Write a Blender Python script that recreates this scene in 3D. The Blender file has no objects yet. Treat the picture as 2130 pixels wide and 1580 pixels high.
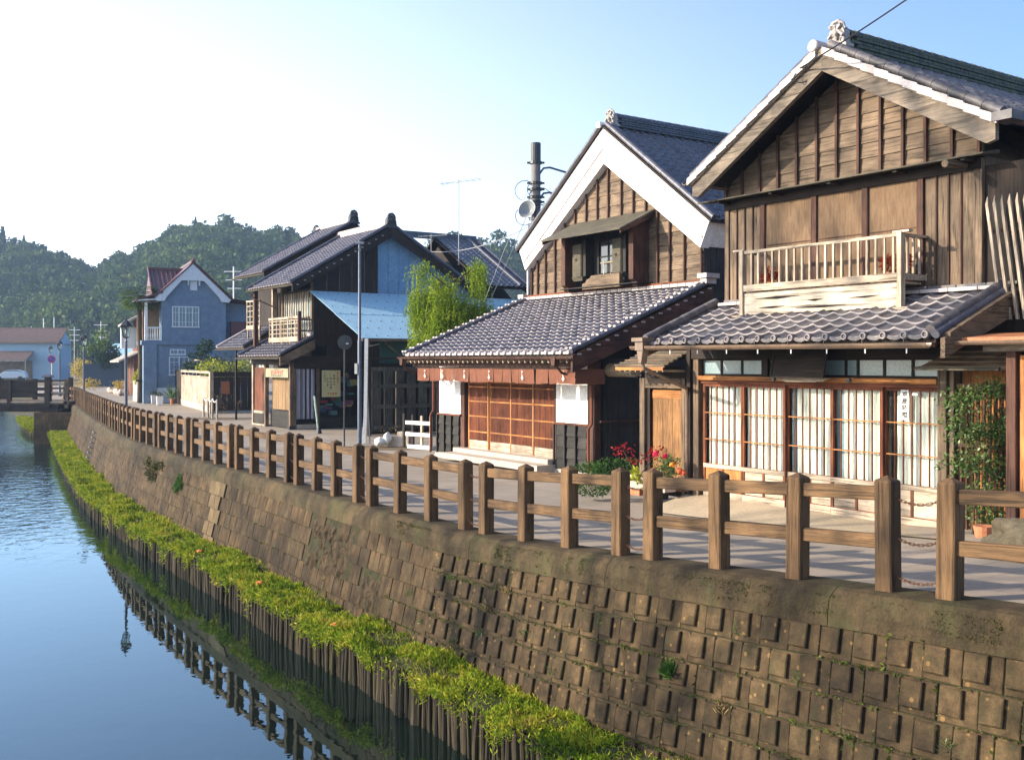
import bpy, bmesh, math, random
import numpy as np
from mathutils import Vector, Matrix, noise
R = math.radians
sc = bpy.context.scene
COL = sc.collection
# ------------------------------------------------------------------ camera, sky, sun, exposure
EYE = 2.36
cam_d = bpy.data.cameras.new("camera"); cam = bpy.data.objects.new("camera", cam_d); COL.objects.link(cam)
cam.location = (0, 0, EYE); cam.rotation_euler = (R(90), 0, 0)
cam_d.lens = 36.34; cam_d.sensor_width = 36; cam_d.shift_y = -0.0164
cam_d.clip_start = 0.1; cam_d.clip_end = 6000
sc.camera = cam
SUN = Vector((-0.996, -0.07, 0)).normalized(); ELEV = R(21.5)
sun_dir = Vector((SUN.x * math.cos(ELEV), SUN.y * math.cos(ELEV), math.sin(ELEV)))
world = bpy.data.worlds.new("World"); sc.world = world; world.use_nodes = True
wt = world.node_tree; wt.nodes.clear()
wo = wt.nodes.new("ShaderNodeOutputWorld"); bg = wt.nodes.new("ShaderNodeBackground")
sky = wt.nodes.new("ShaderNodeTexSky"); sky.sky_type = 'NISHITA'; sky.sun_disc = False
sky.sun_elevation = ELEV; sky.sun_rotation = math.atan2(SUN.x, SUN.y)
sky.altitude = 0; sky.air_density = 1.0; sky.dust_density = 2.6; sky.ozone_density = 2.5
bg.inputs[1].default_value = 0.12
tint = wt.nodes.new("ShaderNodeMix"); tint.data_type = 'RGBA'; tint.blend_type = 'MULTIPLY'; tint.inputs[0].default_value = 1.0; tint.inputs[7].default_value = (0.88, 1.04, 1.27, 1)
wt.links.new(sky.outputs[0], tint.inputs[6])
geo = wt.nodes.new("ShaderNodeTexCoord"); dt = wt.nodes.new("ShaderNodeVectorMath"); dt.operation = 'DOT_PRODUCT'   # thin bright veil of air, whiter towards the sun
wt.links.new(geo.outputs['Generated'], dt.inputs[0]); dt.inputs[1].default_value = (SUN.x, SUN.y, -0.25)
vr = wt.nodes.new("ShaderNodeMapRange"); vr.interpolation_type = 'SMOOTHSTEP'; vr.inputs[1].default_value = -0.72; vr.inputs[2].default_value = 0.35; vr.inputs[3].default_value = 0.0; vr.inputs[4].default_value = 1.0
wt.links.new(dt.outputs['Value'], vr.inputs[0])
sz = wt.nodes.new("ShaderNodeSeparateXYZ"); wt.links.new(geo.outputs['Generated'], sz.inputs[0])
ez = wt.nodes.new("ShaderNodeMath"); ez.operation = 'ABSOLUTE'; wt.links.new(sz.outputs[2], ez.inputs[0])
e2 = wt.nodes.new("ShaderNodeMath"); e2.operation = 'MULTIPLY'; e2.inputs[1].default_value = -3.2; wt.links.new(ez.outputs[0], e2.inputs[0])
e3 = wt.nodes.new("ShaderNodeMath"); e3.operation = 'EXPONENT'; wt.links.new(e2.outputs[0], e3.inputs[0])
e4 = wt.nodes.new("ShaderNodeMath"); e4.operation = 'MULTIPLY'; wt.links.new(e3.outputs[0], e4.inputs[0]); wt.links.new(vr.outputs[0], e4.inputs[1])
veil = wt.nodes.new("ShaderNodeMix"); veil.data_type = 'RGBA'; veil.blend_type = 'ADD'; veil.clamp_factor = True; wt.links.new(e4.outputs[0], veil.inputs[0]); wt.links.new(tint.outputs[2], veil.inputs[6]); veil.inputs[7].default_value = (7.6, 7.4, 7.1, 1)
wt.links.new(veil.outputs[2], bg.inputs[0]); wt.links.new(bg.outputs[0], wo.inputs[0])
sl = bpy.data.lights.new("sun", 'SUN'); so = bpy.data.objects.new("sun", sl); COL.objects.link(so)
sl.energy = 4.9; sl.angle = R(0.53); sl.color = (1.0, 0.85, 0.65)
so.rotation_euler = sun_dir.to_track_quat('Z', 'Y').to_euler(); so.location = (-40, 10, 40)
sc.view_settings.view_transform = 'Standard'; sc.view_settings.look = 'None'
sc.view_settings.exposure = 1.05; sc.view_settings.gamma = 1.0
sc.view_settings.use_curve_mapping = False
sc.cycles.max_bounces = 7; sc.cycles.transparent_max_bounces = 16
sc.cycles.volume_bounces = 0; sc.cycles.volume_step_rate = 4
rnd = random.Random(7)
nrs = np.random.RandomState(11)

# ------------------------------------------------------------------ materials
def ramp(nt, fac, stops):
    n = nt.nodes.new("ShaderNodeValToRGB"); nt.links.new(fac, n.inputs[0])
    el = n.color_ramp.elements
    while len(el) > 1: el.remove(el[-1])
    el[0].position = stops[0][0]; el[0].color = (*stops[0][1], 1)
    for p, c in stops[1:]:
        e = el.new(p); e.color = (*c, 1)
    return n.outputs[0]
def mix(nt, a, b, fac, mode='MIX'):
    n = nt.nodes.new("ShaderNodeMix"); n.data_type = 'RGBA'; n.blend_type = mode
    for s, v in ((n.inputs[0], fac), (n.inputs[6], a), (n.inputs[7], b)):
        if hasattr(v, 'default_value') or hasattr(v, 'is_linked'): nt.links.new(v, s)
        elif isinstance(v, (tuple, list)): s.default_value = (*v, 1)
        else: s.default_value = v
    return n.outputs[2]
def noise_n(nt, vec, scale, detail=5, rough=0.6, dist=0.0):
    n = nt.nodes.new("ShaderNodeTexNoise"); n.inputs['Scale'].default_value = scale
    n.inputs['Detail'].default_value = detail; n.inputs['Roughness'].default_value = rough
    n.inputs['Distortion'].default_value = dist
    nt.links.new(vec, n.inputs['Vector']); return n.outputs['Fac']
def mapping(nt, vec, scale):
    n = nt.nodes.new("ShaderNodeMapping"); n.inputs['Scale'].default_value = scale
    nt.links.new(vec, n.inputs['Vector']); return n.outputs[0]
MATS = {}
def base_mat(name, rough=0.7, spec=0.3, metal=0.0):
    m = bpy.data.materials.new(name); m.use_nodes = True; nt = m.node_tree
    b = nt.nodes["Principled BSDF"]; b.inputs['Roughness'].default_value = rough
    b.inputs['Specular IOR Level'].default_value = spec; b.inputs['Metallic'].default_value = metal
    MATS[name] = m
    return m, nt, b
def sc3(c, k): return tuple(min(1, x * k) for x in c)
def surf(name, col, col2=None, scale=3.0, stretch=(1, 1, 1), rough=0.75, spec=0.25, metal=0.0, bump=0.3, bdist=0.01, piece=0.0,
         fine=30.0, stain=None, stain_scale=0.8, stain_amt=0.5, local_rand=True):
    """general weathered surface: two tones in noise, fine mottling, optional stain, bump, variation from piece to piece"""
    m, nt, b = base_mat(name, rough, spec, metal)
    tc = nt.nodes.new("ShaderNodeTexCoord").outputs['Object']
    if piece > 0 and local_rand:      # every piece sees another stretch of the texture
        oi = nt.nodes.new("ShaderNodeObjectInfo")
        ad = nt.nodes.new("ShaderNodeVectorMath"); ad.operation = 'MULTIPLY_ADD'
        nt.links.new(oi.outputs['Random'], ad.inputs[0]); ad.inputs[1].default_value = (37, 53, 71)
        nt.links.new(tc, ad.inputs[2]); tc = ad.outputs[0]
    v = mapping(nt, tc, stretch)
    f1 = noise_n(nt, v, scale, 6, 0.65)
    col2 = col2 or sc3(col, 0.6)
    c = ramp(nt, f1, [(0.32, col2), (0.68, col)])
    f2 = noise_n(nt, v, fine, 4, 0.7)
    c = mix(nt, c, ramp(nt, f2, [(0.3, (0.62,) * 3), (0.7, (1.2,) * 3)]), 0.75, 'MULTIPLY')
    if stain:
        f3 = noise_n(nt, tc, stain_scale, 6, 0.7)
        fr = ramp(nt, f3, [(0.5, (0, 0, 0)), (0.66, (stain_amt,) * 3)])
        c = mix(nt, c, stain, fr)
    if piece > 0:
        oi2 = nt.nodes.new("ShaderNodeObjectInfo")
        c = mix(nt, c, ramp(nt, oi2.outputs['Random'], [(0, (1 - piece,) * 3), (1, (1 + piece,) * 3)]), 1.0, 'MULTIPLY')
    nt.links.new(c, b.inputs['Base Color'])
    if bump:
        bn = nt.nodes.new("ShaderNodeBump"); bn.inputs['Strength'].default_value = bump; bn.inputs['Distance'].default_value = bdist
        ma = nt.nodes.new("ShaderNodeMath"); ma.operation = 'ADD'; nt.links.new(f2, ma.inputs[0]); nt.links.new(f1, ma.inputs[1])
        nt.links.new(ma.outputs[0], bn.inputs['Height']); nt.links.new(bn.outputs[0], b.inputs['Normal'])
    return m
def wood(name, col, col2=None, axis='z', rough=0.75, piece=0.25, bump=0.5, bdist=0.006, ring=14.0, stain=None):
    """sawn timber, grain running along the given local axis"""
    m, nt, b = base_mat(name, rough, 0.25)
    col2 = col2 or sc3(col, 0.42)
    tc = nt.nodes.new("ShaderNodeTexCoord").outputs['Object']
    oi = nt.nodes.new("ShaderNodeObjectInfo")
    ad = nt.nodes.new("ShaderNodeVectorMath"); ad.operation = 'MULTIPLY_ADD'
    nt.links.new(oi.outputs['Random'], ad.inputs[0]); ad.inputs[1].default_value = (17, 23, 31)
    nt.links.new(tc, ad.inputs[2]); tc = ad.outputs[0]
    st = {'x': (0.07, 1, 1), 'y': (1, 0.07, 1), 'z': (1, 1, 0.07)}[axis]
    v = mapping(nt, tc, st)
    g = noise_n(nt, v, ring, 5, 0.62, 1.2)
    g2 = noise_n(nt, v, ring * 5, 4, 0.7, 0.3)
    big = noise_n(nt, tc, 1.6, 4, 0.6)
    c = ramp(nt, g, [(0.30, col2), (0.46, sc3(col, 0.8)), (0.72, sc3(col, 1.1))])
    c = mix(nt, c, ramp(nt, g2, [(0.3, (0.6,) * 3), (0.65, (1.15,) * 3)]), 0.7, 'MULTIPLY')
    c = mix(nt, c, ramp(nt, big, [(0.32, (0.5, .5, .52)), (0.68, (1.35, 1.32, 1.28))]), 0.9, 'MULTIPLY')
    ck = noise_n(nt, mapping(nt, tc, {'x': (0.03, 1, 1), 'y': (1, 0.03, 1), 'z': (1, 1, 0.03)}[axis]), ring * 3.2, 3, 0.5, 0.6)
    c = mix(nt, c, ramp(nt, ck, [(0.35, (0.28,) * 3), (0.42, (1, 1, 1))]), 0.8, 'MULTIPLY')
    if stain:
        fr = ramp(nt, noise_n(nt, tc, 2.3, 5, 0.7), [(0.48, (0, 0, 0)), (0.7, (0.6,) * 3)])
        c = mix(nt, c, stain, fr)
    if piece:
        c = mix(nt, c, ramp(nt, oi.outputs['Random'], [(0, (1 - piece,) * 3), (1, (1 + piece,) * 3)]), 1.0, 'MULTIPLY')
    nt.links.new(c, b.inputs['Base Color'])
    bn = nt.nodes.new("ShaderNodeBump"); bn.inputs['Strength'].default_value = bump; bn.inputs['Distance'].default_value = bdist
    ma = nt.nodes.new("ShaderNodeMath"); ma.operation = 'ADD'; nt.links.new(g, ma.inputs[0]); nt.links.new(g2, ma.inputs[1])
    nt.links.new(ma.outputs[0], bn.inputs['Height']); nt.links.new(bn.outputs[0], b.inputs['Normal'])
    return m
def plain(name, col, rough=0.6, spec=0.3, metal=0.0, emit=0):
    m, nt, b = base_mat(name, rough, spec, metal); b.inputs['Base Color'].default_value = (*col, 1)
    if emit: b.inputs['Emission Color'].default_value = (*col, 1); b.inputs['Emission Strength'].default_value = emit
    return m
def leafmat(name, cols, scale=0.6, rough=0.6, trans=0.35, spec=0.15):
    m, nt, b = base_mat(name, rough, spec)
    g = nt.nodes.new("ShaderNodeNewGeometry"); tc = nt.nodes.new("ShaderNodeTexCoord").outputs['Object']
    n = noise_n(nt, tc, scale, 3, 0.6)
    ma = nt.nodes.new("ShaderNodeMath"); ma.operation = 'MULTIPLY_ADD'
    nt.links.new(g.outputs['Random Per Island'], ma.inputs[0]); ma.inputs[1].default_value = 0.55
    mb = nt.nodes.new("ShaderNodeMath"); mb.operation = 'MULTIPLY_ADD'
    nt.links.new(n, mb.inputs[0]); mb.inputs[1].default_value = 1.3; mb.inputs[2].default_value = -0.42
    nt.links.new(mb.outputs[0], ma.inputs[2])
    k = len(cols); c = ramp(nt, ma.outputs[0], [(i / (k - 1) if k > 1 else 0, cc) for i, cc in enumerate(cols)])
    nt.links.new(c, b.inputs['Base Color'])
    if trans:
        t = nt.nodes.new("ShaderNodeBsdfTranslucent"); nt.links.new(c, t.inputs[0])
        ms = nt.nodes.new("ShaderNodeMixShader"); ms.inputs[0].default_value = trans
        nt.links.new(b.outputs[0], ms.inputs[1]); nt.links.new(t.outputs[0], ms.inputs[2])
        nt.links.new(ms.outputs[0], nt.nodes["Material Output"].inputs[0])
    return m
W = {}
for ax in 'xyz':
    W['fence_' + ax] = wood('fence timber ' + ax, (0.145, 0.083, 0.038), (0.036, 0.020, 0.010), ax, piece=0.22, bump=0.9, bdist=0.012, ring=11)
    W['grey_' + ax] = wood('weathered grey brown timber ' + ax, (0.180, 0.128, 0.085), (0.032, 0.022, 0.015), ax, piece=0.2, bump=0.7, bdist=0.008)
    W['pale_' + ax] = wood('pale sun bleached timber ' + ax, (0.47, 0.385, 0.29), (0.19, 0.145, 0.105), ax, piece=0.12)
    W['dark_' + ax] = wood('dark stained timber ' + ax, (0.032, 0.021, 0.016), (0.012, 0.008, 0.007), ax, piece=0.2)
    W['red_' + ax] = wood('red brown timber ' + ax, (0.19, 0.06, 0.028), (0.075, 0.022, 0.011), ax, piece=0.15)
    W['brown_' + ax] = wood('chestnut timber ' + ax, (0.095, 0.044, 0.030), (0.04, 0.019, 0.014), ax, piece=0.12, bump=0.3)
    W['orange_' + ax] = wood('orange cedar ' + ax, (0.45, 0.19, 0.06), (0.24, 0.085, 0.025), ax, piece=0.1, ring=20)
    W['black_' + ax] = wood('charred black boards ' + ax, (0.036, 0.034, 0.031), (0.014, 0.013, 0.012), ax, piece=0.25)
for ax in 'xy': W['mid_' + ax] = wood('sun greyed bargeboard ' + ax, (0.255, 0.205, 0.155), (0.075, 0.056, 0.04), ax, piece=0.1, bump=0.9, ring=9)
W['gate_z'] = wood('grey brown gate plank', (0.085, 0.078, 0.062), (0.04, 0.036, 0.03), 'z', piece=0.2)
M_tile_lip = surf('tile edge with painted highlight', (0.31, 0.285, 0.29), (0.19, 0.17, 0.18), scale=9, rough=0.5, spec=0.4, bump=0.1, fine=60)  # paler lip colour stands in for sun highlights on the tile fronts
M_tile1 = surf('purple grey roof tile', (0.13, 0.118, 0.128), (0.062, 0.056, 0.062), scale=6, rough=0.55, spec=0.4, bump=0.25, bdist=0.004, piece=0.25, fine=60, stain=(0.22, 0.19, 0.13), stain_scale=3, stain_amt=0.35)
M_tile2 = surf('blue grey roof tile', (0.105, 0.105, 0.135), (0.055, 0.056, 0.075), scale=6, rough=0.46, spec=0.55, bump=0.2, bdist=0.004, piece=0.22, fine=60)
M_tile_far = surf('far blue black tile', (0.10, 0.115, 0.155), (0.05, 0.058, 0.08), scale=2.0, rough=0.42, spec=0.5, bump=0.2, piece=0.15, fine=12)
M_tile_end = surf('pale mortar and painted sunlit tile ends', (0.56, 0.49, 0.46), (0.40, 0.33, 0.31), scale=8, rough=0.5, spec=0.4, bump=0.15, piece=0.12, fine=60)  # eave and verge tiles brightened in colour for sunlight; also mortar dabs
M_ridge_moss = surf('mossy ridge tile', (0.10, 0.115, 0.095), (0.045, 0.05, 0.045), scale=7, rough=0.7, bump=0.5, fine=40, stain=(0.10, 0.13, 0.03), stain_scale=4, piece=0.2)
M_tile_red = surf('dark red glazed tile', (0.125, 0.038, 0.04), (0.07, 0.022, 0.025), scale=5, rough=0.35, spec=0.5, bump=0.1, piece=0.15)
M_red_roof = surf('faded red brown roofing', (0.29, 0.185, 0.14), (0.20, 0.125, 0.095), scale=3, rough=0.7, bump=0.2, piece=0.1)
M_white = surf('white lime plaster', (0.86, 0.84, 0.82), (0.78, 0.75, 0.73), scale=2.5, rough=0.85, bump=0.1, fine=20, stain=(0.55, 0.48, 0.42), stain_scale=1.3, stain_amt=0.22)
M_blue = surf('blue grey stucco', (0.165, 0.235, 0.32), (0.12, 0.175, 0.25), scale=2.2, rough=0.9, bump=0.5, bdist=0.01, fine=26, stain=(0.15, 0.22, 0.32), stain_scale=1.2, stain_amt=0.35)
M_bluetin = surf('blue painted corrugated tin', (0.17, 0.29, 0.42), (0.13, 0.235, 0.36), scale=1.4, rough=0.55, bump=0.05, fine=10)
M_awning = surf('sky blue tin roofing', (0.37, 0.57, 0.66), (0.32, 0.51, 0.61), scale=0.8, rough=0.5, bump=0.1, fine=14, stain=(0.40, 0.52, 0.55), stain_scale=1.5, stain_amt=0.3)
M_whitep = surf('white paint', (0.80, 0.80, 0.78), (0.70, 0.70, 0.68), scale=5, rough=0.6, bump=0.1, piece=0.05)
M_palepaint = surf('pale blue white paint', (0.62, 0.68, 0.72), (0.52, 0.58, 0.63), scale=5, rough=0.6, bump=0.1)
M_asphalt = None
M_conc = surf('weathered concrete coping', (0.086, 0.060, 0.031), (0.030, 0.022, 0.011), scale=2.6, rough=0.9, bump=0.9, bdist=0.02, fine=34, stain=(0.05, 0.052, 0.02), stain_scale=1.6, stain_amt=0.75)
M_block = surf('brown concrete block', (0.090, 0.059, 0.030), (0.027, 0.018, 0.009), scale=7, rough=0.9, bump=0.9, bdist=0.008, fine=60, piece=0.28, stain=(0.030, 0.028, 0.012), stain_scale=4, stain_amt=0.65)
def lichen(m, amt=.8, sc_=9.0):
    nt = m.node_tree; b = nt.nodes["Principled BSDF"]; src = b.inputs['Base Color'].links[0].from_socket
    tc = nt.nodes.new("ShaderNodeTexCoord").outputs['Object']; oi = nt.nodes.new("ShaderNodeObjectInfo"); ad = nt.nodes.new("ShaderNodeVectorMath"); ad.operation = 'MULTIPLY_ADD'
    nt.links.new(oi.outputs['Random'], ad.inputs[0]); ad.inputs[1].default_value = (91, 47, 13); nt.links.new(tc, ad.inputs[2])
    v = nt.nodes.new("ShaderNodeTexVoronoi"); v.inputs['Scale'].default_value = sc_; nt.links.new(ad.outputs[0], v.inputs['Vector'])
    n = noise_n(nt, ad.outputs[0], 1.7, 2, .5); mu = nt.nodes.new("ShaderNodeMath"); mu.operation = 'MULTIPLY_ADD'; nt.links.new(n, mu.inputs[0]); mu.inputs[1].default_value = -.30; nt.links.new(v.outputs['Distance'], mu.inputs[2])
    f = ramp(nt, mu.outputs[0], [(0.0, (amt,) * 3), (0.02, (0, 0, 0))]); nt.links.new(mix(nt, src, (0.17, 0.105, 0.04), f), b.inputs['Base Color'])
def site_stain(m, lo=.42, hi=1.3, sc_=(.55, .55, .8)):
    # run-off stains and damp patches that carry on from block to block
    nt = m.node_tree; b = nt.nodes["Principled BSDF"]; src = b.inputs['Base Color'].links[0].from_socket
    g = nt.nodes.new("ShaderNodeNewGeometry").outputs['Position']; f = noise_n(nt, mapping(nt, g, sc_), 1.0, 6, .68, .5); f2 = noise_n(nt, mapping(nt, g, (5, 5, .5)), 1.0, 4, .6)
    c = mix(nt, src, ramp(nt, f, [(.36, (lo, lo * .98, lo * .9)), (.62, (hi, hi * .97, hi * .9))]), 1.0, 'MULTIPLY'); c = mix(nt, c, ramp(nt, f2, [(.36, (.6, .6, .58)), (.56, (1.06,) * 3)]), .8, 'MULTIPLY'); nt.links.new(c, b.inputs['Base Color'])
lichen(M_block); site_stain(M_block); site_stain(M_conc, .5, 1.25)
M_block2 = surf('aged stone block', (0.088, 0.056, 0.028), (0.024, 0.016, 0.008), scale=5, stretch=(1.6, 0.45, 1), rough=0.92, bump=1.0, bdist=0.014, fine=36, piece=0.26, stain=(0.07, 0.058, 0.035), stain_scale=2.6, stain_amt=0.6)
site_stain(M_block2, .36, 1.35)
M_mortar = surf('mossy mortar', (0.045, 0.040, 0.016), (0.014, 0.014, 0.005), scale=8, rough=0.95, bump=0.8, fine=50)
M_erode = surf('eroded stone', (0.095, 0.065, 0.034), (0.02, 0.014, 0.008), scale=7, stretch=(1.6, 1, .6), rough=0.95, bump=1.0, bdist=0.03, fine=40)
M_pilaster = surf('sandy pilaster stone', (0.155, 0.108, 0.052), (0.08, 0.055, 0.028), scale=4, rough=0.9, bump=0.6, fine=40, piece=0.2)
M_rock = surf('granular grey rock', (0.15, 0.125, 0.08), (0.07, 0.058, 0.038), scale=9, rough=0.95, bump=0.8, bdist=0.02, fine=60)
M_stone = surf('pale stone step', (0.50, 0.43, 0.36), (0.38, 0.32, 0.27), scale=4, rough=0.85, bump=0.3, fine=40)
M_earth = surf('bare earth and dry grass', (0.20, 0.14, 0.08), (0.11, 0.08, 0.045), scale=1.7, rough=0.95, bump=0.8, bdist=0.03, fine=14)
M_soil = surf('mossy soil', (0.060, 0.065, 0.015), (0.03, 0.026, 0.010), scale=5, rough=0.95, bump=0.8, bdist=0.03, fine=24)
M_stake = surf('old wet wooden stake', (0.062, 0.046, 0.026), (0.018, 0.014, 0.008), scale=9, stretch=(1, 1, 0.2), rough=0.85, bump=0.6, fine=40, piece=0.4)
M_gutter = surf('brown copper gutter', (0.20, 0.13, 0.085), (0.12, 0.08, 0.055), scale=6, rough=0.4, spec=0.5, bump=0.1)
M_metal = surf('dull grey metal', (0.32, 0.34, 0.36), (0.2, 0.21, 0.23), scale=6, rough=0.45, metal=0.3, bump=0.1)
M_pole = surf('dark blue grey painted steel', (0.10, 0.13, 0.19), (0.07, 0.09, 0.13), scale=5, rough=0.4, spec=0.5, bump=0.05)
M_iron = surf('dark cast iron', (0.03, 0.035, 0.04), (0.018, 0.02, 0.024), scale=9, rough=0.45, spec=0.5, bump=0.2)
M_rust = surf('rusty iron', (0.13, 0.06, 0.035), (0.06, 0.03, 0.02), scale=30, rough=0.8, bump=0.3)
M_wire = plain('black cable', (0.03, 0.03, 0.032), 0.6)
M_greywire = plain('grey steel cable', (0.3, 0.3, 0.3), 0.5)
M_cloth = surf('brown noren cloth', (0.20, 0.083, 0.052), (0.15, 0.06, 0.037), scale=5, rough=0.95, bump=0.4, fine=120, piece=0.07)
M_curtain = surf('cream curtain', (0.86, 0.83, 0.72), (0.76, 0.73, 0.63), scale=6, stretch=(3, 1, .2), rough=0.95, bump=0.1, fine=30)
M_curtain2 = surf('beige brown curtain', (0.36, 0.24, 0.13), (0.2, 0.13, 0.07), scale=8, stretch=(3, 1, .1), rough=0.95, bump=0.1, fine=30)
M_curtain3 = surf('lilac white cloth', (0.55, 0.52, 0.62), (0.35, 0.32, 0.42), scale=8, stretch=(3, 3, .1), rough=0.95, bump=0.1, fine=30)
M_sudare = surf('woven reed screen', (0.195, 0.13, 0.078), (0.12, 0.073, 0.043), scale=4, stretch=(6, 1, 1), rough=0.9, bump=0.5, bdist=0.004, fine=90, piece=0.05)
M_greenshelf = surf('grey green weathered shelf', (0.115, 0.10, 0.07), (0.05, 0.045, 0.033), scale=6, stretch=(.3, 1, 1), rough=0.8, bump=0.3)
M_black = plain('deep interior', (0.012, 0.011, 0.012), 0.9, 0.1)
M_terra = surf('terracotta', (0.48, 0.20, 0.10), (0.36, 0.14, 0.07), scale=8, rough=0.8, bump=0.2)
M_trunk = surf('bark', (0.12, 0.085, 0.055), (0.06, 0.042, 0.028), scale=8, stretch=(1, 1, .25), rough=0.95, bump=0.8, bdist=0.02)
M_fluff = surf('onigawara tile', (0.42, 0.38, 0.35), (0.24, 0.21, 0.20), scale=14, rough=0.6, spec=0.4, bump=0.5, fine=60)
M_oni_dark = surf('dark ridge end tile', (0.07, 0.075, 0.085), (0.035, 0.035, 0.04), scale=12, rough=0.5, bump=0.4)
def glass_mat(name, tint=(0.9, 0.95, 0.95), alpha=0.25, rough=0.02):
    m = bpy.data.materials.new(name); m.use_nodes = True; nt = m.node_tree; nt.nodes.clear()
    o = nt.nodes.new("ShaderNodeOutputMaterial"); g = nt.nodes.new("ShaderNodeBsdfGlossy"); t = nt.nodes.new("ShaderNodeBsdfTransparent")
    g.inputs['Roughness'].default_value = rough; g.inputs['Color'].default_value = (1, 1, 1, 1); t.inputs[0].default_value = (*tint, 1)
    f = nt.nodes.new("ShaderNodeLayerWeight"); f.inputs['Blend'].default_value = 0.5
    pw = nt.nodes.new("ShaderNodeMath"); pw.operation = 'POWER'; nt.links.new(f.outputs['Facing'], pw.inputs[0]); pw.inputs[1].default_value = 5.0
    a = nt.nodes.new("ShaderNodeMath"); a.operation = 'MULTIPLY_ADD'; a.inputs[1].default_value = .5; a.inputs[2].default_value = alpha; nt.links.new(pw.outputs[0], a.inputs[0])
    ms = nt.nodes.new("ShaderNodeMixShader"); nt.links.new(a.outputs[0], ms.inputs[0]); nt.links.new(t.outputs[0], ms.inputs[1]); nt.links.new(g.outputs[0], ms.inputs[2])
    nt.links.new(ms.outputs[0], o.inputs[0]); return m
M_glass = glass_mat('window glass', alpha=0.03)
M_frost = surf('frosted glass', (0.24, 0.33, 0.36), (0.17, 0.25, 0.28), scale=2, rough=0.25, spec=0.6, bump=0.02)
M_skyglass = plain('reflective dark glass', (0.04, 0.05, 0.06), 0.06, 0.9)
L_moss = leafmat('moss and low grass', [(0.022, 0.045, 0.004), (0.075, 0.14, 0.006), (0.20, 0.28, 0.012), (0.38, 0.36, 0.03), (0.32, 0.21, 0.06)], scale=2.2)
L_willow = leafmat('willow leaves', [(0.08, 0.14, 0.008), (0.19, 0.28, 0.015), (0.36, 0.42, 0.05)], scale=1.3, trans=0.45)
W_ = None
L_hill = leafmat('hill forest leaves', [(0.010, 0.030, 0.012), (0.025, 0.06, 0.018), (0.07, 0.115, 0.022), (0.13, 0.16, 0.025)], scale=0.035, trans=0.2, rough=0.8)
L_hill2 = leafmat('bare autumn crowns', [(0.07, 0.06, 0.04), (0.12, 0.085, 0.055), (0.16, 0.11, 0.07)], scale=0.05, trans=0.2, rough=0.8)
L_conifer = leafmat('conifer needles', [(0.012, 0.035, 0.016), (0.022, 0.052, 0.022), (0.04, 0.075, 0.028)], scale=0.06, trans=0.12, rough=0.8)
L_bush = leafmat('clipped evergreen leaves', [(0.018, 0.05, 0.01), (0.04, 0.10, 0.016), (0.08, 0.17, 0.03)], scale=3)
L_green = leafmat('glossy green leaves', [(0.03, 0.07, 0.02), (0.06, 0.12, 0.03), (0.12, 0.20, 0.05), (0.2, 0.22, 0.07)], scale=3, spec=0.4, rough=0.4)
L_dull = leafmat('dull garden leaves', [(0.03, 0.05, 0.02), (0.07, 0.085, 0.03), (0.13, 0.10, 0.05)], scale=1.4)
L_red = leafmat('red maple leaves', [(0.12, 0.008, 0.012), (0.28, 0.015, 0.02), (0.42, 0.04, 0.03)], scale=4)
L_redbrown = leafmat('reddish potted leaves', [(0.2, 0.03, 0.015), (0.38, 0.07, 0.03)], scale=5)
L_yellow = leafmat('yellow green leaves', [(0.25, 0.30, 0.03), (0.45, 0.45, 0.05)], scale=5)
L_gold = leafmat('golden shrub leaves', [(0.35, 0.26, 0.04), (0.55, 0.42, 0.06)], scale=2)
L_dry = leafmat('dry grass', [(0.22, 0.15, 0.06), (0.36, 0.25, 0.10), (0.2, 0.2, 0.06)], scale=1.5)
L_palm = leafmat('palm fronds', [(0.04, 0.09, 0.02), (0.09, 0.16, 0.04), (0.17, 0.22, 0.06)], scale=2)

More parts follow.
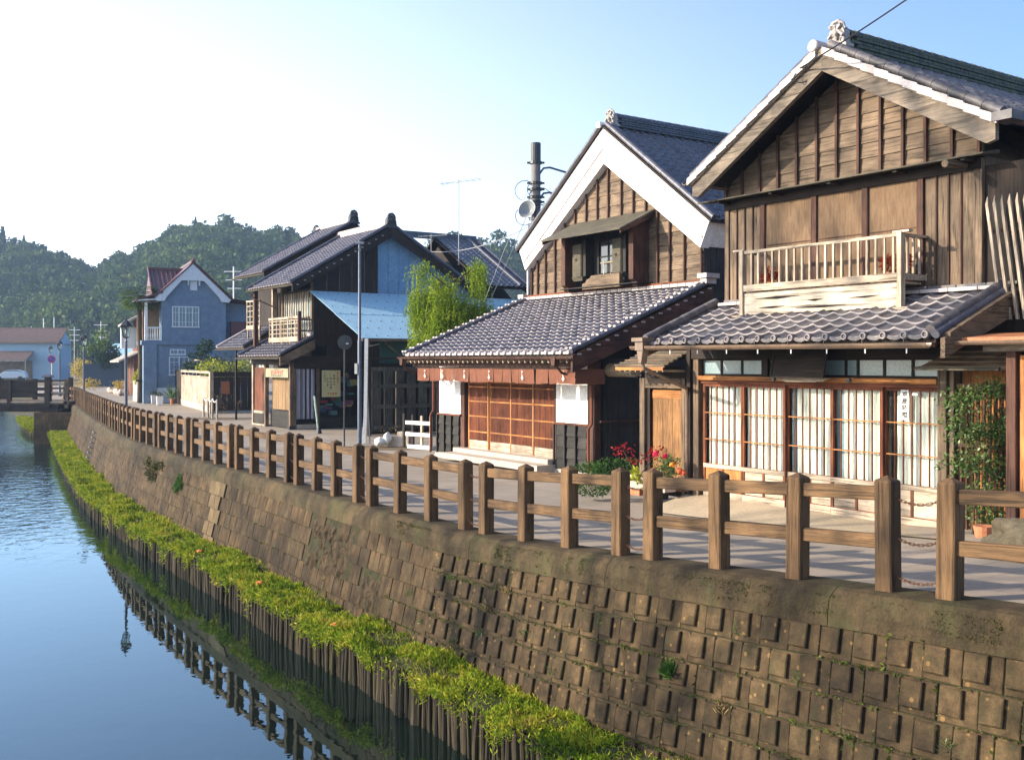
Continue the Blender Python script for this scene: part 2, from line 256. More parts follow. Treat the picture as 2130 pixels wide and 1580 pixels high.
# ------------------------------------------------------------------ mesh building
class MB:
    def __init__(s): s.v = []; s.f = []
    def add(s, vs, fs):
        n = len(s.v); s.v += [tuple(p) for p in vs]; s.f += [tuple(i + n for i in f) for f in fs]; return s
    def box(s, x0, x1, y0, y1, z0, z1):
        vs = [(x, y, z) for z in (z0, z1) for y in (y0, y1) for x in (x0, x1)]
        return s.add(vs, [(0, 2, 3, 1), (4, 5, 7, 6), (0, 1, 5, 4), (2, 6, 7, 3), (0, 4, 6, 2), (1, 3, 7, 5)])
    def cbox(s, x0, x1, y0, y1, z0, z1, c=0.008, axis='z'):
        """box with its four long edges chamfered"""
        def sec(a0, a1, b0, b1): return [(a0 + c, b0), (a1 - c, b0), (a1, b0 + c), (a1, b1 - c), (a1 - c, b1), (a0 + c, b1), (a0, b1 - c), (a0, b0 + c)]
        if axis == 'z': q = sec(x0, x1, y0, y1); e = [[(a, b, t) for a, b in q] for t in (z0, z1)]
        elif axis == 'x': q = sec(y0, y1, z0, z1); e = [[(t, a, b) for a, b in q] for t in (x0, x1)]
        else: q = sec(z0, z1, x0, x1); e = [[(b, t, a) for a, b in q] for t in (y0, y1)]
        return s.loft(e, True)
    def loft(s, rings, caps=True, closed=True):
        n = len(rings[0]); base = len(s.v)
        for r in rings: s.v += [tuple(p) for p in r]
        for k in range(len(rings) - 1):
            for i in range(n if closed else n - 1):
                j = (i + 1) % n; a = base + k * n
                s.f.append((a + i, a + j, a + n + j, a + n + i))
        if caps:
            s.f.append(tuple(base + i for i in reversed(range(n)))); s.f.append(tuple(base + (len(rings) - 1) * n + i for i in range(n)))
        return s
    def prism(s, poly, fn, t0, t1):
        """poly of (a,b) extruded from t0 to t1; fn(a,b,t)->xyz"""
        return s.loft([[fn(a, b, t0) for a, b in poly], [fn(a, b, t1) for a, b in poly]])
    def beam(s, p0, p1, w, h, up=(0, 0, 1)):
        p0 = Vector(p0); p1 = Vector(p1); d = (p1 - p0).normalized(); up = Vector(up)
        a = d.cross(up)
        if a.length < 1e-4: a = d.cross(Vector((1, 0, 0)))
        a.normalize(); b = a.cross(d).normalized()
        q = [(-w / 2, -h / 2), (w / 2, -h / 2), (w / 2, h / 2), (-w / 2, h / 2)]
        return s.loft([[p + a * i + b * j for i, j in q] for p in (p0, p1)])
    def tube(s, pts, r, n=8, caps=True):
        pts = [Vector(p) for p in pts]; rs = r if isinstance(r, (list, tuple)) else [r] * len(pts)
        rings = []; prev = None
        for i, p in enumerate(pts):
            d = (pts[min(i + 1, len(pts) - 1)] - pts[max(i - 1, 0)]).normalized()
            a = prev if prev is not None else (Vector((0, 0, 1)) if abs(d.z) < 0.9 else Vector((1, 0, 0)))
            a = (a - d * a.dot(d))
            if a.length < 1e-5: a = d.orthogonal()
            a.normalize(); prev = a; b = d.cross(a)
            rings.append([p + (a * math.cos(t) + b * math.sin(t)) * rs[i] for t in (2 * math.pi * k / n for k in range(n))])
        return s.loft(rings, caps)
    def lathe(s, prof, c=(0, 0, 0), n=16, axis='z'):
        rings = []
        for r, z in prof:
            ring = []
            for k in range(n):
                t = 2 * math.pi * k / n; a, b = r * math.cos(t), r * math.sin(t)
                p = {'z': (a, b, z), 'x': (z, a, b), 'y': (b, z, a)}[axis]
                ring.append((c[0] + p[0], c[1] + p[1], c[2] + p[2]))
            rings.append(ring)
        return s.loft(rings)
    def grid(s, fn, nu, nv):
        b = len(s.v)
        for j in range(nv + 1):
            for i in range(nu + 1): s.v.append(tuple(fn(i / nu, j / nv)))
        for j in range(nv):
            for i in range(nu):
                a = b + j * (nu + 1) + i; s.f.append((a, a + 1, a + nu + 2, a + nu + 1))
        return s
    def blob(s, c, r, seed=0, rough=0.25, sub=2, flat=1.0):
        bm = bmesh.new(); bmesh.ops.create_icosphere(bm, subdivisions=sub, radius=1)
        vs = []
        for v in bm.verts:
            k = 1 + rough * noise.noise(v.co * 1.7 + Vector((seed * 3.1, seed, 0))) + rough * .5 * noise.noise(v.co * 4 + Vector((seed, 0, seed)))
            vs.append((c[0] + v.co.x * r[0] * k, c[1] + v.co.y * r[1] * k, c[2] + v.co.z * r[2] * k))
        fs = [tuple(v.index for v in f.verts) for f in bm.faces]; bm.free()
        return s.add(vs, fs)
    def mesh(s, name):
        me = bpy.data.meshes.new(name); me.from_pydata([tuple(p) for p in s.v], [], s.f); me.update()
        bm = bmesh.new(); bm.from_mesh(me); bmesh.ops.recalc_face_normals(bm, faces=bm.faces)
        if len(bm.faces) == 1:
            bm.faces.ensure_lookup_table(); bm.normal_update()
            if bm.faces[0].normal.z < 0: bmesh.ops.reverse_faces(bm, faces=bm.faces)
        for e in bm.edges:
            if len(e.link_faces) == 2 and e.calc_face_angle(0) > .75: e.smooth = False
        bm.to_mesh(me); bm.free()
        return me
    def build(s, name, mat, parent=None, smooth=False, kind=None):
        me = s.mesh(name); me.materials.append(mat)
        if smooth:
            for p in me.polygons: p.use_smooth = True
        return link(name, me, parent, kind=kind)
def link(name, me, parent=None, M=None, kind=None):
    o = bpy.data.objects.new(name, me); COL.objects.link(o)
    if parent is not None: o.parent = parent
    if M is not None: o.matrix_basis = M
    if kind: o['kind'] = kind
    return o
def tag(o, label, cat, group=None):
    o['label'] = label; o['category'] = cat
    if group: o['group'] = group
    return o
def empty(name, loc, rz, label, cat, group=None):
    o = bpy.data.objects.new(name, None); COL.objects.link(o); o.location = loc; o.rotation_euler = (0, 0, rz); o.empty_display_size = 0.3
    return tag(o, label, cat, group)
def arrays_mesh(name, verts, quads, mat, parent=None, kind=None, smooth=False):
    me = bpy.data.meshes.new(name); nv = len(verts); nq = len(quads); k = quads.shape[1]
    me.vertices.add(nv); me.vertices.foreach_set('co', np.asarray(verts, dtype=np.float32).ravel())
    me.loops.add(nq * k); me.loops.foreach_set('vertex_index', np.asarray(quads, dtype=np.int32).ravel())
    me.polygons.add(nq); me.polygons.foreach_set('loop_start', np.arange(0, nq * k, k, dtype=np.int32))
    me.polygons.foreach_set('loop_total', np.full(nq, k, dtype=np.int32))
    me.update(calc_edges=True); me.materials.append(mat)
    if smooth: me.polygons.foreach_set('use_smooth', np.ones(nq, dtype=bool))
    return link(name, me, parent, kind=kind)
def leaf_quads(centers, dirs, ups, L, Wd):
    """one leaf-shaped quad each: centres, growing direction, side direction, length and width arrays"""
    c = np.asarray(centers); d = np.asarray(dirs); u = np.asarray(ups); L = np.asarray(L)[:, None]; Wd = np.asarray(Wd)[:, None]
    v = np.stack([c, c + d * L * .5 + u * Wd * .5, c + d * L, c + d * L * .5 - u * Wd * .5], 1).reshape(-1, 3)
    return v, np.arange(len(c) * 4).reshape(-1, 4)
def unit(a): return a / np.maximum(np.linalg.norm(a, axis=1, keepdims=True), 1e-9)
def cloud(name, blobs, n, size, mat, parent=None, kind=None, shell=0.55, aspect=0.55, rs=None, down=0.0):
    """leaf faces spread through ellipsoids; blobs = [(x,y,z,rx,ry,rz)]"""
    rs = rs or nrs; b = np.array(blobs, float); vol = (b[:, 3] * b[:, 4] * b[:, 5]) ** (2 / 3.); idx = rs.choice(len(b), n, p=vol / vol.sum())
    d = unit(rs.normal(size=(n, 3))); rad = (shell + (1 - shell) * rs.rand(n)) * (0.88 + 0.24 * rs.rand(n))
    c = b[idx, :3] + d * b[idx, 3:6] * rad[:, None]
    dd = unit(rs.normal(size=(n, 3)) * 0.8 + d + np.array([0, 0, -down])); uu = unit(np.cross(dd, rs.normal(size=(n, 3))))
    L = size * (0.6 + 0.8 * rs.rand(n))
    v, q = leaf_quads(c, dd, uu, L, L * aspect)
    return arrays_mesh(name, v, q, mat, parent, kind)
T34 = Vector((-0.5631, 0.8264, 0)); N34 = Vector((-0.8264, -0.5631, 0))
ANG = R(-55.73)
def gz(x, y):
    s = (x + .31) * .5631 - (y - 14.2) * .8264
    return min(0.8, 0.0617 * max(0.0, s) if s > 1 else (0.0617 * ((s + 1) ** 2 / 4) if s > -1 else 0.0))
def text_mesh(name, txt, size, mat, parent, M, extrude=0.001, align='CENTER'):
    cu = bpy.data.curves.new(name, 'FONT'); cu.body = txt; cu.size = size; cu.extrude = extrude; cu.align_x = align; cu.align_y = 'CENTER'; cu.resolution_u = 2; cu.offset = size * 0.022
    t = bpy.data.objects.new('tmp_text', cu); COL.objects.link(t)
    dg = bpy.context.evaluated_depsgraph_get(); me = bpy.data.meshes.new_from_object(t.evaluated_get(dg)); bpy.data.objects.remove(t)
    me.materials.clear(); me.materials.append(mat)
    return link(name, me, parent, M)
def M4(o, x, y, z):
    return Matrix(((x[0], y[0], z[0], o[0]), (x[1], y[1], z[1], o[1]), (x[2], y[2], z[2], o[2]), (0, 0, 0, 1)))
# ------------------------------------------------------------------ canal line (fence line), near to far
CP = [(12.4, -4.5), (8.0, 2.05), (3.6, 8.5), (1.38, 11.6), (-.31, 14.2), (-2.55, 17.5), (-4.27, 20.3), (-6.2, 23.2), (-9.2, 27.9), (-12.6, 33.8), (-19.1, 47.0), (-25.6, 60.5), (-29.6, 66.5), (-42.5, 90), (-58, 118)]
def catmull(P, step=0.1):
    out = []
    for i in range(len(P) - 1):
        p0 = Vector(P[max(i - 1, 0)]); p1 = Vector(P[i]); p2 = Vector(P[i + 1]); p3 = Vector(P[min(i + 2, len(P) - 1)])
        n = max(2, int((p2 - p1).length / step))
        for k in range(n):
            t = k / n
            out.append(0.5 * ((2 * p1) + (-p0 + p2) * t + (2 * p0 - 5 * p1 + 4 * p2 - p3) * t * t + (-p0 + 3 * p1 - 3 * p2 + p3) * t ** 3))
    out.append(Vector(P[-1])); return out
LINE = catmull(CP); ARC = [0.0]
for a, b in zip(LINE, LINE[1:]): ARC.append(ARC[-1] + (b - a).length)
_i0 = min(range(len(LINE)), key=lambda i: (LINE[i] - Vector((3.6, 8.5))).length); S0 = ARC[_i0]
ARCN = np.array(ARC) - S0; LX = np.array([p.x for p in LINE]); LY = np.array([p.y for p in LINE])
def P(s): return Vector((float(np.interp(s, ARCN, LX)), float(np.interp(s, ARCN, LY)), 0))
def TN(s):
    t = (P(s + .3) - P(s - .3)).normalized(); return t, Vector((-t.y, t.x, 0))
def LP(s, o, dz):      # o = metres towards the canal from the fence line, dz = above the street
    p = P(s); t, n = TN(s); q = p + n * o; q.z = gz(p.x, p.y) + dz; return q
SMIN, SMAX = -8.0, 112.0
WATER = -2.23
# ------------------------------------------------------------------ street and ground sheets
def street_mat():
    m, nt, b = base_mat('street paving', 0.8, 0.3)
    tc = nt.nodes.new("ShaderNodeTexCoord").outputs['Object']
    mp = nt.nodes.new("ShaderNodeMapping"); mp.inputs['Rotation'].default_value = (0, 0, R(55.7)); nt.links.new(tc, mp.inputs[0])
    br = nt.nodes.new("ShaderNodeTexBrick"); br.inputs['Scale'].default_value = 1.0; br.inputs['Brick Width'].default_value = 0.9; br.inputs['Row Height'].default_value = 0.6
    br.inputs['Mortar Size'].default_value = 0.006; br.inputs['Color1'].default_value = (0.32, 0.275, 0.225, 1); br.inputs['Color2'].default_value = (0.27, 0.23, 0.19, 1); br.inputs['Mortar'].default_value = (0.16, 0.135, 0.11, 1)
    nt.links.new(mp.outputs[0], br.inputs['Vector'])
    n1 = noise_n(nt, tc, 0.5, 6, 0.7); n2 = noise_n(nt, tc, 45, 4, 0.7)
    c = mix(nt, br.outputs[0], ramp(nt, n1, [(0.3, (0.75, 0.73, 0.7)), (0.7, (1.15, 1.12, 1.08))]), 1.0, 'MULTIPLY')
    c = mix(nt, c, ramp(nt, n2, [(0.3, (0.8,) * 3), (0.7, (1.12,) * 3)]), 0.8, 'MULTIPLY')
    nt.links.new(c, b.inputs['Base Color'])
    bn = nt.nodes.new("ShaderNodeBump"); bn.inputs['Strength'].default_value = 0.5; bn.inputs['Distance'].default_value = 0.006
    ad = nt.nodes.new("ShaderNodeMath"); ad.operation = 'SUBTRACT'; nt.links.new(n2, ad.inputs[0]); nt.links.new(br.outputs['Fac'], ad.inputs[1])
    nt.links.new(ad.outputs[0], bn.inputs['Height']); nt.links.new(bn.outputs[0], b.inputs['Normal']); return m
M_street = street_mat()
VD = Vector((0.8264, 0.5631, 0))
ss = [SMIN + i * 0.5 for i in range(int((SMAX - SMIN) / .5) + 1)]
offs = [-.1, .5, 1, 1.5, 2, 2.5, 3, 3.5, 4, 4.5, 5, 6, 8, 11, 16, 30, 80, 400]
mb = MB()
def srow(i, j):
    p = P(ss[i]) + VD * offs[j]; return (p.x, p.y, gz(p.x, p.y) - .015)
mb.grid(lambda a, b: srow(round(a * (len(ss) - 1)), round(b * (len(offs) - 1))), len(ss) - 1, len(offs) - 1)
mb.build('street', M_street, kind='structure')
mb = MB(); lo = [13.5, 20, 60, 400]
mb.grid(lambda a, b: tuple(P(ss[::8][round(a * (len(ss[::8]) - 1))]) - VD * lo[round(b * 3)] + Vector((0, 0, -.1))), len(ss[::8]) - 1, 3)
q = [P(s) - VD * 13.5 for s in ss[::8]]
mb.grid(lambda a, b: (q[round(a * (len(q) - 1))].x, q[round(a * (len(q) - 1))].y, -.1 - 2.4 * b), len(q) - 1, 1)
mb.build('far_bank', M_earth, kind='structure')
MB().add([(-1500, 108, -.07), (1500, 108, -.07), (1500, 2600, -.07), (-1500, 2600, -.07)], [(0, 1, 2, 3)]).build('ground', M_earth, kind='structure')
# ------------------------------------------------------------------ water
def water_mat():
    m = bpy.data.materials.new('canal water'); m.use_nodes = True; nt = m.node_tree; nt.nodes.clear()
    o = nt.nodes.new("ShaderNodeOutputMaterial"); gl = nt.nodes.new("ShaderNodeBsdfGlossy"); df = nt.nodes.new("ShaderNodeBsdfDiffuse")
    gl.inputs['Roughness'].default_value = 0.012; gl.inputs['Color'].default_value = (0.62, 0.84, 1, 1); df.inputs['Color'].default_value = (0.006, 0.010, 0.007, 1)
    fr = nt.nodes.new("ShaderNodeFresnel"); fr.inputs[0].default_value = 1.36
    tc = nt.nodes.new("ShaderNodeTexCoord").outputs['Object']
    v = mapping(nt, tc, (1.0, 0.8, 1.0)); n1 = noise_n(nt, v, 2.6, 3, 0.5, 0.3); n2 = noise_n(nt, v, 0.9, 2, 0.5)
    sp = nt.nodes.new("ShaderNodeSeparateXYZ"); nt.links.new(tc, sp.inputs[0])
    mr = nt.nodes.new("ShaderNodeMapRange"); mr.inputs[1].default_value = 26; mr.inputs[2].default_value = 38; mr.inputs[3].default_value = 0.012; mr.inputs[4].default_value = 0.42
    mr.interpolation_type = 'SMOOTHSTEP'
    wv = nt.nodes.new("ShaderNodeMath"); wv.operation = 'MULTIPLY_ADD'; nt.links.new(n2, wv.inputs[0]); wv.inputs[1].default_value = 9; nt.links.new(sp.outputs[1], wv.inputs[2])
    nt.links.new(wv.outputs[0], mr.inputs[0])
    bp = nt.nodes.new("ShaderNodeBump"); bp.inputs['Distance'].default_value = 0.09; nt.links.new(mr.outputs[0], bp.inputs['Strength']); nt.links.new(n1, bp.inputs['Height'])
    bq = nt.nodes.new("ShaderNodeBump"); bq.inputs['Distance'].default_value = 0.02; bq.inputs['Strength'].default_value = 0.05; nt.links.new(noise_n(nt, v, 4.0, 2, .5), bq.inputs['Height']); nt.links.new(bp.outputs[0], bq.inputs['Normal'])
    for n in (gl, df, fr): nt.links.new(bq.outputs[0], n.inputs['Normal'])
    mul = nt.nodes.new("ShaderNodeMath"); mul.operation = 'MULTIPLY_ADD'; mul.inputs[1].default_value = 1.0; mul.inputs[2].default_value = 0.09; mul.use_clamp = True
    nt.links.new(fr.outputs[0], mul.inputs[0])
    ms = nt.nodes.new("ShaderNodeMixShader"); nt.links.new(mul.outputs[0], ms.inputs[0]); nt.links.new(df.outputs[0], ms.inputs[1]); nt.links.new(gl.outputs[0], ms.inputs[2])
    nt.links.new(ms.outputs[0], o.inputs[0]); return m
MB().add([(-160, -40, WATER), (40, -40, WATER), (40, 112, WATER), (-160, 112, WATER)], [(0, 1, 2, 3)]).build('canal_water', water_mat(), kind='structure')
# ------------------------------------------------------------------ canal retaining wall
BETA = R(14); WALLTOP = -0.30
wall_root = empty('retaining_wall', P(0), 0, 'sloping canal wall of brown concrete blocks with mossy coping under the timber fence', 'retaining wall')
wall_root.location = (0, 0, 0)
def wallpt(s, w, out=0.0):
    p = LP(s, .25 + w * math.sin(BETA) + out * math.cos(BETA), WALLTOP - w * math.cos(BETA) + out * math.sin(BETA)); return p
def wmax(s):
    p = P(s); return (gz(p.x, p.y) + WALLTOP + 1.66) / math.cos(BETA)
ws = [SMIN + i * 0.4 for i in range(int((SMAX - SMIN) / .4) + 1)]
mb = MB(); mb.grid(lambda a, b: wallpt(SMIN + a * (SMAX - SMIN), b * 2.3), len(ws), 3); mb.build('backing', M_mortar, wall_root)
prof = [(-.20, -.0), (.13, .0), (.19, -.02), (.25, -.09), (.285, -.2), (.29, -.33), (.22, -.34), (-.2, -.34)]
def coprow(s):
    out = []
    for k, (o, z) in enumerate(prof):
        w = 0.02 * noise.noise(Vector((s * 1.3, k * .7, 0))) + 0.012 * noise.noise(Vector((s * 6, k * 1.7, 3)))
        if k in (0, 7): w = 0
        out.append(LP(s, o + w * (1 if k > 1 else 0), z + (w * .6 if k > 1 else 0.0)))
    return out
n_c = 0; s = SMIN
while s < 70:                               # coping cast in lengths
    e = min(s + 3.0, 70); k = max(2, int((e - s) / (.06 if s < 12 else .25)))
    MB().loft([coprow(s + .004 + (e - s - .008) * i / k) for i in range(k + 1)]).build('coping_length', M_conc, wall_root); s = e
mb = MB(); mb.loft([coprow(70 + i) for i in range(42)]).build('coping_length', M_conc, wall_root)
def block_mesh(pad, seed):
    r = random.Random(seed); m = MB(); j = lambda a: r.uniform(-a, a)
    hw, hh = .163, .143
    def slab(x0, x1, y0, y1, z0, z1, c):
        a = [(x0 + j(.004), y0 + j(.004)), (x1 + j(.004), y0 + j(.004)), (x1 + j(.004), y1 + j(.004)), (x0 + j(.004), y1 + j(.004))]
        cx_, cy_ = (x0 + x1) / 2, (y0 + y1) / 2
        ins = [(px + (c if px < cx_ else -c), py + (c if py < cy_ else -c)) for px, py in a]
        m.loft([[(x, y, z0) for x, y in a], [(x, y, z1 - c) for x, y in a], [(x, y, z1 + j(.003)) for x, y in ins]])
    if pad:
        slab(-hw, hw, -hh, hh, -.03, .012, .006); slab(-.045, .148, -hh + .018, .088, .012, .05, .009)
    else:
        slab(-hw - .005, hw + .005, -hh - .003, hh + .003, -.03, .016 + j(.003), .005)
    return m.mesh('block')
padm = [block_mesh(True, i) for i in range(6)]; flatm = [block_mesh(False, 40 + i) for i in range(6)]
pil = [block_mesh(False, 80 + i) for i in range(3)]
for l, mt in ((padm, M_block), (flatm, M_block2), (pil, M_pilaster)):
    for me in l: me.materials.append(mt)
def block_frame(s, w, out):
    a = wallpt(s - .15, w, out); b = wallpt(s + .15, w, out); o = (a + b) / 2; x = (b - a).normalized(); y = (wallpt(s, w + .1, out) - wallpt(s, w - .1, out)).normalized()
    z = x.cross(y).normalized(); y = z.cross(x); return o, x, y, z
PADEND = 7.75; bw, bh = .342, .298; cells = []
def eroded(s, w): return (10.5 < s < 12.4 and .12 < w < 1.0 and noise.noise(Vector((s * 1.6, w * 2.2, 5))) > -.28) or (9.2 < s < 9.9 and .75 < w < 1.25)
for r in range(9):
    s = SMIN + (bw / 2) * (r % 2)
    while s < 66:
        w = bh / 2 + .02 + r * bh
        if w < wmax(s) + .1 and not eroded(s, w): cells.append((s, w))
        s += bw if s < PADEND else bw * 1.03
cells.sort(key=lambda c: abs(c[0] - 2.5) if c[0] > -1.5 else 1000 + abs(c[0]))
singles, rest = cells[:285], cells[285:]
far = MB()
for k, (s, w) in enumerate(singles + rest):
    pad = s < PADEND; isp = 17.5 < s < 18.6
    l = padm if pad else (pil if isp else flatm); me = l[rnd.randrange(len(l))]
    o, x, y, z = block_frame(s, w, .0 + (.03 if isp else 0) + (rnd.uniform(-.006, .006) if pad else rnd.uniform(-.0025, .0025)))
    if k < 285: link('block', me, wall_root, M4(o, x, y, z))
    elif s < -3 or s > -3:
        M = M4(o, x, y, z); far.add([M @ Vector(v.co) for v in me.vertices], [tuple(f.vertices) for f in me.polygons])
far.build('block_courses', M_block2, wall_root, kind='stuff')
def erode_patch(s0, s1, w0, w1, amp, seed, name='eroded_patch'):
    m = MB(); nu, nv = int((s1 - s0) / .035), int((w1 - w0) / .035)
    def f(a, b):
        s = s0 + a * (s1 - s0); w = w0 + b * (w1 - w0); e = min(a, 1 - a, b, 1 - b) * 5
        n_ = noise.noise(Vector((s * 5, w * 2.6, seed))) + .6 * noise.noise(Vector((s * 12, w * 7, seed))) + .3 * noise.noise(Vector((s * 25, w * 18, seed)))
        return wallpt(s, w, (.015 + amp * n_) * min(1, e) - .012 * (1 - min(1, e)))
    m.grid(f, nu, nv); return m.build(name, M_erode, wall_root)
erode_patch(10.35, 12.55, .08, 1.08, .085, 3); erode_patch(9.1, 10.0, .68, 1.32, .06, 9)
erode_patch(17.55, 18.55, -.02, .06, .01, 4)
C = []; LL = []
for s, w in cells:                         # tiny growth along the joints
    if s > 22 or s < -3: continue
    k = noise.noise(Vector((s * .9, w * 2, 17))) + .25 * (w - .6); num = int(max(0, k + .12) * (95 if s < 9 else 26))
    for _ in range(num):
        e = rnd.random(); q = wallpt(s + (rnd.uniform(-.17, .17) if e < .7 else -.17), w + (-.15 if e < .7 else rnd.uniform(-.15, .15)), .012 + rnd.random() * .02); C.append(q); LL.append(rnd.uniform(.012, .032) if rnd.random() < .85 else .055)
C = np.array(C); n = len(C); d = unit(nrs.normal(size=(n, 3)) * .7 + np.array([-.5, -.35, -.2])); u = unit(np.cross(d, nrs.normal(size=(n, 3)))); v, q = leaf_quads(C, d, u, np.array(LL), np.array(LL) * .45)
arrays_mesh('joint_growth', v, q, leafmat('joint growth', [(0.025, 0.03, 0.006), (0.06, 0.08, 0.012), (0.11, 0.15, 0.02), (0.16, 0.11, 0.05)], scale=2.5), kind='stuff')
# mossy frills growing under the coping edge
pts = []
for k in range(9000):
    s = rnd.uniform(-1.2, 9.5); 
    if noise.noise(Vector((s * 1.1, 0, 7))) + .3 * noise.noise(Vector((s * 5, 0, 2))) < .0 and rnd.random() < .93: continue
    dz = -rnd.uniform(.03, .22) ** 1.0; pts.append(LP(s, .23 + .05 * min(1, -dz * 5), dz - .02))
c = np.array(pts); n = len(c); d = unit(nrs.normal(size=(n, 3)) * .6 + np.array([-.6, -.4, -.5])); u = unit(np.cross(d, nrs.normal(size=(n, 3)))); L = .012 + .016 * nrs.rand(n)
L_mossdark = leafmat('dark coping moss', [(0.02, 0.022, 0.006), (0.05, 0.055, 0.012), (0.10, 0.105, 0.025)], scale=3)
v, q = leaf_quads(c, d, u, L, L * .5); arrays_mesh('coping_moss', v, q, L_mossdark, kind='stuff')
# small weeds on the wall
def tuft(name, c0, n, h, spread, mat, label, cat='weed', up=1.0, out=None, group=None):
    c = np.tile(np.array(c0), (n, 1)) + np.clip(nrs.normal(size=(n, 3)), -1.6, 1.6) * spread * .22
    d = unit(nrs.normal(size=(n, 3)) * .55 + np.array([0, 0, up]) + (np.array(out) if out is not None else 0)); u = unit(np.cross(d, nrs.normal(size=(n, 3))))
    v, q = leaf_quads(c, d, u, h * (.5 + .6 * nrs.rand(n)), np.full(n, h * .09)); o = arrays_mesh(name, v, q, mat)
    return tag(o, label, cat, group)
NN = tuple(N34 * .7)
tuft('grass_tuft', wallpt(2.75, .78, .04), 130, .19, .10, L_bush, 'bright green grass tuft sprouting from the near block wall', out=NN)
WEEDS = ['high left of the padded blocks', 'below the highest weed near the padded edge', 'under the fourth post', 'in the second course right of the grass tuft', 'straight under the coping of the right chain gap', 'midway down below the bush', 'near the top of the padded blocks', 'low on the wall right of the grass tuft', 'close to the coping above the grass tuft', 'lowest right on the block wall', 'low by the mossy bank', 'halfway down left of the grass tuft']
for k, (s, w) in enumerate([(8.3, .75), (7.9, 1.05), (6.3, .95), (1.2, .55), (3.9, .4), (5.3, .75), (7.3, .35), (0.6, .95), (2.0, .2), (-.3, .8), (6.9, 1.15), (4.6, 1.1)]):
    tuft('weed', wallpt(s, w, .03), 40, .09, .16, L_green, 'small weed on the canal wall, ' + WEEDS[k], out=NN, group='weeds in the joints of the canal wall')
for k, (s, w) in enumerate([(5.9, .35), (2.05, 1.0), (6.3, .6)]):
    tuft('fern', wallpt(s, w, .03), 34, .12, .14, L_dry, 'withered fern on the canal wall, ' + ['leftmost, high on the padded blocks', 'nearest the right edge, low down', 'the lower left one'][k], cat='fern', out=NN, group='withered ferns on the canal wall')
def hang(name, s, w, n, rx, mat, label):
    p0 = wallpt(s, w, .05); t, n_ = TN(s); bl = []
    for i in range(7):
        k = rnd.uniform(-1, 1); q = wallpt(s + k * rx, w + rnd.uniform(0, .45), .04); bl.append((q.x, q.y, q.z, .13, .13, .16))
    o = cloud(name, bl, n, .05, mat, shell=.2, down=.8); return tag(o, label, 'plant')
hang('hanging_plant', 20.8, .05, 900, .22, L_bush, 'dark green plant hanging under the coping left of the sandy pilaster')
hang('hanging_moss', 23.6, .05, 1500, 1.2, L_mossdark, 'brownish moss curtain hanging from the coping beyond the hanging plant')
# ladder rungs
lad = empty('wall_ladder', wallpt(38, 0), 0, 'steel rungs set in the far canal wall below the fence', 'ladder'); lp0 = wallpt(38, 0)
for k in range(7):
    a = wallpt(37.75, .1 + k * .2, .02) - lp0; b = wallpt(38.25, .1 + k * .2, .02) - lp0; e = (wallpt(38, 0, .2) - wallpt(38, 0, .08))
    MB().tube([a, a + e, b + e, b], .014, 5).build('rung', M_metal, lad)
# ------------------------------------------------------------------ berm, stakes, moss
def berm(s, o):
    p = LP(s, o, 0); n_ = noise.noise(Vector((p.x * .9, p.y * .9, 1))) * .10 + noise.noise(Vector((p.x * 3.2, p.y * 3.2, 2))) * .06
    return Vector((p.x, p.y, -1.60 + n_ - .05 * max(0, (o - .6))))
bo = [.4, .55, .7, .85, 1.0, 1.15, 1.25, 1.27]
mb = MB(); nb = int(82 / .2)
mb.grid(lambda a, b: (lambda q, k: (q.x, q.y, q.z if k < 7 else WATER - .3))(berm(SMIN + a * 82, bo[round(b * 7)]), round(b * 7)), nb, 7)
mb.build('berm', M_soil, kind='structure')
st_root = empty('stake_row', (0, 0, 0), 0, 'row of close-set old wooden stakes holding the mossy bank at the waterline', 'stake fence')
stm = []
for k in range(7):
    r = random.Random(k + 5); rr = [.022, .03, .036, .027, .04, .033, .03][k]; m = MB()
    m.tube([(0, 0, -1.0), (r.uniform(-.01, .01), r.uniform(-.01, .01), -.4), (r.uniform(-.012, .012), 0, 0)], [rr, rr * 1.02, rr * .9], 8)
    me = m.mesh('stake'); me.materials.append(M_stake)
    for p in me.polygons: p.use_smooth = len(p.vertices) == 4
    stm.append(me)
s = -3.0; n_st = 0; far = MB()
while s < 74:
    thick = rnd.random() < .06
    p = LP(s, 1.31 + rnd.uniform(-.03, .03), 0); h = -1.66 + rnd.uniform(-.10, .06) + .06 * noise.noise(Vector((s * .8, 0, 0)))
    M = Matrix.Translation((p.x, p.y, h)) @ Matrix.Rotation(rnd.uniform(-.05, .05), 4, 'X') @ Matrix.Rotation(rnd.uniform(-.05, .05), 4, 'Y') @ Matrix.Rotation(rnd.uniform(0, 6), 4, 'Z') @ Matrix.Diagonal((1.9 if thick else 1, 1.9 if thick else 1, 1, 1))
    me = stm[rnd.randrange(7)]
    if s > 0.2 and n_st < 290: link('stake', me, st_root, M); n_st += 1
    else: far.add([M @ v.co for v in me.vertices], [tuple(f.vertices) for f in me.polygons])
    s += .082 + rnd.random() * .016
far.build('stake_mass', M_stake, st_root, kind='stuff')
NM = 230000; u_ = nrs.rand(NM); s_ = -2 + 78 * u_ ** 1.9; o_ = np.where(nrs.rand(NM) < .72, .60 + .68 * nrs.rand(NM), 1.20 + .2 * nrs.rand(NM)); C = []; LL = []
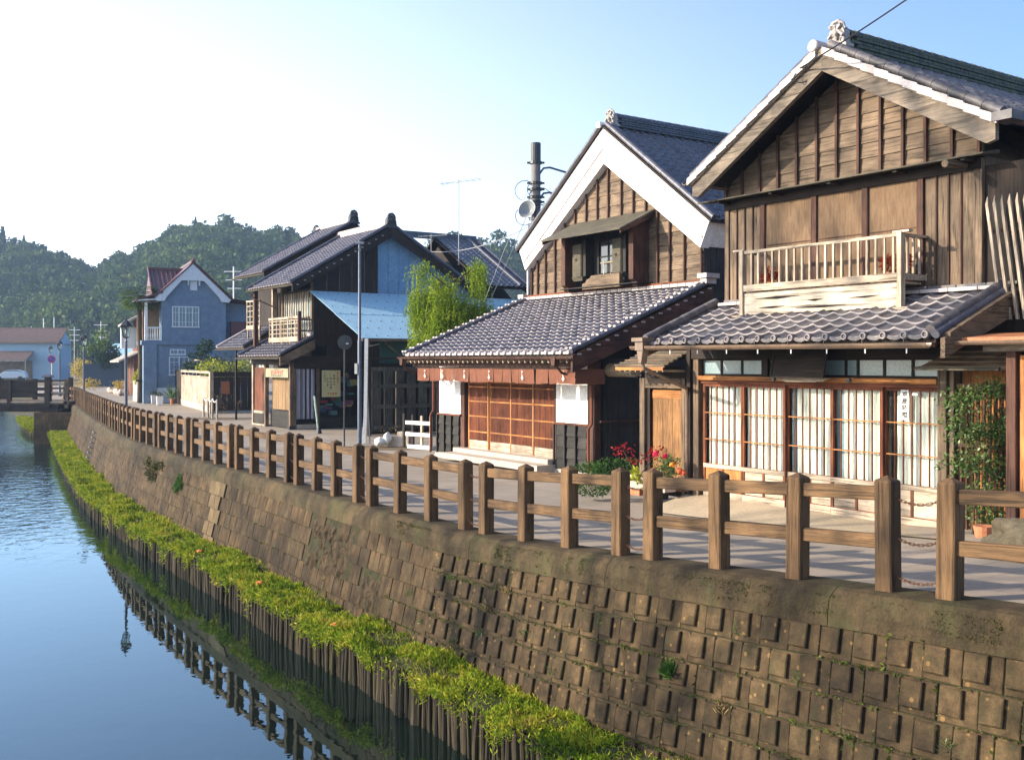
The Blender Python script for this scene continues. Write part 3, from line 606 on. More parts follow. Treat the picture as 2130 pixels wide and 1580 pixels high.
for s, o in zip(s_, o_):
    k = noise.noise(Vector((s * .9, o * 2.2, 4))) + .5 * noise.noise(Vector((s * 3.1, o * 5, 8)))
    if k < (-.2 if s > 7 else -.04) and rnd.random() < .9: continue
    q = berm(s, min(o, 1.26)); hang = 0
    if o > 1.22:
        hang = rnd.random() ** 1.5 * max(.04, .20 + .60 * noise.noise(Vector((s * 1.6, 0, 1))) + .25 * noise.noise(Vector((s * 5.5, 0, 4))))
        e = LP(s, o + .06 * (1 - hang * 2), 0); q = Vector((e.x, e.y, q.z - hang + .03))
    C.append((q.x, q.y, q.z + rnd.random() * .06 * (.4 + 2.0 * max(0, k)))); LL.append(.022 + .02 * rnd.random() + .0011 * max(0, s))
C = np.array(C); n = len(C); L = np.array(LL)
d = unit(nrs.normal(size=(n, 3)) * .8 + np.array([-.25, -.15, .45])); u = unit(np.cross(d, nrs.normal(size=(n, 3))))
v, q = leaf_quads(C, d, u, L * 1.9, L * .42); arrays_mesh('bank_moss', v, q, L_moss, kind='stuff')
C = []; D = []; L = []
for _ in range(3600):
    s = -1.5 + 40 * rnd.random() ** 1.6
    if noise.noise(Vector((s * 1.3, 9, 0))) < .05: continue
    q = berm(s, rnd.uniform(.6, 1.3)); C.append((q.x, q.y, q.z)); D.append((rnd.gauss(-.25, .45), rnd.gauss(-.15, .45), 1)); L.append(rnd.uniform(.07, .2))
C = np.array(C); D = unit(np.array(D)); U = unit(np.cross(D, nrs.normal(size=D.shape))); v, q = leaf_quads(C, D, U, np.array(L), np.full(len(C), .008))
arrays_mesh('bank_grass', v, q, leafmat('bank grass blades', [(0.05, 0.10, 0.01), (0.14, 0.2, 0.02), (0.34, 0.26, 0.09), (0.25, 0.17, 0.07)], scale=1.2), kind='stuff')
for k, s in enumerate([12.6, 16.4, 9.3]):
    o = MB().blob((0, 0, 0), (.07, .05, .03), k, .5, 2).build('fallen_leaf', plain('orange leaf %d' % k, (.6, .2, .04))); o.location = berm(s, 1.2) + Vector((0, 0, .08))
    tag(o, 'curled orange leaf on the mossy bank, ' + ['middle one', 'farthest', 'nearest'][k], 'leaf', 'orange leaves on the mossy bank')
# ------------------------------------------------------------------ timber fence
PW = .165
def post_mesh(seed):
    r = random.Random(seed); m = MB(); h = PW / 2; c = .012
    ring = lambda k, z, c=c: [(x * k, y * k, z) for x, y in [(-h + c, -h), (h - c, -h), (h, -h + c), (h, h - c), (h - c, h), (-h + c, h), (-h, h - c), (-h, -h + c)]]
    m.loft([ring(1.01, -.02), ring(1, .35), ring(1.0, .7), ring(.995, .94), ring(.93, .955), ring(.10, .995)]); return m.mesh('post')
posts = [post_mesh(i) for i in range(2)]
for me in posts: me.materials.append(W['fence_z'])
railm = [MB().cbox(-.5, .5, -.036, .036, -.062, .062, .008, 'x').mesh('rail') for _ in range(2)]
for me in railm: me.materials.append(W['fence_x'])
def chain_mesh(L, sag):
    m = MB(); n = max(6, int(L / .038)); pts = []
    for i in range(n + 1):
        a = i / n; pts.append(Vector(((a - .5) * L, 0, -sag * 4 * a * (1 - a))))
    for i in range(n):
        a, b = pts[i], pts[i + 1]; d = (b - a); e = d.normalized() * .012; a2, b2 = a - e, b + e; side = Vector((0, 1, 0)) if i % 2 else d.normalized().cross(Vector((0, 1, 0)))
        w = .011; ring = [a2 + side * w * .6, a2 * .75 + b2 * .25 + side * w, a2 * .25 + b2 * .75 + side * w, b2 + side * w * .6, b2 - side * w * .6, a2 * .25 + b2 * .75 - side * w, a2 * .75 + b2 * .25 - side * w, a2 - side * w * .6, a2 + side * w * .6]
        m.tube(ring, .0035, 4, False)
    return m.mesh('chain')
cm = chain_mesh(.40, .045); cm.materials.append(M_rust)
ground_desc = ['nearest full bay, in front of the curtained sliding doors', 'in front of the bush and the brown cloth shop front', 'in front of the black panels of the cloth-hung shop', 'in front of the pale post and slatted gate', 'in front of the shop with the blue tin roof',
    'in front of the shop corner with the paper sign', 'below the rope barrier on dry grass', 'in front of the bare boarded garden fence end', 'opposite the boarded garden fence', 'opposite the three white planters', 'beside the nearest lamp post', 'just past the nearest lamp post', 'opposite the palm trunk', 'opposite the brick-red old house', 'opposite the gold shrub planter', 'short of the farther lamp post', 'beside the farther lamp post', 'touching the bridge end']
def fence_section(ss_, label):
    b0 = LP(ss_[0], 0, 0); root = empty('fence_section', b0, 0, label, 'fence', 'timber fence sections along the canal')
    for s in ss_:
        q = LP(s, 0, 0) - b0; t, n = TN(s)
        link('post', posts[rnd.randrange(2)], root, M4(q, t, n, Vector((0, 0, 1))) @ Matrix.Rotation(rnd.uniform(-.009, .009), 4, 'X') @ Matrix.Rotation(rnd.uniform(-.009, .009), 4, 'Y'))
    for a, b in zip(ss_, ss_[1:]):
        for h in (.84, .42):
            pa = LP(a + PW / 2, 0, h) - b0; pb = LP(b - PW / 2, 0, h) - b0; x = (pb - pa); ln = x.length; x.normalize(); y = Vector((0, 0, 1)).cross(x).normalized()
            M = M4((pa + pb) / 2, x, y, x.cross(y)) @ Matrix.Diagonal((ln, 1, 1, 1)); link('rail', railm[rnd.randrange(2)], root, M)
    return root
fence_section([0, -.98, -1.96, -2.94], 'timber fence bay cut by the right edge, beside the chain gap')
FS = []
for k in range(18):
    s0 = .58 + 3.48 * k; FS.append(fence_section([s0 + .98 * i for i in range(4)], 'brown timber fence bay, ' + ground_desc[k]))
for k in range(18):
    a = (.0 if k == 0 else .58 + 3.48 * (k - 1) + 2.94); b = .58 + 3.48 * k; mid = (a + b) / 2; r = FS[k]; b0 = r.location
    for h in ((.80, .46, .13) if k < 8 else ((.8, .4))):
        pa = LP(a + PW / 2, 0, h); pb = LP(b - PW / 2, 0, h); x = (pb - pa); ln = x.length; x.normalize(); y = Vector((0, 0, 1)).cross(x).normalized()
        link('chain', cm, r, M4((pa + pb) / 2 - b0, x, y, x.cross(y)) @ Matrix.Diagonal((ln / .40, 1, 1, 1)))
# ------------------------------------------------------------------ shared house parts
def tile_mesh(w, e, mat, roll=1.0, name='tile', seed=0):
    m = MB(); L = e + .035; px = [0, .12, .34, .6, .78, .9, 1.0]; pz = [.026, .010, 0, .006, .030, .042, .026]
    up = [(x * w * 1.0, L, z * roll) for x, z in zip(px, pz)]
    lo = [(x * w * 1.0, 0, z * roll + .030) for x, z in zip(px, pz)]; lip = [(x * w, -.004, z * roll + .002) for x, z in zip(px, pz)]
    b = len(px); m.v = lip + lo + up
    for i in range(b - 1):
        m.f.append((i, i + 1, b + i + 1, b + i)); m.f.append((b + i, b + i + 1, 2 * b + i + 1, 2 * b + i))
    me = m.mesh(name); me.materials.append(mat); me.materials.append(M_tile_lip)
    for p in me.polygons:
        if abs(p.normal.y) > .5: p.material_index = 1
    return me
def tile_roof(parent, O, ex, es, width, length, w, e, mat, n_single, near_u=1.0, name='tile', roll=1.0, slope_up=None):
    """pantiles laid in courses; the nearest n_single are objects, the rest one joined part"""
    ex = Vector(ex).normalized(); es = Vector(es).normalized(); en = ex.cross(es).normalized(); O = Vector(O)
    nc = max(1, round(width / w)); w = width / nc; nr = max(1, round(length / e)); e = length / nr
    me = tile_mesh(w, e, mat, roll); jit = random.Random(nc * 7 + nr); cells = []
    for r in range(nr):
        for c in range(nc): cells.append((r, c))
    cells.sort(key=lambda k: k[0] * .6 + abs(k[1] / nc - near_u) * nc * .5)
    far = MB(); fidx = []
    for k, (r, c) in enumerate(cells):
        o = O + ex * (c * w) + es * (r * e) + en * jit.uniform(-.004, .004)
        M = M4(o, ex, es, en) @ Matrix.Rotation(jit.uniform(-.012, .012), 4, 'Z')
        if k < n_single: link(name, me, parent, M)
        else: far.add([M @ v.co for v in me.vertices], [tuple(f.vertices) for f in me.polygons]); fidx += [f.material_index for f in me.polygons]
    if far.v:
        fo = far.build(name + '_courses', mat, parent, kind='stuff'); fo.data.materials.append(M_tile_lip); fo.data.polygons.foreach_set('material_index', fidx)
    return w, e
def tube_course(parent, p0, p1, r, seg, mat, name='verge_tile', n=10, step=.004, single=True):
    p0 = Vector(p0); p1 = Vector(p1); d = p1 - p0; k = max(1, round(d.length / seg)); me = None; L = d.length / k; x = d.normalized()
    m = MB(); m.tube([(0, 0, 0), (0, 0, L * .985)], [r + step, r], n); me = m.mesh(name); me.materials.append(mat)
    for p in me.polygons: p.use_smooth = len(p.vertices) == 4
    q = Vector((0, 0, 1)).rotation_difference(x).to_matrix().to_4x4()
    for i in range(k): link(name, me, parent, Matrix.Translation(p0 + x * L * i) @ q)
def repeat_box(parent, name, mat, size, places, chamfer=0):
    m = MB(); a, b, c = size
    if chamfer: m.cbox(-a / 2, a / 2, -b / 2, b / 2, -c / 2, c / 2, chamfer, 'z' if c >= max(a, b) else ('x' if a >= b else 'y'))
    else: m.box(-a / 2, a / 2, -b / 2, b / 2, -c / 2, c / 2)
    me = m.mesh(name); me.materials.append(mat)
    for p in places: link(name, me, parent, p if isinstance(p, Matrix) else Matrix.Translation(p))
    return me
def box(parent, name, mat, *a, ch=0, axis='z'):
    return (MB().cbox(*a, ch, axis) if ch else MB().box(*a)).build(name, mat, parent)
def ridge_ornament(parent, o, s, mat, name='ridge_ornament', yaw=0.0):
    m = MB()
    m.prism([(-.2, 0), (.2, 0), (.17, .16), (-.17, .16)], lambda a, b, t: (a, t, b), -.07, .10)
    m.box(-.24, .24, -.10, .12, -.03, .03)
    pl = [(.17 * math.cos(t), .2 + .2 * math.sin(t)) for t in [math.pi * i / 10 for i in range(11)]]
    m.prism([(-.17, .14)] + pl[::-1] + [(.17, .14)][:1], lambda a, b, t: (a, t, b), -.06, .11)
    for sg in (-1, 1):
        sp = [(sg * (.02 + (.16 - .012 * k) * abs(math.cos(.5 + k * .42)) * (1 if k < 8 else .6)), -.085, .12 + .26 * math.sin(.2 + k * .22)) for k in range(12)]
        m.tube(sp, [.035 - .0015 * k for k in range(12)], 6)
        m.tube([(sg * (.13 + .05 * math.cos(t)), -.075, .10 + .05 * math.sin(t)) for t in [.9 * k for k in range(8)]], .016, 5)
    m.blob((0, -.09, .24), (.075, .05, .09), 2, .5, 2); m.blob((.03, -.11, .15), (.05, .04, .04), 4, .5, 1); m.blob((-.06, -.1, .36), (.08, .05, .045), 6, .4, 2)
    m.tube([(-.14, -.04, .36), (-.08, -.05, .44), (.03, -.04, .46), (.12, -.03, .40), (.17, -.03, .3)], [.03, .04, .042, .035, .02], 6)
    o_ = m.build(name, mat, parent); o_.location = o; o_.scale = (s, s, s); o_.rotation_euler = (0, 0, yaw); return o_
def gutter(parent, p0, p1, r, mat, brackets=0, bmat=None, name='gutter'):
    p0 = Vector(p0); p1 = Vector(p1); x = (p1 - p0).normalized(); y = Vector((0, 0, 1)).cross(x)
    m = MB(); sec = [(r * math.cos(t), r * math.sin(t)) for t in [math.pi + math.pi * i / 8 for i in range(9)]]; sec += [(a * .86, b * .86) for a, b in reversed(sec)]
    m.loft([[p + y * a + Vector((0, 0, 1)) * b for a, b in sec] for p in (p0, p1)]); g = m.build(name, mat, parent)
    for i in range(brackets):
        c = p0 + (p1 - p0) * ((i + .5) / brackets)
        MB().tube([c + y * (r * 1.05), c - Vector((0, 0, r * 1.1)), c - y * (r * 1.05), c - y * (r * .9) + Vector((0, 0, .07))], .006, 4).build('gutter_bracket', mat, g)
        MB().box(c.x - .006, c.x + .006, c.y - .006, c.y + .006, c.z - r * 1.9, c.z - r * 1.0).build('bracket_tail', bmat or M_whitep, g)
    return g
def lap_boards(parent, y, z0, z1, exp, uL, uR, mat, name='weatherboard', back=.02, proud=.024):
    z = z0
    while z < z1 - .02:
        t = min(z + exp, z1); a0, a1, b0, b1 = uL(z), uL(t), uR(z), uR(t)
        if b0 - a0 > .06:
            m = MB(); a1 = min(a1, (a1 + b1) / 2); b1 = max(b1, (a1 + b1) / 2)
            m.loft([[(a0, y - proud, z), (b0, y - proud, z), (b0, y + back, z), (a0, y + back, z)], [(a1, y - .004, t + .004), (b1, y - .004, t + .004), (b1, y + back, t + .004), (a1, y + back, t + .004)]])
            m.build(name, mat, parent)
        z += exp
def planks_v(parent, u0, u1, n, y, z0, z1, mat, name='plank', gap=.006, th=.02, seed=1):
    r = random.Random(seed); w = (u1 - u0) / n
    for i in range(n):
        a = u0 + i * w + gap / 2; d = r.uniform(0, .006); box(parent, name, mat, a, a + w - gap, y - th - d, y, z0, z1, ch=.003)
def pleat(parent, name, mat, u0, u1, y, z0, z1, amp=.02, pitch=.09, seed=0, skew=0.0):
    r = random.Random(seed); ph = r.uniform(0, 6); m = MB(); n = max(6, int((u1 - u0) / pitch * 6))
    def f(a, b):
        u = u0 + a * (u1 - u0); k = amp * math.sin(u / pitch * 6.283 + ph + 1.1 * noise.noise(Vector((u * 3, b * 1.2 + seed, seed)))) * (.7 + .5 * noise.noise(Vector((u * 5, seed, 1))))
        return (u + .012 * noise.noise(Vector((u * 7, b * 3, seed))), y + k, z0 + b * (z1 - z0))
    m.grid(f, n, 8); return m.build(name, mat, parent, smooth=True)
def body(parent, poly, y0, y1, mat, name='wall'):
    return MB().prism(poly, lambda a, b, t: (a, t, b), y0, y1).build(name, mat, parent)

# ================================================================== house 1 : large timber shop house on the right
W['amber_z'] = wood('amber brown plank', (0.30, 0.155, 0.06), (0.13, 0.06, 0.025), 'z', piece=.12, ring=22)
H1 = empty('timber_shop_house', (5.07, 14.07, 0), ANG, 'large two-storey timber shop house with curtained sliding doors, balcony and broad board gable', 'house')
bz = .2
body(H1, [(-3.55, .0), (.98, .0), (.98, 2.9), (-3.55, 2.9)], .16, 9.5, W['dark_z'])
body(H1, [(-3.3, 2.9), (1.19, 2.9), (1.19, 5.03), (-.9, 6.55), (-3.3, 5.03)], .42, 9.5, W['grey_z'], 'upper_wall')
box(H1, 'foundation', M_stone, -3.6, 1.02, -.06, .18, -.1, .195)
for u in (-3.56, .90): box(H1, 'post', W['grey_z'], u - .06, u + .07, -.07, .16, .2, 2.62, ch=.006)
box(H1, 'post', W['dark_z'], -3.72, -3.63, -.12, 0, .2, 2.62, ch=.006)
box(H1, 'lintel', W['orange_x'], -3.5, .84, -.09, .14, 2.085, 2.155, ch=.006, axis='x')
box(H1, 'door_track', W['red_x'], -3.5, .84, -.03, .15, 2.035, 2.083)
box(H1, 'beam', W['dark_x'], -3.7, 1.05, -.10, .16, 2.43, 2.62)
# transom lights
tu = [-3.49, -3.06, -2.62, -2.18, -2.06, -1.6, -1.1, -.65, -.45, -.02, .42, .83]
for a, b in zip(tu, tu[1:]):
    if b - a > .15:
        f = MB().box(a, b, .02, .05, 2.16, 2.19).box(a, b, .02, .05, 2.40, 2.43).box(a, a + .02, .02, .05, 2.19, 2.40).box(b - .02, b, .02, .05, 2.19, 2.40).build('transom_window', W['dark_x'], H1)
        box(f, 'pane', M_frost, a + .02, b - .02, .034, .04, 2.19, 2.40)
    else: box(H1, 'post', W['dark_z'], a, b, -.02, .12, 2.16, 2.43)
# sliding doors
def door(k, a, b, y, zb):
    d = MB(); s_ = .045
    d.box(a, a + s_, y, y + .035, zb, 2.035).box(b - s_, b, y, y + .035, zb, 2.035).box(a + s_, b - s_, y, y + .035, 1.985, 2.035).box(a + s_, b - s_, y, y + .035, .665, .735).box(a + s_, b - s_, y, y + .035, zb, zb + .11)
    d.box((a + b) / 2 - .02, (a + b) / 2 + .02, y + .004, y + .032, zb + .11, .665)
    lowm = W['pale_x']
    dr = d.build('sliding_door', W['red_z'], H1)
    for (p0, p1) in ((a + s_, (a + b) / 2 - .02), ((a + b) / 2 + .02, b - s_)): box(dr, 'kick_panel', W['orange_z'] if k == 0 else W['pale_x'], p0, p1, y + .016, y + .022, zb + .11, .665)
    box(dr, 'sill_rail', lowm, a + .01, b - .01, y - .006, y - .001, zb + .0, zb + .10); box(dr, 'middle_rail', lowm, a + .01, b - .01, y - .006, y - .001, .668, .732)
    n = 6; wi = (b - a - 2 * s_) / n
    repeat_box(dr, 'muntin', W['red_z'], (.014, .022, 1.25), [(a + s_ + wi * i, y + .012, 1.36) for i in range(1, n)])
    repeat_box(dr, 'cross_muntin', W['orange_x'], (b - a - 2 * s_, .018, .016), [(((a + b) / 2), y + .006, z) for z in (1.13, 1.56)])
    MB().add([(a + s_, y + .027, .735), (b - s_, y + .027, .735), (b - s_, y + .027, 1.985), (a + s_, y + .027, 1.985)], [(0, 1, 2, 3)]).build('pane', M_glass, dr)
    r = random.Random(k); c0 = a + s_ + (.12 if k in (2, 3, 4) else .0)
    pleat(dr, 'curtain', M_curtain, c0, b - s_ - .01, y + .085, .70, 2.03, .024, .085 + .02 * r.random(), k)
    if k in (2, 3): pleat(dr, 'curtain', M_frost, a + s_ - .01, c0 + .02, y + .11, .70, 2.03, .008, .2, k + 9)
dx = [-3.45, -2.6, -1.75, -.9, -.05, .80]
for k in range(5): door(k, dx[k], dx[k + 1] + .02, (.0, .0, .045, .0, .045)[k], .2)
box(H1, 'interior', M_black, -3.5, .83, .185, .19, .2, 2.1)
# paper strip in the last door
strip = MB().box(.225, .345, -.004, .0, 1.60, 2.0).build('paper_strip', M_whitep, H1); strip.location = (0, .045, 0)
for i, ch in enumerate('地産味噌'):
    text_mesh('lettering', ch, .085, M_wire, strip, Matrix.Translation((.285, -.006, 1.94 - i * .092)) @ Matrix.Rotation(R(90), 4, 'X'))
st2 = box(H1, 'paper_label', M_curtain, .40, .48, .041, .044, 1.93, 1.97)
# name board under the eave
sb = MB().box(-1.68, -.74, -.03, .01, -.21, .21).build('name_board', W['dark_x'], H1); sb.location = (0, -.30, 2.36); sb.rotation_euler = (R(-12), 0, 0)
MB().box(-1.70, -.72, -.04, -.031, .19, .225).box(-1.70, -.72, -.04, -.031, -.225, -.19).box(-1.70, -1.665, -.04, -.031, -.19, .19).box(-.755, -.72, -.04, -.031, -.19, .19).build('board_frame', W['dark_x'], sb)
h = MB().prism([(-1.62, 2.135), (-1.5, 2.09), (-.95, 2.09), (-.8, 2.145), (-.95, 2.165), (-1.5, 2.165)], lambda a, b, t: (a, t, b), -.27, -.12)
for cu in (-1.6, -.82): h.tube([(cu + .04 * math.cos(t), -.28, 2.15 + .035 * math.sin(t)) for t in [.7 * k for k in range(9)]], .011, 5)
h.build('board_bracket', W['pale_x'], H1)
for cu in (-1.86, -.50): MB().lathe([(.0, -.13), (.03, -.13), (.034, -.10), (.02, -.09), (.0, -.09)], (cu, 0, 2.12), 10, 'y').build('iron_knob', M_iron, H1)
# lean-to roof
def slopev(y0, z0, y1, z1): 
    d = Vector((0, y1 - y0, z1 - z0)); return d.normalized(), d.length
es, ln = slopev(-1.15, 2.66, .40, 3.28)
lr = MB().loft([[(-3.5, -1.13, 2.60), (1.52, -1.13, 2.60), (1.52, -1.13, 2.655), (-3.5, -1.13, 2.655)], [(-3.5, .42, 3.22), (1.52, .42, 3.22), (1.52, .42, 3.275), (-3.5, .42, 3.275)]]).build('lower_roof', W['dark_x'], H1)
tw, te = tile_roof(lr, (-3.46, -1.17, 2.665), (1, 0, 0), es, 4.92, ln - .02, .29, .235, M_tile1, 200, .8, roll=1.0)
ring = MB(); ring.lathe([(.0, -.012), (.03, -.012), (.03, -.022), (.047, -.024), (.055, -.012), (.055, .05), (0, .05)], (0, 0, 0), 14, 'y'); rme = ring.mesh('eave_tile'); rme.materials.append(M_tile1)
pan = MB(); pan.prism([(-.12, .0), (-.06, -.035), (.03, -.045), (.1, -.02), (.1, .02), (.03, -.005), (-.05, .01)], lambda a, b, t: (a, t, b), -.015, .01); pme = pan.mesh('eave_lip'); pme.materials.append(M_tile1)
M_ringpale = M_tile_end
for i in range(round(4.92 / tw)):
    u = -3.46 + tw * (i + .88); o = link('eave_tile', rme, lr, Matrix.Translation((u, -1.185, 2.70))); link('eave_lip', pme, lr, Matrix.Translation((u - tw * .48, -1.18, 2.685)))
    r2 = MB().tube([(u + .038 * math.cos(t), -1.212, 2.70 + .038 * math.sin(t)) for t in [2 * math.pi * k / 10 for k in range(11)]], .006, 4, False).build('tile_ring', M_tile_end, lr)
for u0, nm in ((-3.5, 'L'), (1.50, 'R')):
    tube_course(lr, (u0, -1.2, 2.745), (u0, .36, 3.375), .065, .30, M_tile1)
tube_course(lr, (1.56, -1.2, 2.70), (1.56, .36, 3.32), .05, .30, M_tile2)
MB().prism([(-1.16, 2.42), (-1.16, 2.66), (.42, 3.29), (.42, 3.0)], lambda a, b, t: (t, a, b), 1.60, 1.66).build('barge_board', W['grey_y'], H1)
MB().prism([(-1.16, 2.46), (-1.16, 2.60), (.42, 3.22), (.42, 3.05)], lambda a, b, t: (t, a, b), -3.58, -3.53).build('barge_board', W['grey_y'], H1)
for i in range(7):
    a = -1.1 + i * .22; MB().prism([(a, 2.655 + .4 * (a + 1.15)), (a, 2.70 + .4 * (a + 1.15)), (a + .21, 2.70 + .4 * (a + 1.36)), (a + .21, 2.655 + .4 * (a + 1.36))], lambda p, b, t: (t, p, b), 1.565, 1.69).build('barge_cap', W['grey_y'], H1)
n = 17; repeat_box(lr, 'rafter', W['brown_y'], (.05, 1.2, .06), [Matrix.Translation((-3.4 + i * 4.85 / (n - 1), -.52, 2.80)) @ Matrix.Rotation(R(21.8), 4, 'X') for i in range(n)])
for i in range(12):     # pale flashing tiles where the roof meets the wall
    a = -3.36 + i * .415; box(lr, 'flashing_tile', M_tile_end, a, a + .40, .25, .40, 3.30, 3.345); box(lr, 'flashing_tile', M_tile1, a + .1, a + .5, .28, .40, 3.348, 3.385)
gutter(H1, (-3.78, -1.24, 2.63), (1.50, -1.24, 2.60), .065, M_gutter, 9)
rh = MB().box(-3.62, -3.44, -1.32, -1.16, 2.56, 2.74).box(-3.66, -3.40, -1.36, -1.12, 2.70, 2.76).prism([(-3.60, 2.56), (-3.46, 2.56), (-3.50, 2.36), (-3.56, 2.36)], lambda a, b, t: (a, t, b), -1.30, -1.18).build('rain_head', M_gutter, H1)
MB().tube([(-3.53, -1.24, 2.38), (-3.53, -1.22, 2.28), (-3.60, -.5, 2.05), (-3.68, -.16, 1.95), (-3.70, -.12, 1.8), (-3.70, -.12, .25)], .032, 8).build('downspout', M_gutter, H1)
# upper storey front
uy = .40
box(H1, 'corner_post', W['grey_z'], 1.08, 1.20, uy - .05, uy + .02, 3.28, 5.0, ch=.006); box(H1, 'corner_post', W['grey_z'], -3.31, -3.22, uy - .05, uy + .02, 3.28, 5.0, ch=.006)
planks_v(H1, -3.22, -2.54, 4, uy, 3.28, 4.98, W['grey_z'], seed=3); planks_v(H1, .36, 1.08, 4, uy, 3.28, 4.98, W['grey_z'], seed=4)
repeat_box(H1, 'cover_strip', W['brown_z'], (.02, .02, 1.68), [(u, uy - .035, 4.13) for u in (-3.05, -2.88, -2.71, .54, .72, .90)])
for u in (-2.50, -1.49, -.585, .30): box(H1, 'post', W['brown_z'], u - .045, u + .055, uy - .06, uy, 3.28, 4.98, ch=.004)
for a, b in ((-2.45, -1.54), (-1.43, -.63), (-.53, .255)):
    box(H1, 'reed_panel', M_sudare, a, b, uy - .025, uy - .005, 3.30, 4.9)
    box(H1, 'panel_rail', W['brown_x'], a, b, uy - .035, uy - .026, 4.2, 4.215)
box(H1, 'beam', W['dark_x'], -3.3, 1.19, uy - .07, uy, 4.86, 5.0)
# pent shelf below the gable
MB().prism([(.42, 5.08), (.04, 5.005), (.04, 4.985), (.42, 5.03)], lambda a, b, t: (t, a, b), -3.62, 1.40).build('pent_shelf', M_greenshelf, H1)
repeat_box(H1, 'bracket', W['dark_y'], (.06, .32, .05), [(u, .24, 4.975) for u in (-3.2, -2.1, -1.0, .1, 1.1)])
MB().tube([(1.0, .3, 4.93), (1.0, -.15, 4.90)], .05, 8).build('purlin_end', W['grey_y'], H1)
# gable boards and battens
AP, SL, GU = 6.62, .58, -.9
uL = lambda z: max(-3.35, GU - (AP - z) / SL); uR = lambda z: min(1.2, GU + (AP - z) / SL)
lap_boards(H1, uy - .01, 5.075, 6.6, .212, uL, uR, W['grey_x'])
for u in [-3.28, -2.92, -2.55, -2.18, -1.81, -1.43, -1.07, -.69, -.32, .04, .39, .78, 1.16]:
    zt = AP - SL * abs(u - GU) + .02
    if zt > 5.15: box(H1, 'batten', W['brown_z'], u - .02, u + .02, uy - .07, uy - .035, 5.07, zt)
# main roof
RZ, EZ, HW = 6.86, 5.36, 2.62; k_ = (RZ - EZ) / HW; cs = 1 / math.hypot(1, k_); sn = k_ * cs; slopeL = HW / cs; V0, V1 = -.16, 9.6
mr = MB()
for sg in (-1, 1):
    mr.prism([(GU, RZ), (GU + sg * HW, EZ), (GU + sg * HW, EZ - .07), (GU, RZ - .07)], lambda a, b, t: (a, t, b), V0 + .06, V1)
mr = mr.build('main_roof', W['dark_y'], H1)
O = Vector((GU + HW + .03, V0 + .1, EZ + .005)); tile_roof(mr, O, (0, 1, 0), (-cs, 0, sn), V1 - V0, slopeL - .1, .285, .24, M_tile1, 80, 0.0)
O = Vector((GU - HW - .03, V1, EZ + .005)); tile_roof(mr, O, (0, -1, 0), (cs, 0, sn), V1 - V0, slopeL - .1, .285, .24, M_tile1, 0, 1.0)
for sg in (-1, 1):
    a = (GU + sg * .08, RZ - .04 * 1); 
    pts = [(GU, RZ - .05), (GU + sg * (HW - .02), EZ - .05), (GU + sg * (HW - .02), EZ - .30 + .02), (GU + sg * (HW - .14), EZ - .31), (GU, RZ - .345)]
    MB().prism(pts, lambda p, b, t: (p, t, b), V0 - .03 + (0.003 if sg > 0 else 0), V0 + .05).build('barge_board', W['mid_x'], H1)
    MB().prism([(GU, RZ - .03), (GU + sg * HW, EZ - .03), (GU + sg * HW, EZ - .12), (GU, RZ - .12)], lambda p, b, t: (p, t, b), V0 - .065, V0 - .033).build('barge_fascia', W['mid_x'], H1)
    tube_course(mr, (GU + sg * (HW + .04), V0 + .03, EZ + .055), (GU + sg * .1, V0 + .03, RZ + .02), .062, .26, M_tile1)
    nt_ = 12
    for i in range(nt_):
        f0, f1 = i / nt_, (i + .99) / nt_; pa = lambda f, dz: (GU + sg * (.06 + (HW - .02) * f), RZ - .01 - k_ * (.06 + (HW - .02) * f) + dz)
        MB().prism([pa(f0, .015), pa(f1, .035), pa(f1, -.075), pa(f0, -.095)], lambda p, b, t: (p, t, b), V0 - .105, V0 - .068).build('verge_tile', M_tile_end, mr)
MB().box(GU - .16, GU + .16, V0 + .42, V1, RZ - .1, RZ + .25).build('ridge_core', M_mortar, mr)
for sg in (-1, 1):
    m = MB()
    for r in range(5):
        y = V0 + .42 + (r % 2) * .12
        while y < V1 - .1:
            x0 = GU + sg * .15; x1 = GU + sg * (.195 - .004 * r + .012 * ((r % 2))); m.box(min(x0, x1), max(x0, x1), y, y + .225, RZ - .02 + r * .055, RZ + .022 + r * .055); y += .24
    m.build('ridge_tiles', M_ridge_moss, mr, kind='stuff')
tube_course(mr, (GU, V0 + .40, RZ + .27), (GU, V1, RZ + .27), .075, .27, M_ridge_moss, 'ridge_cap', 10, .012)
ridge_ornament(H1, (GU, V0 + .34, RZ + .05), .80, M_fluff)
MB().lathe([(0, -.03), (.05, -.035), (.075, -.045), (.09, -.03), (.09, .2), (0, .2)], (GU - .10, V0 - .08, RZ + .02), 14, 'y').build('end_disc', M_tile_end, H1)
gutter(H1, (GU + HW + .10, V0 - .1, EZ - .02), (GU + HW + .10, V1, EZ - .06), .06, M_gutter, 6)
gutter(H1, (GU - HW - .10, V0 - .1, EZ - .04), (GU - HW - .10, V1, EZ - .06), .055, M_gutter, 0)
MB().box(1.70, 1.96, V0 - .12, V0 + .2, EZ - .08, EZ + .03).build('eave_end', M_tile1, H1)
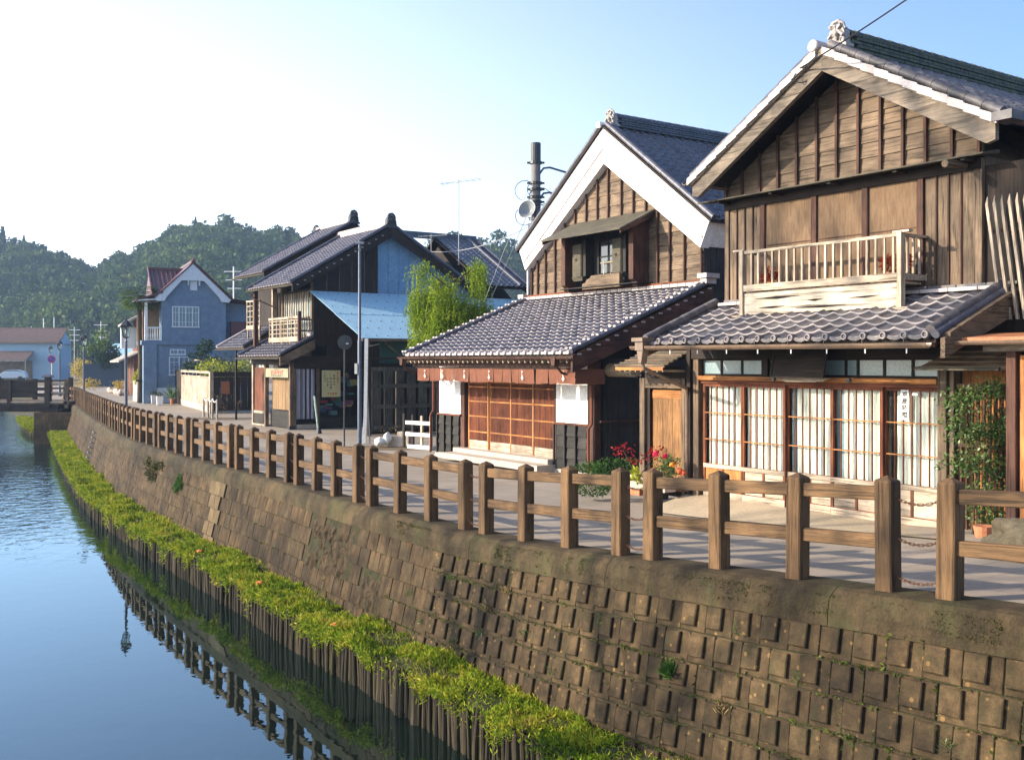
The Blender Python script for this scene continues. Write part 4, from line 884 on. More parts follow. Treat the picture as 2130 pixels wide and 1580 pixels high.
# balcony
by = -.15
bal = MB().box(-2.42, .36, by - .02, by + .03, 4.04, 4.085).box(-2.42, .36, by - .03, by + .03, 3.46, 3.56).box(.33, .40, by + .03, uy - .02, 4.045, 4.08).box(.33, .39, by + .03, uy - .02, 3.47, 3.55).box(-2.46, -2.41, by + .03, uy - .02, 4.045, 4.08).box(-2.46, -2.41, by + .03, uy - .02, 3.47, 3.55).box(-2.40, .33, by + .04, uy - .03, 3.42, 3.45).build('balcony', W['pale_x'], H1)
repeat_box(bal, 'baluster', W['pale_z'], (.032, .028, .48), [(-2.26 + i * .1395, by, 3.80) for i in range(19)] + [(.365, by + .14 + .13 * i, 3.80) for i in range(3)])
for u in (-2.44, .36): box(bal, 'balcony_post', W['pale_z'], u - .035, u + .035, by - .045, by + .05, 3.08, 4.10, ch=.004)
box(bal, 'rail_cap', W['pale_x'], -2.62, -2.40, by - .03, by + .04, 4.086, 4.115); box(bal, 'rail_cap', W['pale_x'], .25, .5, by - .03, by + .06, 4.087, 4.118)
wm = wood('rotten bleached board', (.54, .46, .36), (.08, .055, .04), 'x', piece=0, ring=7, bump=1.0)
MB().grid(lambda a, b: (-2.40 + 2.72 * a, by - .01 - .006 * noise.noise(Vector((a * 9, b * 3, 0))), 3.10 + .02 * noise.noise(Vector((a * 14, 0, 2))) * (1 - b) + b * .33), 60, 6).build('apron_board', wm, bal)
for a, z, l, hgt in ((-1.75, 3.34, .85, .018), (-1.85, 3.20, .5, .014), (-.95, 3.17, .9, .012), (-.2, 3.27, .5, .01), (-1.05, 3.27, .25, .014)):
    MB().loft([[(a - l / 2, by - .026, z), (a, by - .027, z - hgt), (a + l / 2, by - .026, z + .01), (a, by - .027, z + hgt)], [(a - l / 2, by - .01, z), (a, by - .01, z - hgt), (a + l / 2, by - .01, z + .01), (a, by - .01, z + hgt)]]).build('crack', M_black, bal)
for u in (-2.44, .42): box(bal, 'foot_beam', W['pale_x'], u - .22, u + .16, by - .09, by + .06, 3.04, 3.10, ch=.004)
# left lean-to with small gate door
an = empty('side_gate', H1.matrix_basis @ Vector((-4.3, 0, 0)), ANG, 'small plank side gate with its own shingled canopy left of the curtained shop front', 'gate')
AV = lambda p: p
def abox(nm, mt, a, b, y0, y1, z0, z1, ch=0, ax='z'): return box(an, nm, mt, a + 4.3, b + 4.3, y0, y1, z0, z1, ch=ch, axis=ax)
abox('post', W['grey_z'], -4.93, -4.80, -.08, .05, .1, 2.1, .006); abox('post', W['grey_z'], -3.90, -3.82, -.06, .05, .1, 2.1, .006)
abox('inner_post', W['dark_z'], -4.76, -4.70, -.04, .04, .1, 2.0); abox('lintel', W['grey_x'], -4.8, -3.9, -.07, .03, 1.93, 2.10, .005, 'x')
d = abox('plank_door', W['orange_z'], -4.66, -3.92, .0, .03, .2, 1.90); box(d, 'top_rail', W['orange_x'], -.36, .38, -.012, 0, 1.76, 1.88)
for i in range(3): box(d, 'plank', W['amber_z'], -.35 + i * .243, -.35 + i * .243 + .236, -.006, -.001, .3, 1.755)
abox('wall', W['dark_z'], -4.93, -3.82, .05, .10, .1, 2.3)
cr = MB().loft([[(-.72, -.55, 2.29), (.52, -.55, 2.29), (.52, -.55, 2.31), (-.72, -.55, 2.31)], [(-.62, .05, 2.55), (.52, .05, 2.55), (.52, .05, 2.57), (-.62, .05, 2.57)]]).build('canopy', W['grey_x'], an)
for i in range(6):
    y = -.56 + i * .1; box(cr, 'roof_board', M_greenshelf if i % 2 else W['grey_x'], -.73 + .02 * i, .52, y, y + .115, 2.312 + .4333 * .1 * i + .002, 2.335 + .4333 * .1 * i)
box(cr, 'fascia', W['orange_x'], -.70, .50, -.565, -.551, 2.24, 2.29)
repeat_box(cr, 'rafter', W['pale_y'], (.022, .5, .03), [(-.6 + i * .135, -.3, 2.23) for i in range(9)])
for i in range(6): MB().lathe([(0, -.01), (.03, -.01), (.03, .0), (0, .0)], (-.55 + i * .16, -.4, 2.16), 8, 'y').build('scallop', W['dark_x'], cr)
# right entry bay
box(H1, 'post', W['grey_z'], 1.0, 1.06, -.05, .1, .2, 2.28, ch=.005); box(H1, 'entry_wall', W['orange_z'], 1.06, 2.1, .14, .18, .2, 2.3)
lat = box(H1, 'lattice_frame', W['brown_x'], 1.06, 1.92, -.0, .04, 2.02, 2.10)
repeat_box(lat, 'lattice_bar', W['brown_z'], (.025, .03, 1.85), [(1.12 + i * .078, .02, 1.1) for i in range(11)]); box(lat, 'lattice_rail', W['brown_x'], 1.06, 1.92, -.0, .045, 1.3, 1.34)
MB().loft([[(.78, -.42, 2.28), (1.98, -.42, 2.28), (1.98, -.42, 2.30), (.78, -.42, 2.30)], [(1.2, .1, 2.60), (1.98, .1, 2.60), (1.98, .1, 2.62), (1.2, .1, 2.62)]]).build('canopy', W['grey_x'], H1)
for i in range(5): box(H1, 'canopy_board', W['grey_x'], .80 + .08 * i, 1.97, -.42 + .1 * i, -.305 + .1 * i, 2.303 + .062 * i, 2.325 + .062 * i)
box(H1, 'canopy_fascia', M_greenshelf, .76, 1.90, -.445, -.421, 2.27, 2.315)
box(H1, 'side_wall', W['dark_z'], 1.2, 5.0, .42, .5, .2, 4.9)
gr = empty('gate_roof', H1.matrix_basis @ Vector((2.3, -.3, 0)), ANG, 'small copper-topped gate roof on a post at the right edge', 'gate')
box(gr, 'post', W['brown_z'], -.20, -.08, -.35, -.23, .3, 2.55, ch=.006); box(gr, 'post', W['brown_z'], 1.4, 1.52, -.35, -.23, .3, 2.55, ch=.006)
MB().prism([(-.62, 2.66), (.0, 2.72), (.6, 2.70), (.6, 2.66), (0, 2.68), (-.62, 2.62)], lambda a, b, t: (t, a, b), -.58, 1.8).build('copper_roof', surf('orange copper sheet', (.42, .17, .08), (.3, .11, .05), rough=.5, scale=5), gr)
gutter(gr, (-.66, -.66, 2.62), (1.8, -.66, 2.60), .05, M_gutter, 0); box(gr, 'beam', W['pale_x'], -.45, 1.7, -.40, -.2, 2.50, 2.58); box(gr, 'gate_panel', W['orange_z'], -.06, 1.4, -.30, -.27, .4, 2.45)
box(gr, 'soffit', W['dark_x'], -.5, 1.75, -.55, .5, 2.585, 2.60)
sf = empty('slat_screen', H1.matrix_basis @ Vector((1.6, .2, 2.9)), ANG, 'row of tall pointed leaning slats standing on the roof by the right corner', 'slat screen')
for i in range(9):
    a = -.235 + i * .098; m = MB()
    m.loft([[(a + .2 - .018, -.02, 0), (a + .2 + .018, -.02, 0), (a + .2 + .018, .02, 0), (a + .2 - .018, .02, 0)], [(a - .018, -.02, 1.46), (a + .018, -.02, 1.46), (a + .018, .02, 1.46), (a - .018, .02, 1.46)], [(a - .002, -.003, 1.56), (a + .002, -.003, 1.56), (a + .002, .003, 1.56), (a - .002, .003, 1.56)]]).build('slat', W['pale_z'], sf)
for z in (.35, 1.1): box(sf, 'rail', W['dark_x'], -.2, .9, .021, .05, z, z + .04)
# balcony pots
for k, (u, w_, lab) in enumerate([(-2.1, .16, 'red-leaved pot plant at the left end of the balcony'), (.02, .15, 'red pot plant near the right end of the balcony'), (.23, .1, 'smaller red pot plant in the right corner of the balcony')]):
    pr = empty('potted_plant', H1.matrix_basis @ Vector((u, .1, 3.45)), ANG, lab, 'potted plant'); MB().lathe([(.0, 0), (.06, 0), (.085, .15), (.075, .15), (.06, .13), (0, .13)], (0, 0, 0), 12).build('pot', M_terra, pr)
    cloud('foliage', [(0, 0, .26, w_, w_ * .8, .12)], 160, .07, L_redbrown, pr, shell=.2)
# apron in front of the doors
m = MB(); nn = 12
def apr(a, b):
    u = -3.75 + a * 5.9; v = -.02 - b * (1.0 + .1 * a); p = H1.matrix_basis @ Vector((u, v, 0)); return (p.x, p.y, (gz(p.x, p.y) * b + .2 * (1 - b)) + .004)
m.grid(apr, nn, 6).build('apron', surf('sandy concrete apron', (.42, .34, .24), (.32, .26, .18), scale=2, rough=.9, bump=.3, fine=30), kind='structure')
# ================================================================== house 2 : plaster-gabled shop with brown cloth
H2 = empty('plaster_gable_house', (.97, 22.3, 0), ANG, 'white plaster gabled shop house with long tiled lean-to and brown cloth over its doors', 'house')
body(H2, [(-4.95, 0), (1.5, 0), (1.5, 2.45), (-4.95, 2.45)], .12, 8.5, W['black_z'])
body(H2, [(-4.85, 2.45), (1.6, 2.45), (1.6, 4.9), (-1.62, 7.2), (-4.85, 4.9)], 2.82, 9.5, W['black_z'], 'upper_wall')
FV = -.08
for a, b in ((-4.9, -3.86), (.08, 1.2)):
    box(H2, 'plaster_panel', M_white, a, b, FV, .1, 1.10, 2.45)
    box(H2, 'trim', W['red_x'], a - .03, b + .05, FV - .05, FV + .02, 1.06, 1.10)
    n = 3; w = (b - a) / n
    for i in range(n):
        for r in range(4):
            m = MB(); z = .12 + r * .235; u0 = a + i * w + .045; u1 = a + (i + 1) * w - .02
            m.loft([[(u0, FV - .055, z), (u1, FV - .055, z), (u1, FV, z), (u0, FV, z)], [(u0, FV - .03, z + .235), (u1, FV - .03, z + .235), (u1, FV, z + .235), (u0, FV, z + .235)]]).build('weatherboard', W['black_x'], H2)
        box(H2, 'batten', W['black_z'], a + i * w - .005, a + i * w + .035, FV - .09, FV - .056, .1, 1.06)
for u in (-4.97, 1.2): box(H2, 'corner_post', W['brown_z'], u, u + (.06 if u < 0 else .25), FV - .04, FV + .12, .1, 2.4, ch=.005)
MB().tube([(-4.99, FV - .12, 2.3), (-4.99, FV - .12, 1.15), (-5.05, FV - .16, 1.05), (-5.05, FV - .16, .1)], .03, 8).build('downspout', W['red_z'], H2)
MB().tube([(1.42, FV - .10, 1.9), (1.42, FV - .10, 1.12), (1.36, FV - .14, 1.02), (1.36, FV - .14, .1)], .03, 8).build('downspout', W['red_z'], H2)
# lattice doors
DV = .0
box(H2, 'door_jamb', W['brown_z'], -3.86, -3.68, FV, .12, .3, 2.4); box(H2, 'door_jamb', W['brown_z'], .0, .08, FV, .12, .3, 2.4)
dd = [-3.62, -2.72, -1.80, -.88, .0]
for k in range(4):
    a, b = dd[k], dd[k + 1]; y = DV + (.03 if k % 2 else 0) - (.03 if k == 3 else 0)
    fr = MB().box(a, a + .04, y, y + .03, .3, 1.92).box(b - .04, b, y, y + .03, .3, 1.92).box(a + .04, b - .04, y, y + .03, 1.88, 1.92).build('lattice_door', W['orange_z'] if k < 3 else W['brown_z'], H2)
    for z in (.71, 1.08, 1.44, 1.79): box(fr, 'door_rail', W['orange_x'], a + .04, b - .04, y - .006, y + .022, z - .016, z + .016)
    box(fr, 'kick_board', W['pale_x'], a + .04, b - .04, y + .004, y + .024, .3, .50)
    m = MB(); u = a + .05
    while u < b - .05: m.box(u, u + .017, y + .004, y + .018, .5, 1.88); u += .030
    m.build('fine_slats', W['red_z'], fr); box(fr, 'backing', W['red_z'], a + .04, b - .04, y + .022, y + .028, .5, 1.88)
box(H2, 'header', W['dark_x'], -3.9, .1, FV - .02, .12, 1.92, 2.4)
box(H2, 'stone_step', M_stone, -3.95, .12, -.62, -.09, .05, .19, ch=.01, axis='x'); box(H2, 'stone_sill', M_stone, -3.85, .06, -.30, .10, .192, .30, ch=.01, axis='x')
box(H2, 'foundation', M_stone, -5.0, 1.52, -.16, .11, -.05, .11)
# brown cloth (noren) hanging below the eave, returning at the right end
nr = MB()
nu = 90; NY = -.86
def nf(a, b):
    u = -4.62 + 6.36 * a; ret = max(0, u - 1.62); k = .02 * math.sin(u * 7) * b + .012 * math.sin(u * 23 + 1) * b
    return (min(u, 1.70), NY + k + (ret * 0), 2.24 - b * (.30 + .012 * math.sin(u * 11)))
slits = [-4.62, -4.05, -3.78, -3.48, -3.16, -2.87, -2.48, -2.2, -1.92, -1.2, -.82, -.5, -.2, .35, .42, .85, 1.2, 1.74]
cloth = None
for i, (a, b) in enumerate(zip(slits, slits[1:])):
    if b - a < .1: continue
    def f(p, q, a=a, b=b, i=i):
        u = a + .006 + (b - a - .012) * p; fl = q * q
        return (u + (.5 - p) * .03 * fl, NY + .022 * math.sin(u * 6 + i) * q + .02 * math.sin(p * 3.1) * fl, 2.24 - .305 * q - .01 * math.sin(p * 3.1 + i) * q)
    MB().grid(f, 8, 6).build('cloth_panel', M_cloth, H2, smooth=True)
MB().grid(lambda p, q: (1.74 + .02 * math.sin(q * 3), NY + .75 * p, 2.24 - .30 * q), 8, 6).build('cloth_panel', M_cloth, H2)
MB().tube([(-4.7, NY - .005, 2.25), (1.8, NY - .005, 2.25)], .015, 6).build('cloth_pole', W['dark_x'], H2)
for u in (-4.2, -3.35, -2.36, -1.32, -.03, 1.40):
    for ch, z, s_ in (('い', 2.175, .06), ('し', 2.105, .055), ('や', 2.03, .085)): text_mesh('lettering', ch, s_ * 1.15, M_whitep, H2, Matrix.Translation((u, NY - .035, z)) @ Matrix.Rotation(R(90), 4, 'X'))
# lean-to roof
EV, TV, EZ2, TZ2 = -1.0, 2.78, 2.53, 4.05; es, ln = slopev(EV, EZ2, TV, TZ2); U0, U1 = -5.02, 1.86
lr = MB().loft([[(U0, EV + .02, EZ2 - .1), (U1, EV + .02, EZ2 - .1), (U1, EV + .02, EZ2 - .01), (U0, EV + .02, EZ2 - .01)], [(U0, TV, TZ2 - .1), (U1, TV, TZ2 - .1), (U1, TV, TZ2 - .01), (U0, TV, TZ2 - .01)]]).build('lower_roof', W['dark_x'], H2)
tw, te = tile_roof(lr, (U0 + .06, EV - .02, EZ2), (1, 0, 0), es, U1 - U0 - .12, ln - .06, .25, .225, M_tile2, 255, .8)
# pale mortar dabs at each tile corner of the courses
m = MB(); nc = round((U1 - U0 - .12) / tw); nrw = round((ln - .06) / te); en = Vector((1, 0, 0)).cross(es)
for r in range(nrw):
    for c in range(nc):
        o = Vector((U0 + .06 + (c + .84) * tw, EV - .02, EZ2)) + es * (r * te - .004) + en * .044
        m.loft([[o + Vector((-.035, 0, 0)) - en * .010, o + Vector((.028, 0, 0)) - en * .012, o + Vector((.028, 0, 0)) + en * .022, o + Vector((-.03, 0, 0)) + en * .016], [q + es * .05 - en * .012 for q in (o + Vector((-.035, 0, 0)) - en * .010, o + Vector((.028, 0, 0)) - en * .012, o + Vector((.028, 0, 0)) + en * .022, o + Vector((-.03, 0, 0)) + en * .016)]])
m.build('tile_edges', M_tile_end, lr, kind='stuff')
em = MB(); em.lathe([(0, -.03), (.04, -.035), (.055, -.01), (.055, .07), (0, .07)], (0, 0, 0), 10, 'y'); em.box(-.15, -.04, -.02, .05, -.035, .012); eme = em.mesh('eave_tile'); eme.materials.append(M_tile_end)
for p in eme.polygons: p.use_smooth = True
for c in range(nc): link('eave_tile', eme, lr, Matrix.Translation((U0 + .06 + (c + .86) * tw, EV - .03, EZ2 + .045)))
for u in (U0, U0 + .14, U1, U1 - .14):
    tube_course(lr, (u, EV - .05, EZ2 + .07), (u, TV - .12, TZ2 + .04), .05, .235, M_tile2); 
m = MB().blob((0, 0, 0), (.05, .03, .028), 1, .3, 1).mesh('mortar_dab'); m.materials.append(M_tile_end)
for u in (U0, U0 + .14, U1, U1 - .14):
    for i in range(17):
        f = i / 16.5; link('mortar_dab', m, lr, Matrix.Translation((u, EV - .05 + (TV - .12 - EV) * f, EZ2 + .122 + (TZ2 - EZ2 - .03) * f)))
for i in range(16):
    f = (i + .3) / 16; box(lr, 'verge_clip', M_tile_end, U1 + .05, U1 + .062, EV + (TV - EV) * f, EV + (TV - EV) * f + .1, EZ2 - .035 + (TZ2 - EZ2) * f, EZ2 - .005 + (TZ2 - EZ2) * f)
MB().prism([(EV - .04, EZ2 - .36), (EV - .04, EZ2 - .02), (TV, TZ2 - .02), (TV, TZ2 - .46)], lambda a, b, t: (t, a, b), U1 - .02, U1 + .04).build('barge_board', W['brown_y'], H2)
MB().prism([(EV - .02, EZ2 - .2), (EV - .02, EZ2 - .02), (TV, TZ2 - .02), (TV, TZ2 - .25)], lambda a, b, t: (t, a, b), U0 - .03, U0 + .02).build('barge_board', W['brown_y'], H2)
repeat_box(lr, 'rafter', W['pale_y'], (.045, 1.0, .06), [Matrix.Translation((-4.85 + i * .205, EV + .42, EZ2 + .05)) @ Matrix.Rotation(R(21.9), 4, 'X') for i in range(33)])
gutter(H2, (U0 - .12, EV - .10, EZ2 - .02), (U1 + .02, EV - .10, EZ2 - .05), .06, W['brown_x'], 0)
for u, q in ((U0 + .1, -1), (1.42, 1)):
    MB().prism([(u - .08, EZ2 - .05), (u + .08, EZ2 - .05), (u + .05, EZ2 - .22), (u - .05, EZ2 - .22)], lambda a, b, t: (a, t, b), EV - .17, EV - .05).build('rain_head', W['brown_x'], H2)
MB().tube([(U0 + .1, EV - .1, EZ2 - .2), (U0 + .1, EV + .0, EZ2 - .33), (-4.99, FV - .16, 2.05), (-4.99, FV - .12, 1.9)], .028, 6).build('downpipe', W['brown_x'], H2)
MB().tube([(1.42, EV - .1, EZ2 - .2), (1.42, EV + .05, EZ2 - .36), (1.42, FV - .14, 1.98), (1.42, FV - .10, 1.9)], .028, 6).build('downpipe', W['brown_x'], H2)
MB().lathe([(0, -.2), (.13, -.2), (.14, -.17), (.14, .6), (0, .6)], (0, 0, 0), 18, 'x').build('log_end', surf('sawn log end', (.36, .28, .17), (.25, .18, .11), scale=8, rough=.8), H2).location = (1.75, .18, 2.22)
box(H2, 'beam', W['brown_x'], -4.95, 1.6, EV + .18, EV + .30, 2.28, 2.40)
box(H2, 'side_beam', W['brown_y'], 1.5, 1.56, -.05, 2.8, 1.15, 1.19)
# white capped course where the roof meets the gable
for i in range(26):
    a = -4.92 + i * .258; box(lr, 'flashing_tile', M_tile_end, a, a + .235, TV - .20, TV - .02, TZ2 + .005, TZ2 + .075)
box(lr, 'flashing_board', W['red_x'], -4.98, 1.72, TV - .13, TV + .03, TZ2 + .078, TZ2 + .13)
box(lr, 'flashing_end', M_tile_end, 1.72, 2.0, TV - .3, TV + .1, TZ2 + .14, TZ2 + .24); box(lr, 'flashing_end', M_tile_end, 1.76, 1.95, TV - .25, TV + .05, TZ2 + .02, TZ2 + .13); box(lr, 'flashing_end', M_tile_end, -5.2, -4.95, TV - .22, TV, TZ2 + .06, TZ2 + .16)
# gable boards
GC, GA, GS = -1.61, 7.18, .715
uL = lambda z: max(-4.85, GC - (GA - z) / GS); uR = lambda z: min(1.6, GC + (GA - z) / GS)
lap_boards(H2, 2.80, 4.18, 7.1, .285, uL, uR, W['grey_x'])
for u in (-4.82, -4.55, -4.2, -3.78, -3.35, -2.92, -2.47, -2.03, -1.61, -1.12, -.68, -.24, .16, .57, 1.04, 1.57):
    zt = GA - GS * abs(u - GC) + .02
    box(H2, 'batten', W['brown_z'], u - .022, u + .022, 2.73, 2.772, 4.16, min(zt, 7.1), ch=.004)
# plaster barge
m = MB(); 
for sg in (-1, 1):
    ox = 3.58 * sg; q = [(GC + .02, 8.08), (GC + ox, 5.42), (GC + sg * 3.30, 4.86), (GC + .02, 7.20)]
    m2 = MB().prism(q, lambda a, b, t: (a, t, b), 2.60 + (.002 if sg > 0 else 0), 2.86).build('plaster_barge', M_white, H2)
    q = [(GC, 7.62), (GC + sg * 3.38, 5.10), (GC + sg * 3.36, 5.05), (GC, 7.55)]
    MB().prism(q, lambda a, b, t: (a, t, b), 2.580, 2.598).build('barge_moulding', surf('worn lilac plaster', (.55, .45, .45), scale=3, rough=.9), H2)
    MB().prism([(GC + sg * 3.25, 4.9), (GC + sg * 3.57, 5.42), (GC + sg * 3.2, 5.60), (GC + sg * 3.24, 4.9)][::sg], lambda a, b, t: (a, t, b), 2.87, 9.5).build('plaster_eave', M_white, H2)
# main roof
RZ, EZ, HW = 8.14, 5.42, 3.66; k_ = (RZ - EZ) / HW; cs = 1 / math.hypot(1, k_); sn = k_ * cs; slopeL = HW / cs; V0, V1 = 2.58, 10.0
mr = MB()
for sg in (-1, 1): mr.prism([(GC, RZ), (GC + sg * HW, EZ), (GC + sg * HW, EZ - .06), (GC, RZ - .06)], lambda a, b, t: (a, t, b), V0 - .03, V1)
mr = mr.build('main_roof', W['dark_y'], H2)
tile_roof(mr, (GC + HW, V0 + .1, EZ + .01), (0, 1, 0), (-cs, 0, sn), V1 - V0 - .1, slopeL - .1, .27, .24, M_tile_far, 0, 0.0)
tile_roof(mr, (GC - HW, V1, EZ + .01), (0, -1, 0), (cs, 0, sn), V1 - V0 - .1, slopeL - .1, .27, .24, M_tile_far, 0, 1.0)
for sg in (-1, 1):
    tube_course(mr, (GC + sg * (HW + .04), V0 + .04, EZ + .05), (GC + sg * .1, V0 + .04, RZ + .02), .065, .25, M_tile2)
    tube_course(mr, (GC + sg * (HW + .0), V0 + .20, EZ + .06), (GC + sg * .1, V0 + .20, RZ + .03), .05, .25, M_tile2)
MB().box(GC - .13, GC + .13, V0 + .35, V1, RZ - .08, RZ + .25).build('ridge_core', M_mortar, mr)
for sg in (-1, 1):
    m = MB()
    for r in range(5):
        y = V0 + .35 + (r % 2) * .12
        while y < V1 - .1: x0 = GC + sg * .12; x1 = GC + sg * (.16 + .01 * (r % 2)); m.box(min(x0, x1), max(x0, x1), y, y + .225, RZ - .02 + r * .055, RZ + .02 + r * .055); y += .24
    m.build('ridge_tiles', M_tile_far, mr, kind='stuff')
tube_course(mr, (GC, V0 + .35, RZ + .26), (GC, V1, RZ + .26), .075, .28, M_tile_far, 'ridge_cap', 8, .012)
ridge_ornament(H2, (GC, V0 + .28, RZ + .0), .85, M_fluff)
MB().lathe([(0, -.03), (.06, -.04), (.08, -.03), (.08, .15), (0, .15)], (GC - .06, V0 - .06, RZ + .0), 12, 'y').build('end_disc', M_white, H2)
# hooded window bay
wb = MB().box(-2.95, -.02, 2.3, 2.80, 4.2, 4.22).build('window_bay', W['black_x'], H2)
HT = lambda u, v: 5.92 - (2.8 - v) * .48
MB().loft([[(-3.0, 1.72, HT(0, 1.72)), (.05, 1.72, HT(0, 1.72)), (.05, 1.72, HT(0, 1.72) - .03), (-3.0, 1.72, HT(0, 1.72) - .03)], [(-3.0, 2.8, 5.92), (.05, 2.8, 5.92), (.05, 2.8, 5.86), (-3.0, 2.8, 5.86)]]).build('hood', M_greenshelf, H2)
for u in (-2.98, -.0): MB().prism([(1.76, HT(0, 1.76) - .035), (2.8, 5.86), (2.8, 5.74), (1.76, HT(0, 1.76) - .13)], lambda a, b, t: (t, a, b), u, u + .035).build('hood_side', W['brown_y'], H2)
repeat_box(H2, 'hood_rafter', W['brown_y'], (.03, 1.0, .04), [Matrix.Translation((-2.8 + i * .3, 2.25, 5.605)) @ Matrix.Rotation(R(25.6), 4, 'X') for i in range(10)])
for u in (-2.9, -.32):
    MB().prism([(2.30, 5.55), (2.79, 5.75), (2.79, 4.14), (2.42, 4.14), (2.40, 4.24), (2.30, 4.30)], lambda a, b, t: (t, a, b), u, u + .16).build('bay_cheek', W['brown_z'], H2)
box(wb, 'bay_back', W['black_z'], -2.74, -.32, 2.72, 2.79, 4.2, 5.7)
for (a, b, y, z0, z1) in ((-2.62, -2.25, 2.42, 4.50, 5.30), (-1.05, -.72, 2.40, 4.50, 5.30)):
    s_ = MB().cbox(a, b, y, y + .14, z0, z1, .025, 'z').build('shutter', M_greenshelf, H2); MB().tube([((a + b) / 2 + .03 * math.cos(t), y - .014, 4.92 + .03 * math.sin(t)) for t in [.7 * k for k in range(10)]], .007, 4).build('ring_pull', M_iron, s_)
    for i in range(3): box(s_, 'shutter_foot', M_greenshelf, a - .02 + .03 * i, b + .03, y + .02, y + .16, z0 - .035 * (i + 1), z0 - .035 * i - .008)
    box(wb, 'shutter_frame', W['black_z'], b, b + .12, y + .05, 2.72, z0, z1 + .1)
wf = MB().box(-1.85, -1.80, 2.62, 2.68, 4.55, 5.35).box(-1.12, -1.07, 2.62, 2.68, 4.55, 5.35).box(-1.80, -1.12, 2.62, 2.68, 5.30, 5.35).box(-1.80, -1.12, 2.64, 2.67, 4.93, 4.96).box(-1.49, -1.45, 2.64, 2.67, 4.55, 5.3).build('window_frame', W['black_z'], H2)
box(wf, 'pane', M_skyglass, -1.80, -1.12, 2.66, 2.664, 4.55, 5.3)
for u in (-1.6, -1.35, -1.18): box(wf, 'bar', W['pale_z'], u, u + .02, 2.6, 2.61, 4.5, 4.85)
box(wf, 'bar', W['pale_x'], -1.72, -1.12, 2.595, 2.6, 4.78, 4.81)
MB().prism([(-2.1, 4.16), (-.7, 4.16), (-.7, 4.48), (-1.75, 4.48), (-1.82, 4.42), (-1.92, 4.40), (-1.98, 4.32), (-2.1, 4.3)], lambda a, b, t: (a, t, b), 2.34, 2.46).build('bay_sill', W['grey_x'], H2)
MB().tube([(-4.92, 2.7, 4.85), (-4.92, 2.7, 4.2)], .03, 8).build('downspout', M_whitep, H2)
# ================================================================== house 3 : dark shop with blue tin gable
H3 = empty('dark_corner_shop', (-7.9, 36.8, 0), ANG, 'dark two-storey shop with blue tin gable wall, lattice balcony and paper sign over the door', 'house')
body(H3, [(-3.9, 0), (-.95, 0), (-.95, 2.6), (-3.9, 2.6)], .9, 7.6, W['dark_z']); box(H3, 'rear_side_wall', W['dark_z'], -.1, -.02, 2.81, 7.6, 0, 2.6); box(H3, 'shop_floor', W['dark_x'], -.95, -.1, .3, 2.8, 0, .2)
# street corner: door bay and show window
box(H3, 'post', W['pale_z'], -3.84, -3.72, -.0, .12, 0, 2.3); box(H3, 'post', W['grey_z'], -2.5, -2.36, -.02, .12, 0, 2.3); box(H3, 'corner_post', W['grey_z'], -.13, .0, .0, .14, 0, 2.4); box(H3, 'corner_foot', M_iron, -.17, .04, -.04, .18, 0, .12)
ub = box(H3, 'timber_panel', W['red_z'], -3.72, -2.5, .06, .10, .55, 2.2); box(ub, 'rail', W['pale_x'], -3.72, -2.5, .03, .06, .46, .55); box(H3, 'dark_panel', W['black_z'], -3.7, -2.52, .04, .08, .06, .46); box(H3, 'sill', W['pale_x'], -3.8, -2.45, -.02, .1, 0, .06)
box(H3, 'interior', M_black, -2.36, -.13, .5, .52, 0, 2.3); pleat(H3, 'door_curtain', M_curtain2, -2.3, -.15, .22, .65, 1.84, .03, .22, 5)
box(H3, 'kick_panel', W['black_x'], -2.34, -.14, .18, .22, .02, .62); box(H3, 'lintel', W['dark_x'], -3.9, 0, -.02, .14, 2.3, 2.55)
sg_ = box(H3, 'paper_sign', surf('cream sign board', (.34, .32, .22), (.27, .25, .17), scale=4, rough=.8), -2.34, -.15, -.02, .0, 1.84, 2.17)
M_redink = plain('red ink', (.45, .02, .02), .6)
text_mesh('lettering', 'おみやげ', .19, M_redink, sg_, Matrix.Translation((-1.2, -.023, 2.01)) @ Matrix.Scale(1.6, 4, (1, 0, 0)) @ Matrix.Rotation(R(90), 4, 'X'))
text_mesh('lettering', 'やきもちだんご', .085, M_wire, sg_, Matrix.Translation((-1.2, -.023, 1.895)) @ Matrix.Scale(2.0, 4, (1, 0, 0)) @ Matrix.Rotation(R(90), 4, 'X'))
text_mesh('lettering', 'ふるさとの', .05, M_wire, sg_, Matrix.Translation((-1.2, -.023, 2.13)) @ Matrix.Scale(2.0, 4, (1, 0, 0)) @ Matrix.Rotation(R(90), 4, 'X'))
RY = Matrix.Rotation(R(90), 4, 'Z') @ Matrix.Rotation(R(90), 4, 'X')
# right side wall (u = 0), glazed show window
for v in (.14, 1.04, 2.72): box(H3, 'post', W['grey_z'], -.10, .0, v, v + .09, 0, 2.3)
box(H3, 'side_beam', W['dark_y'], -.1, .02, .14, 2.9, 2.18, 2.62); box(H3, 'side_panel', W['black_y'], -.08, -.02, 1.13, 2.72, 0, .40); box(H3, 'sill', M_stone, -.08, .06, .25, 1.04, 0, .16)
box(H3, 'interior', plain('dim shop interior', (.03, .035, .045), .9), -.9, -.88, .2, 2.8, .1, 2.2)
for k in range(4):
    m = MB(); v0 = .30 + k * .18
    m.grid(lambda a, b: (-.14 + .02 * math.sin(a * 9 + k), v0 + a * .15, .35 + b * 1.8), 6, 4).build('hanging_cloth', M_curtain3, H3)
MB().add([(-.04, .23, .2), (-.04, 1.04, .2), (-.04, 1.04, 2.18), (-.04, .23, 2.18)], [(0, 1, 2, 3)]).build('glass', M_glass, H3)
ps = box(H3, 'poster', surf('cream poster paper', (.62, .58, .32), (.52, .48, .27), scale=4, rough=.8), -.015, -.005, 1.22, 1.95, 1.13, 2.10)
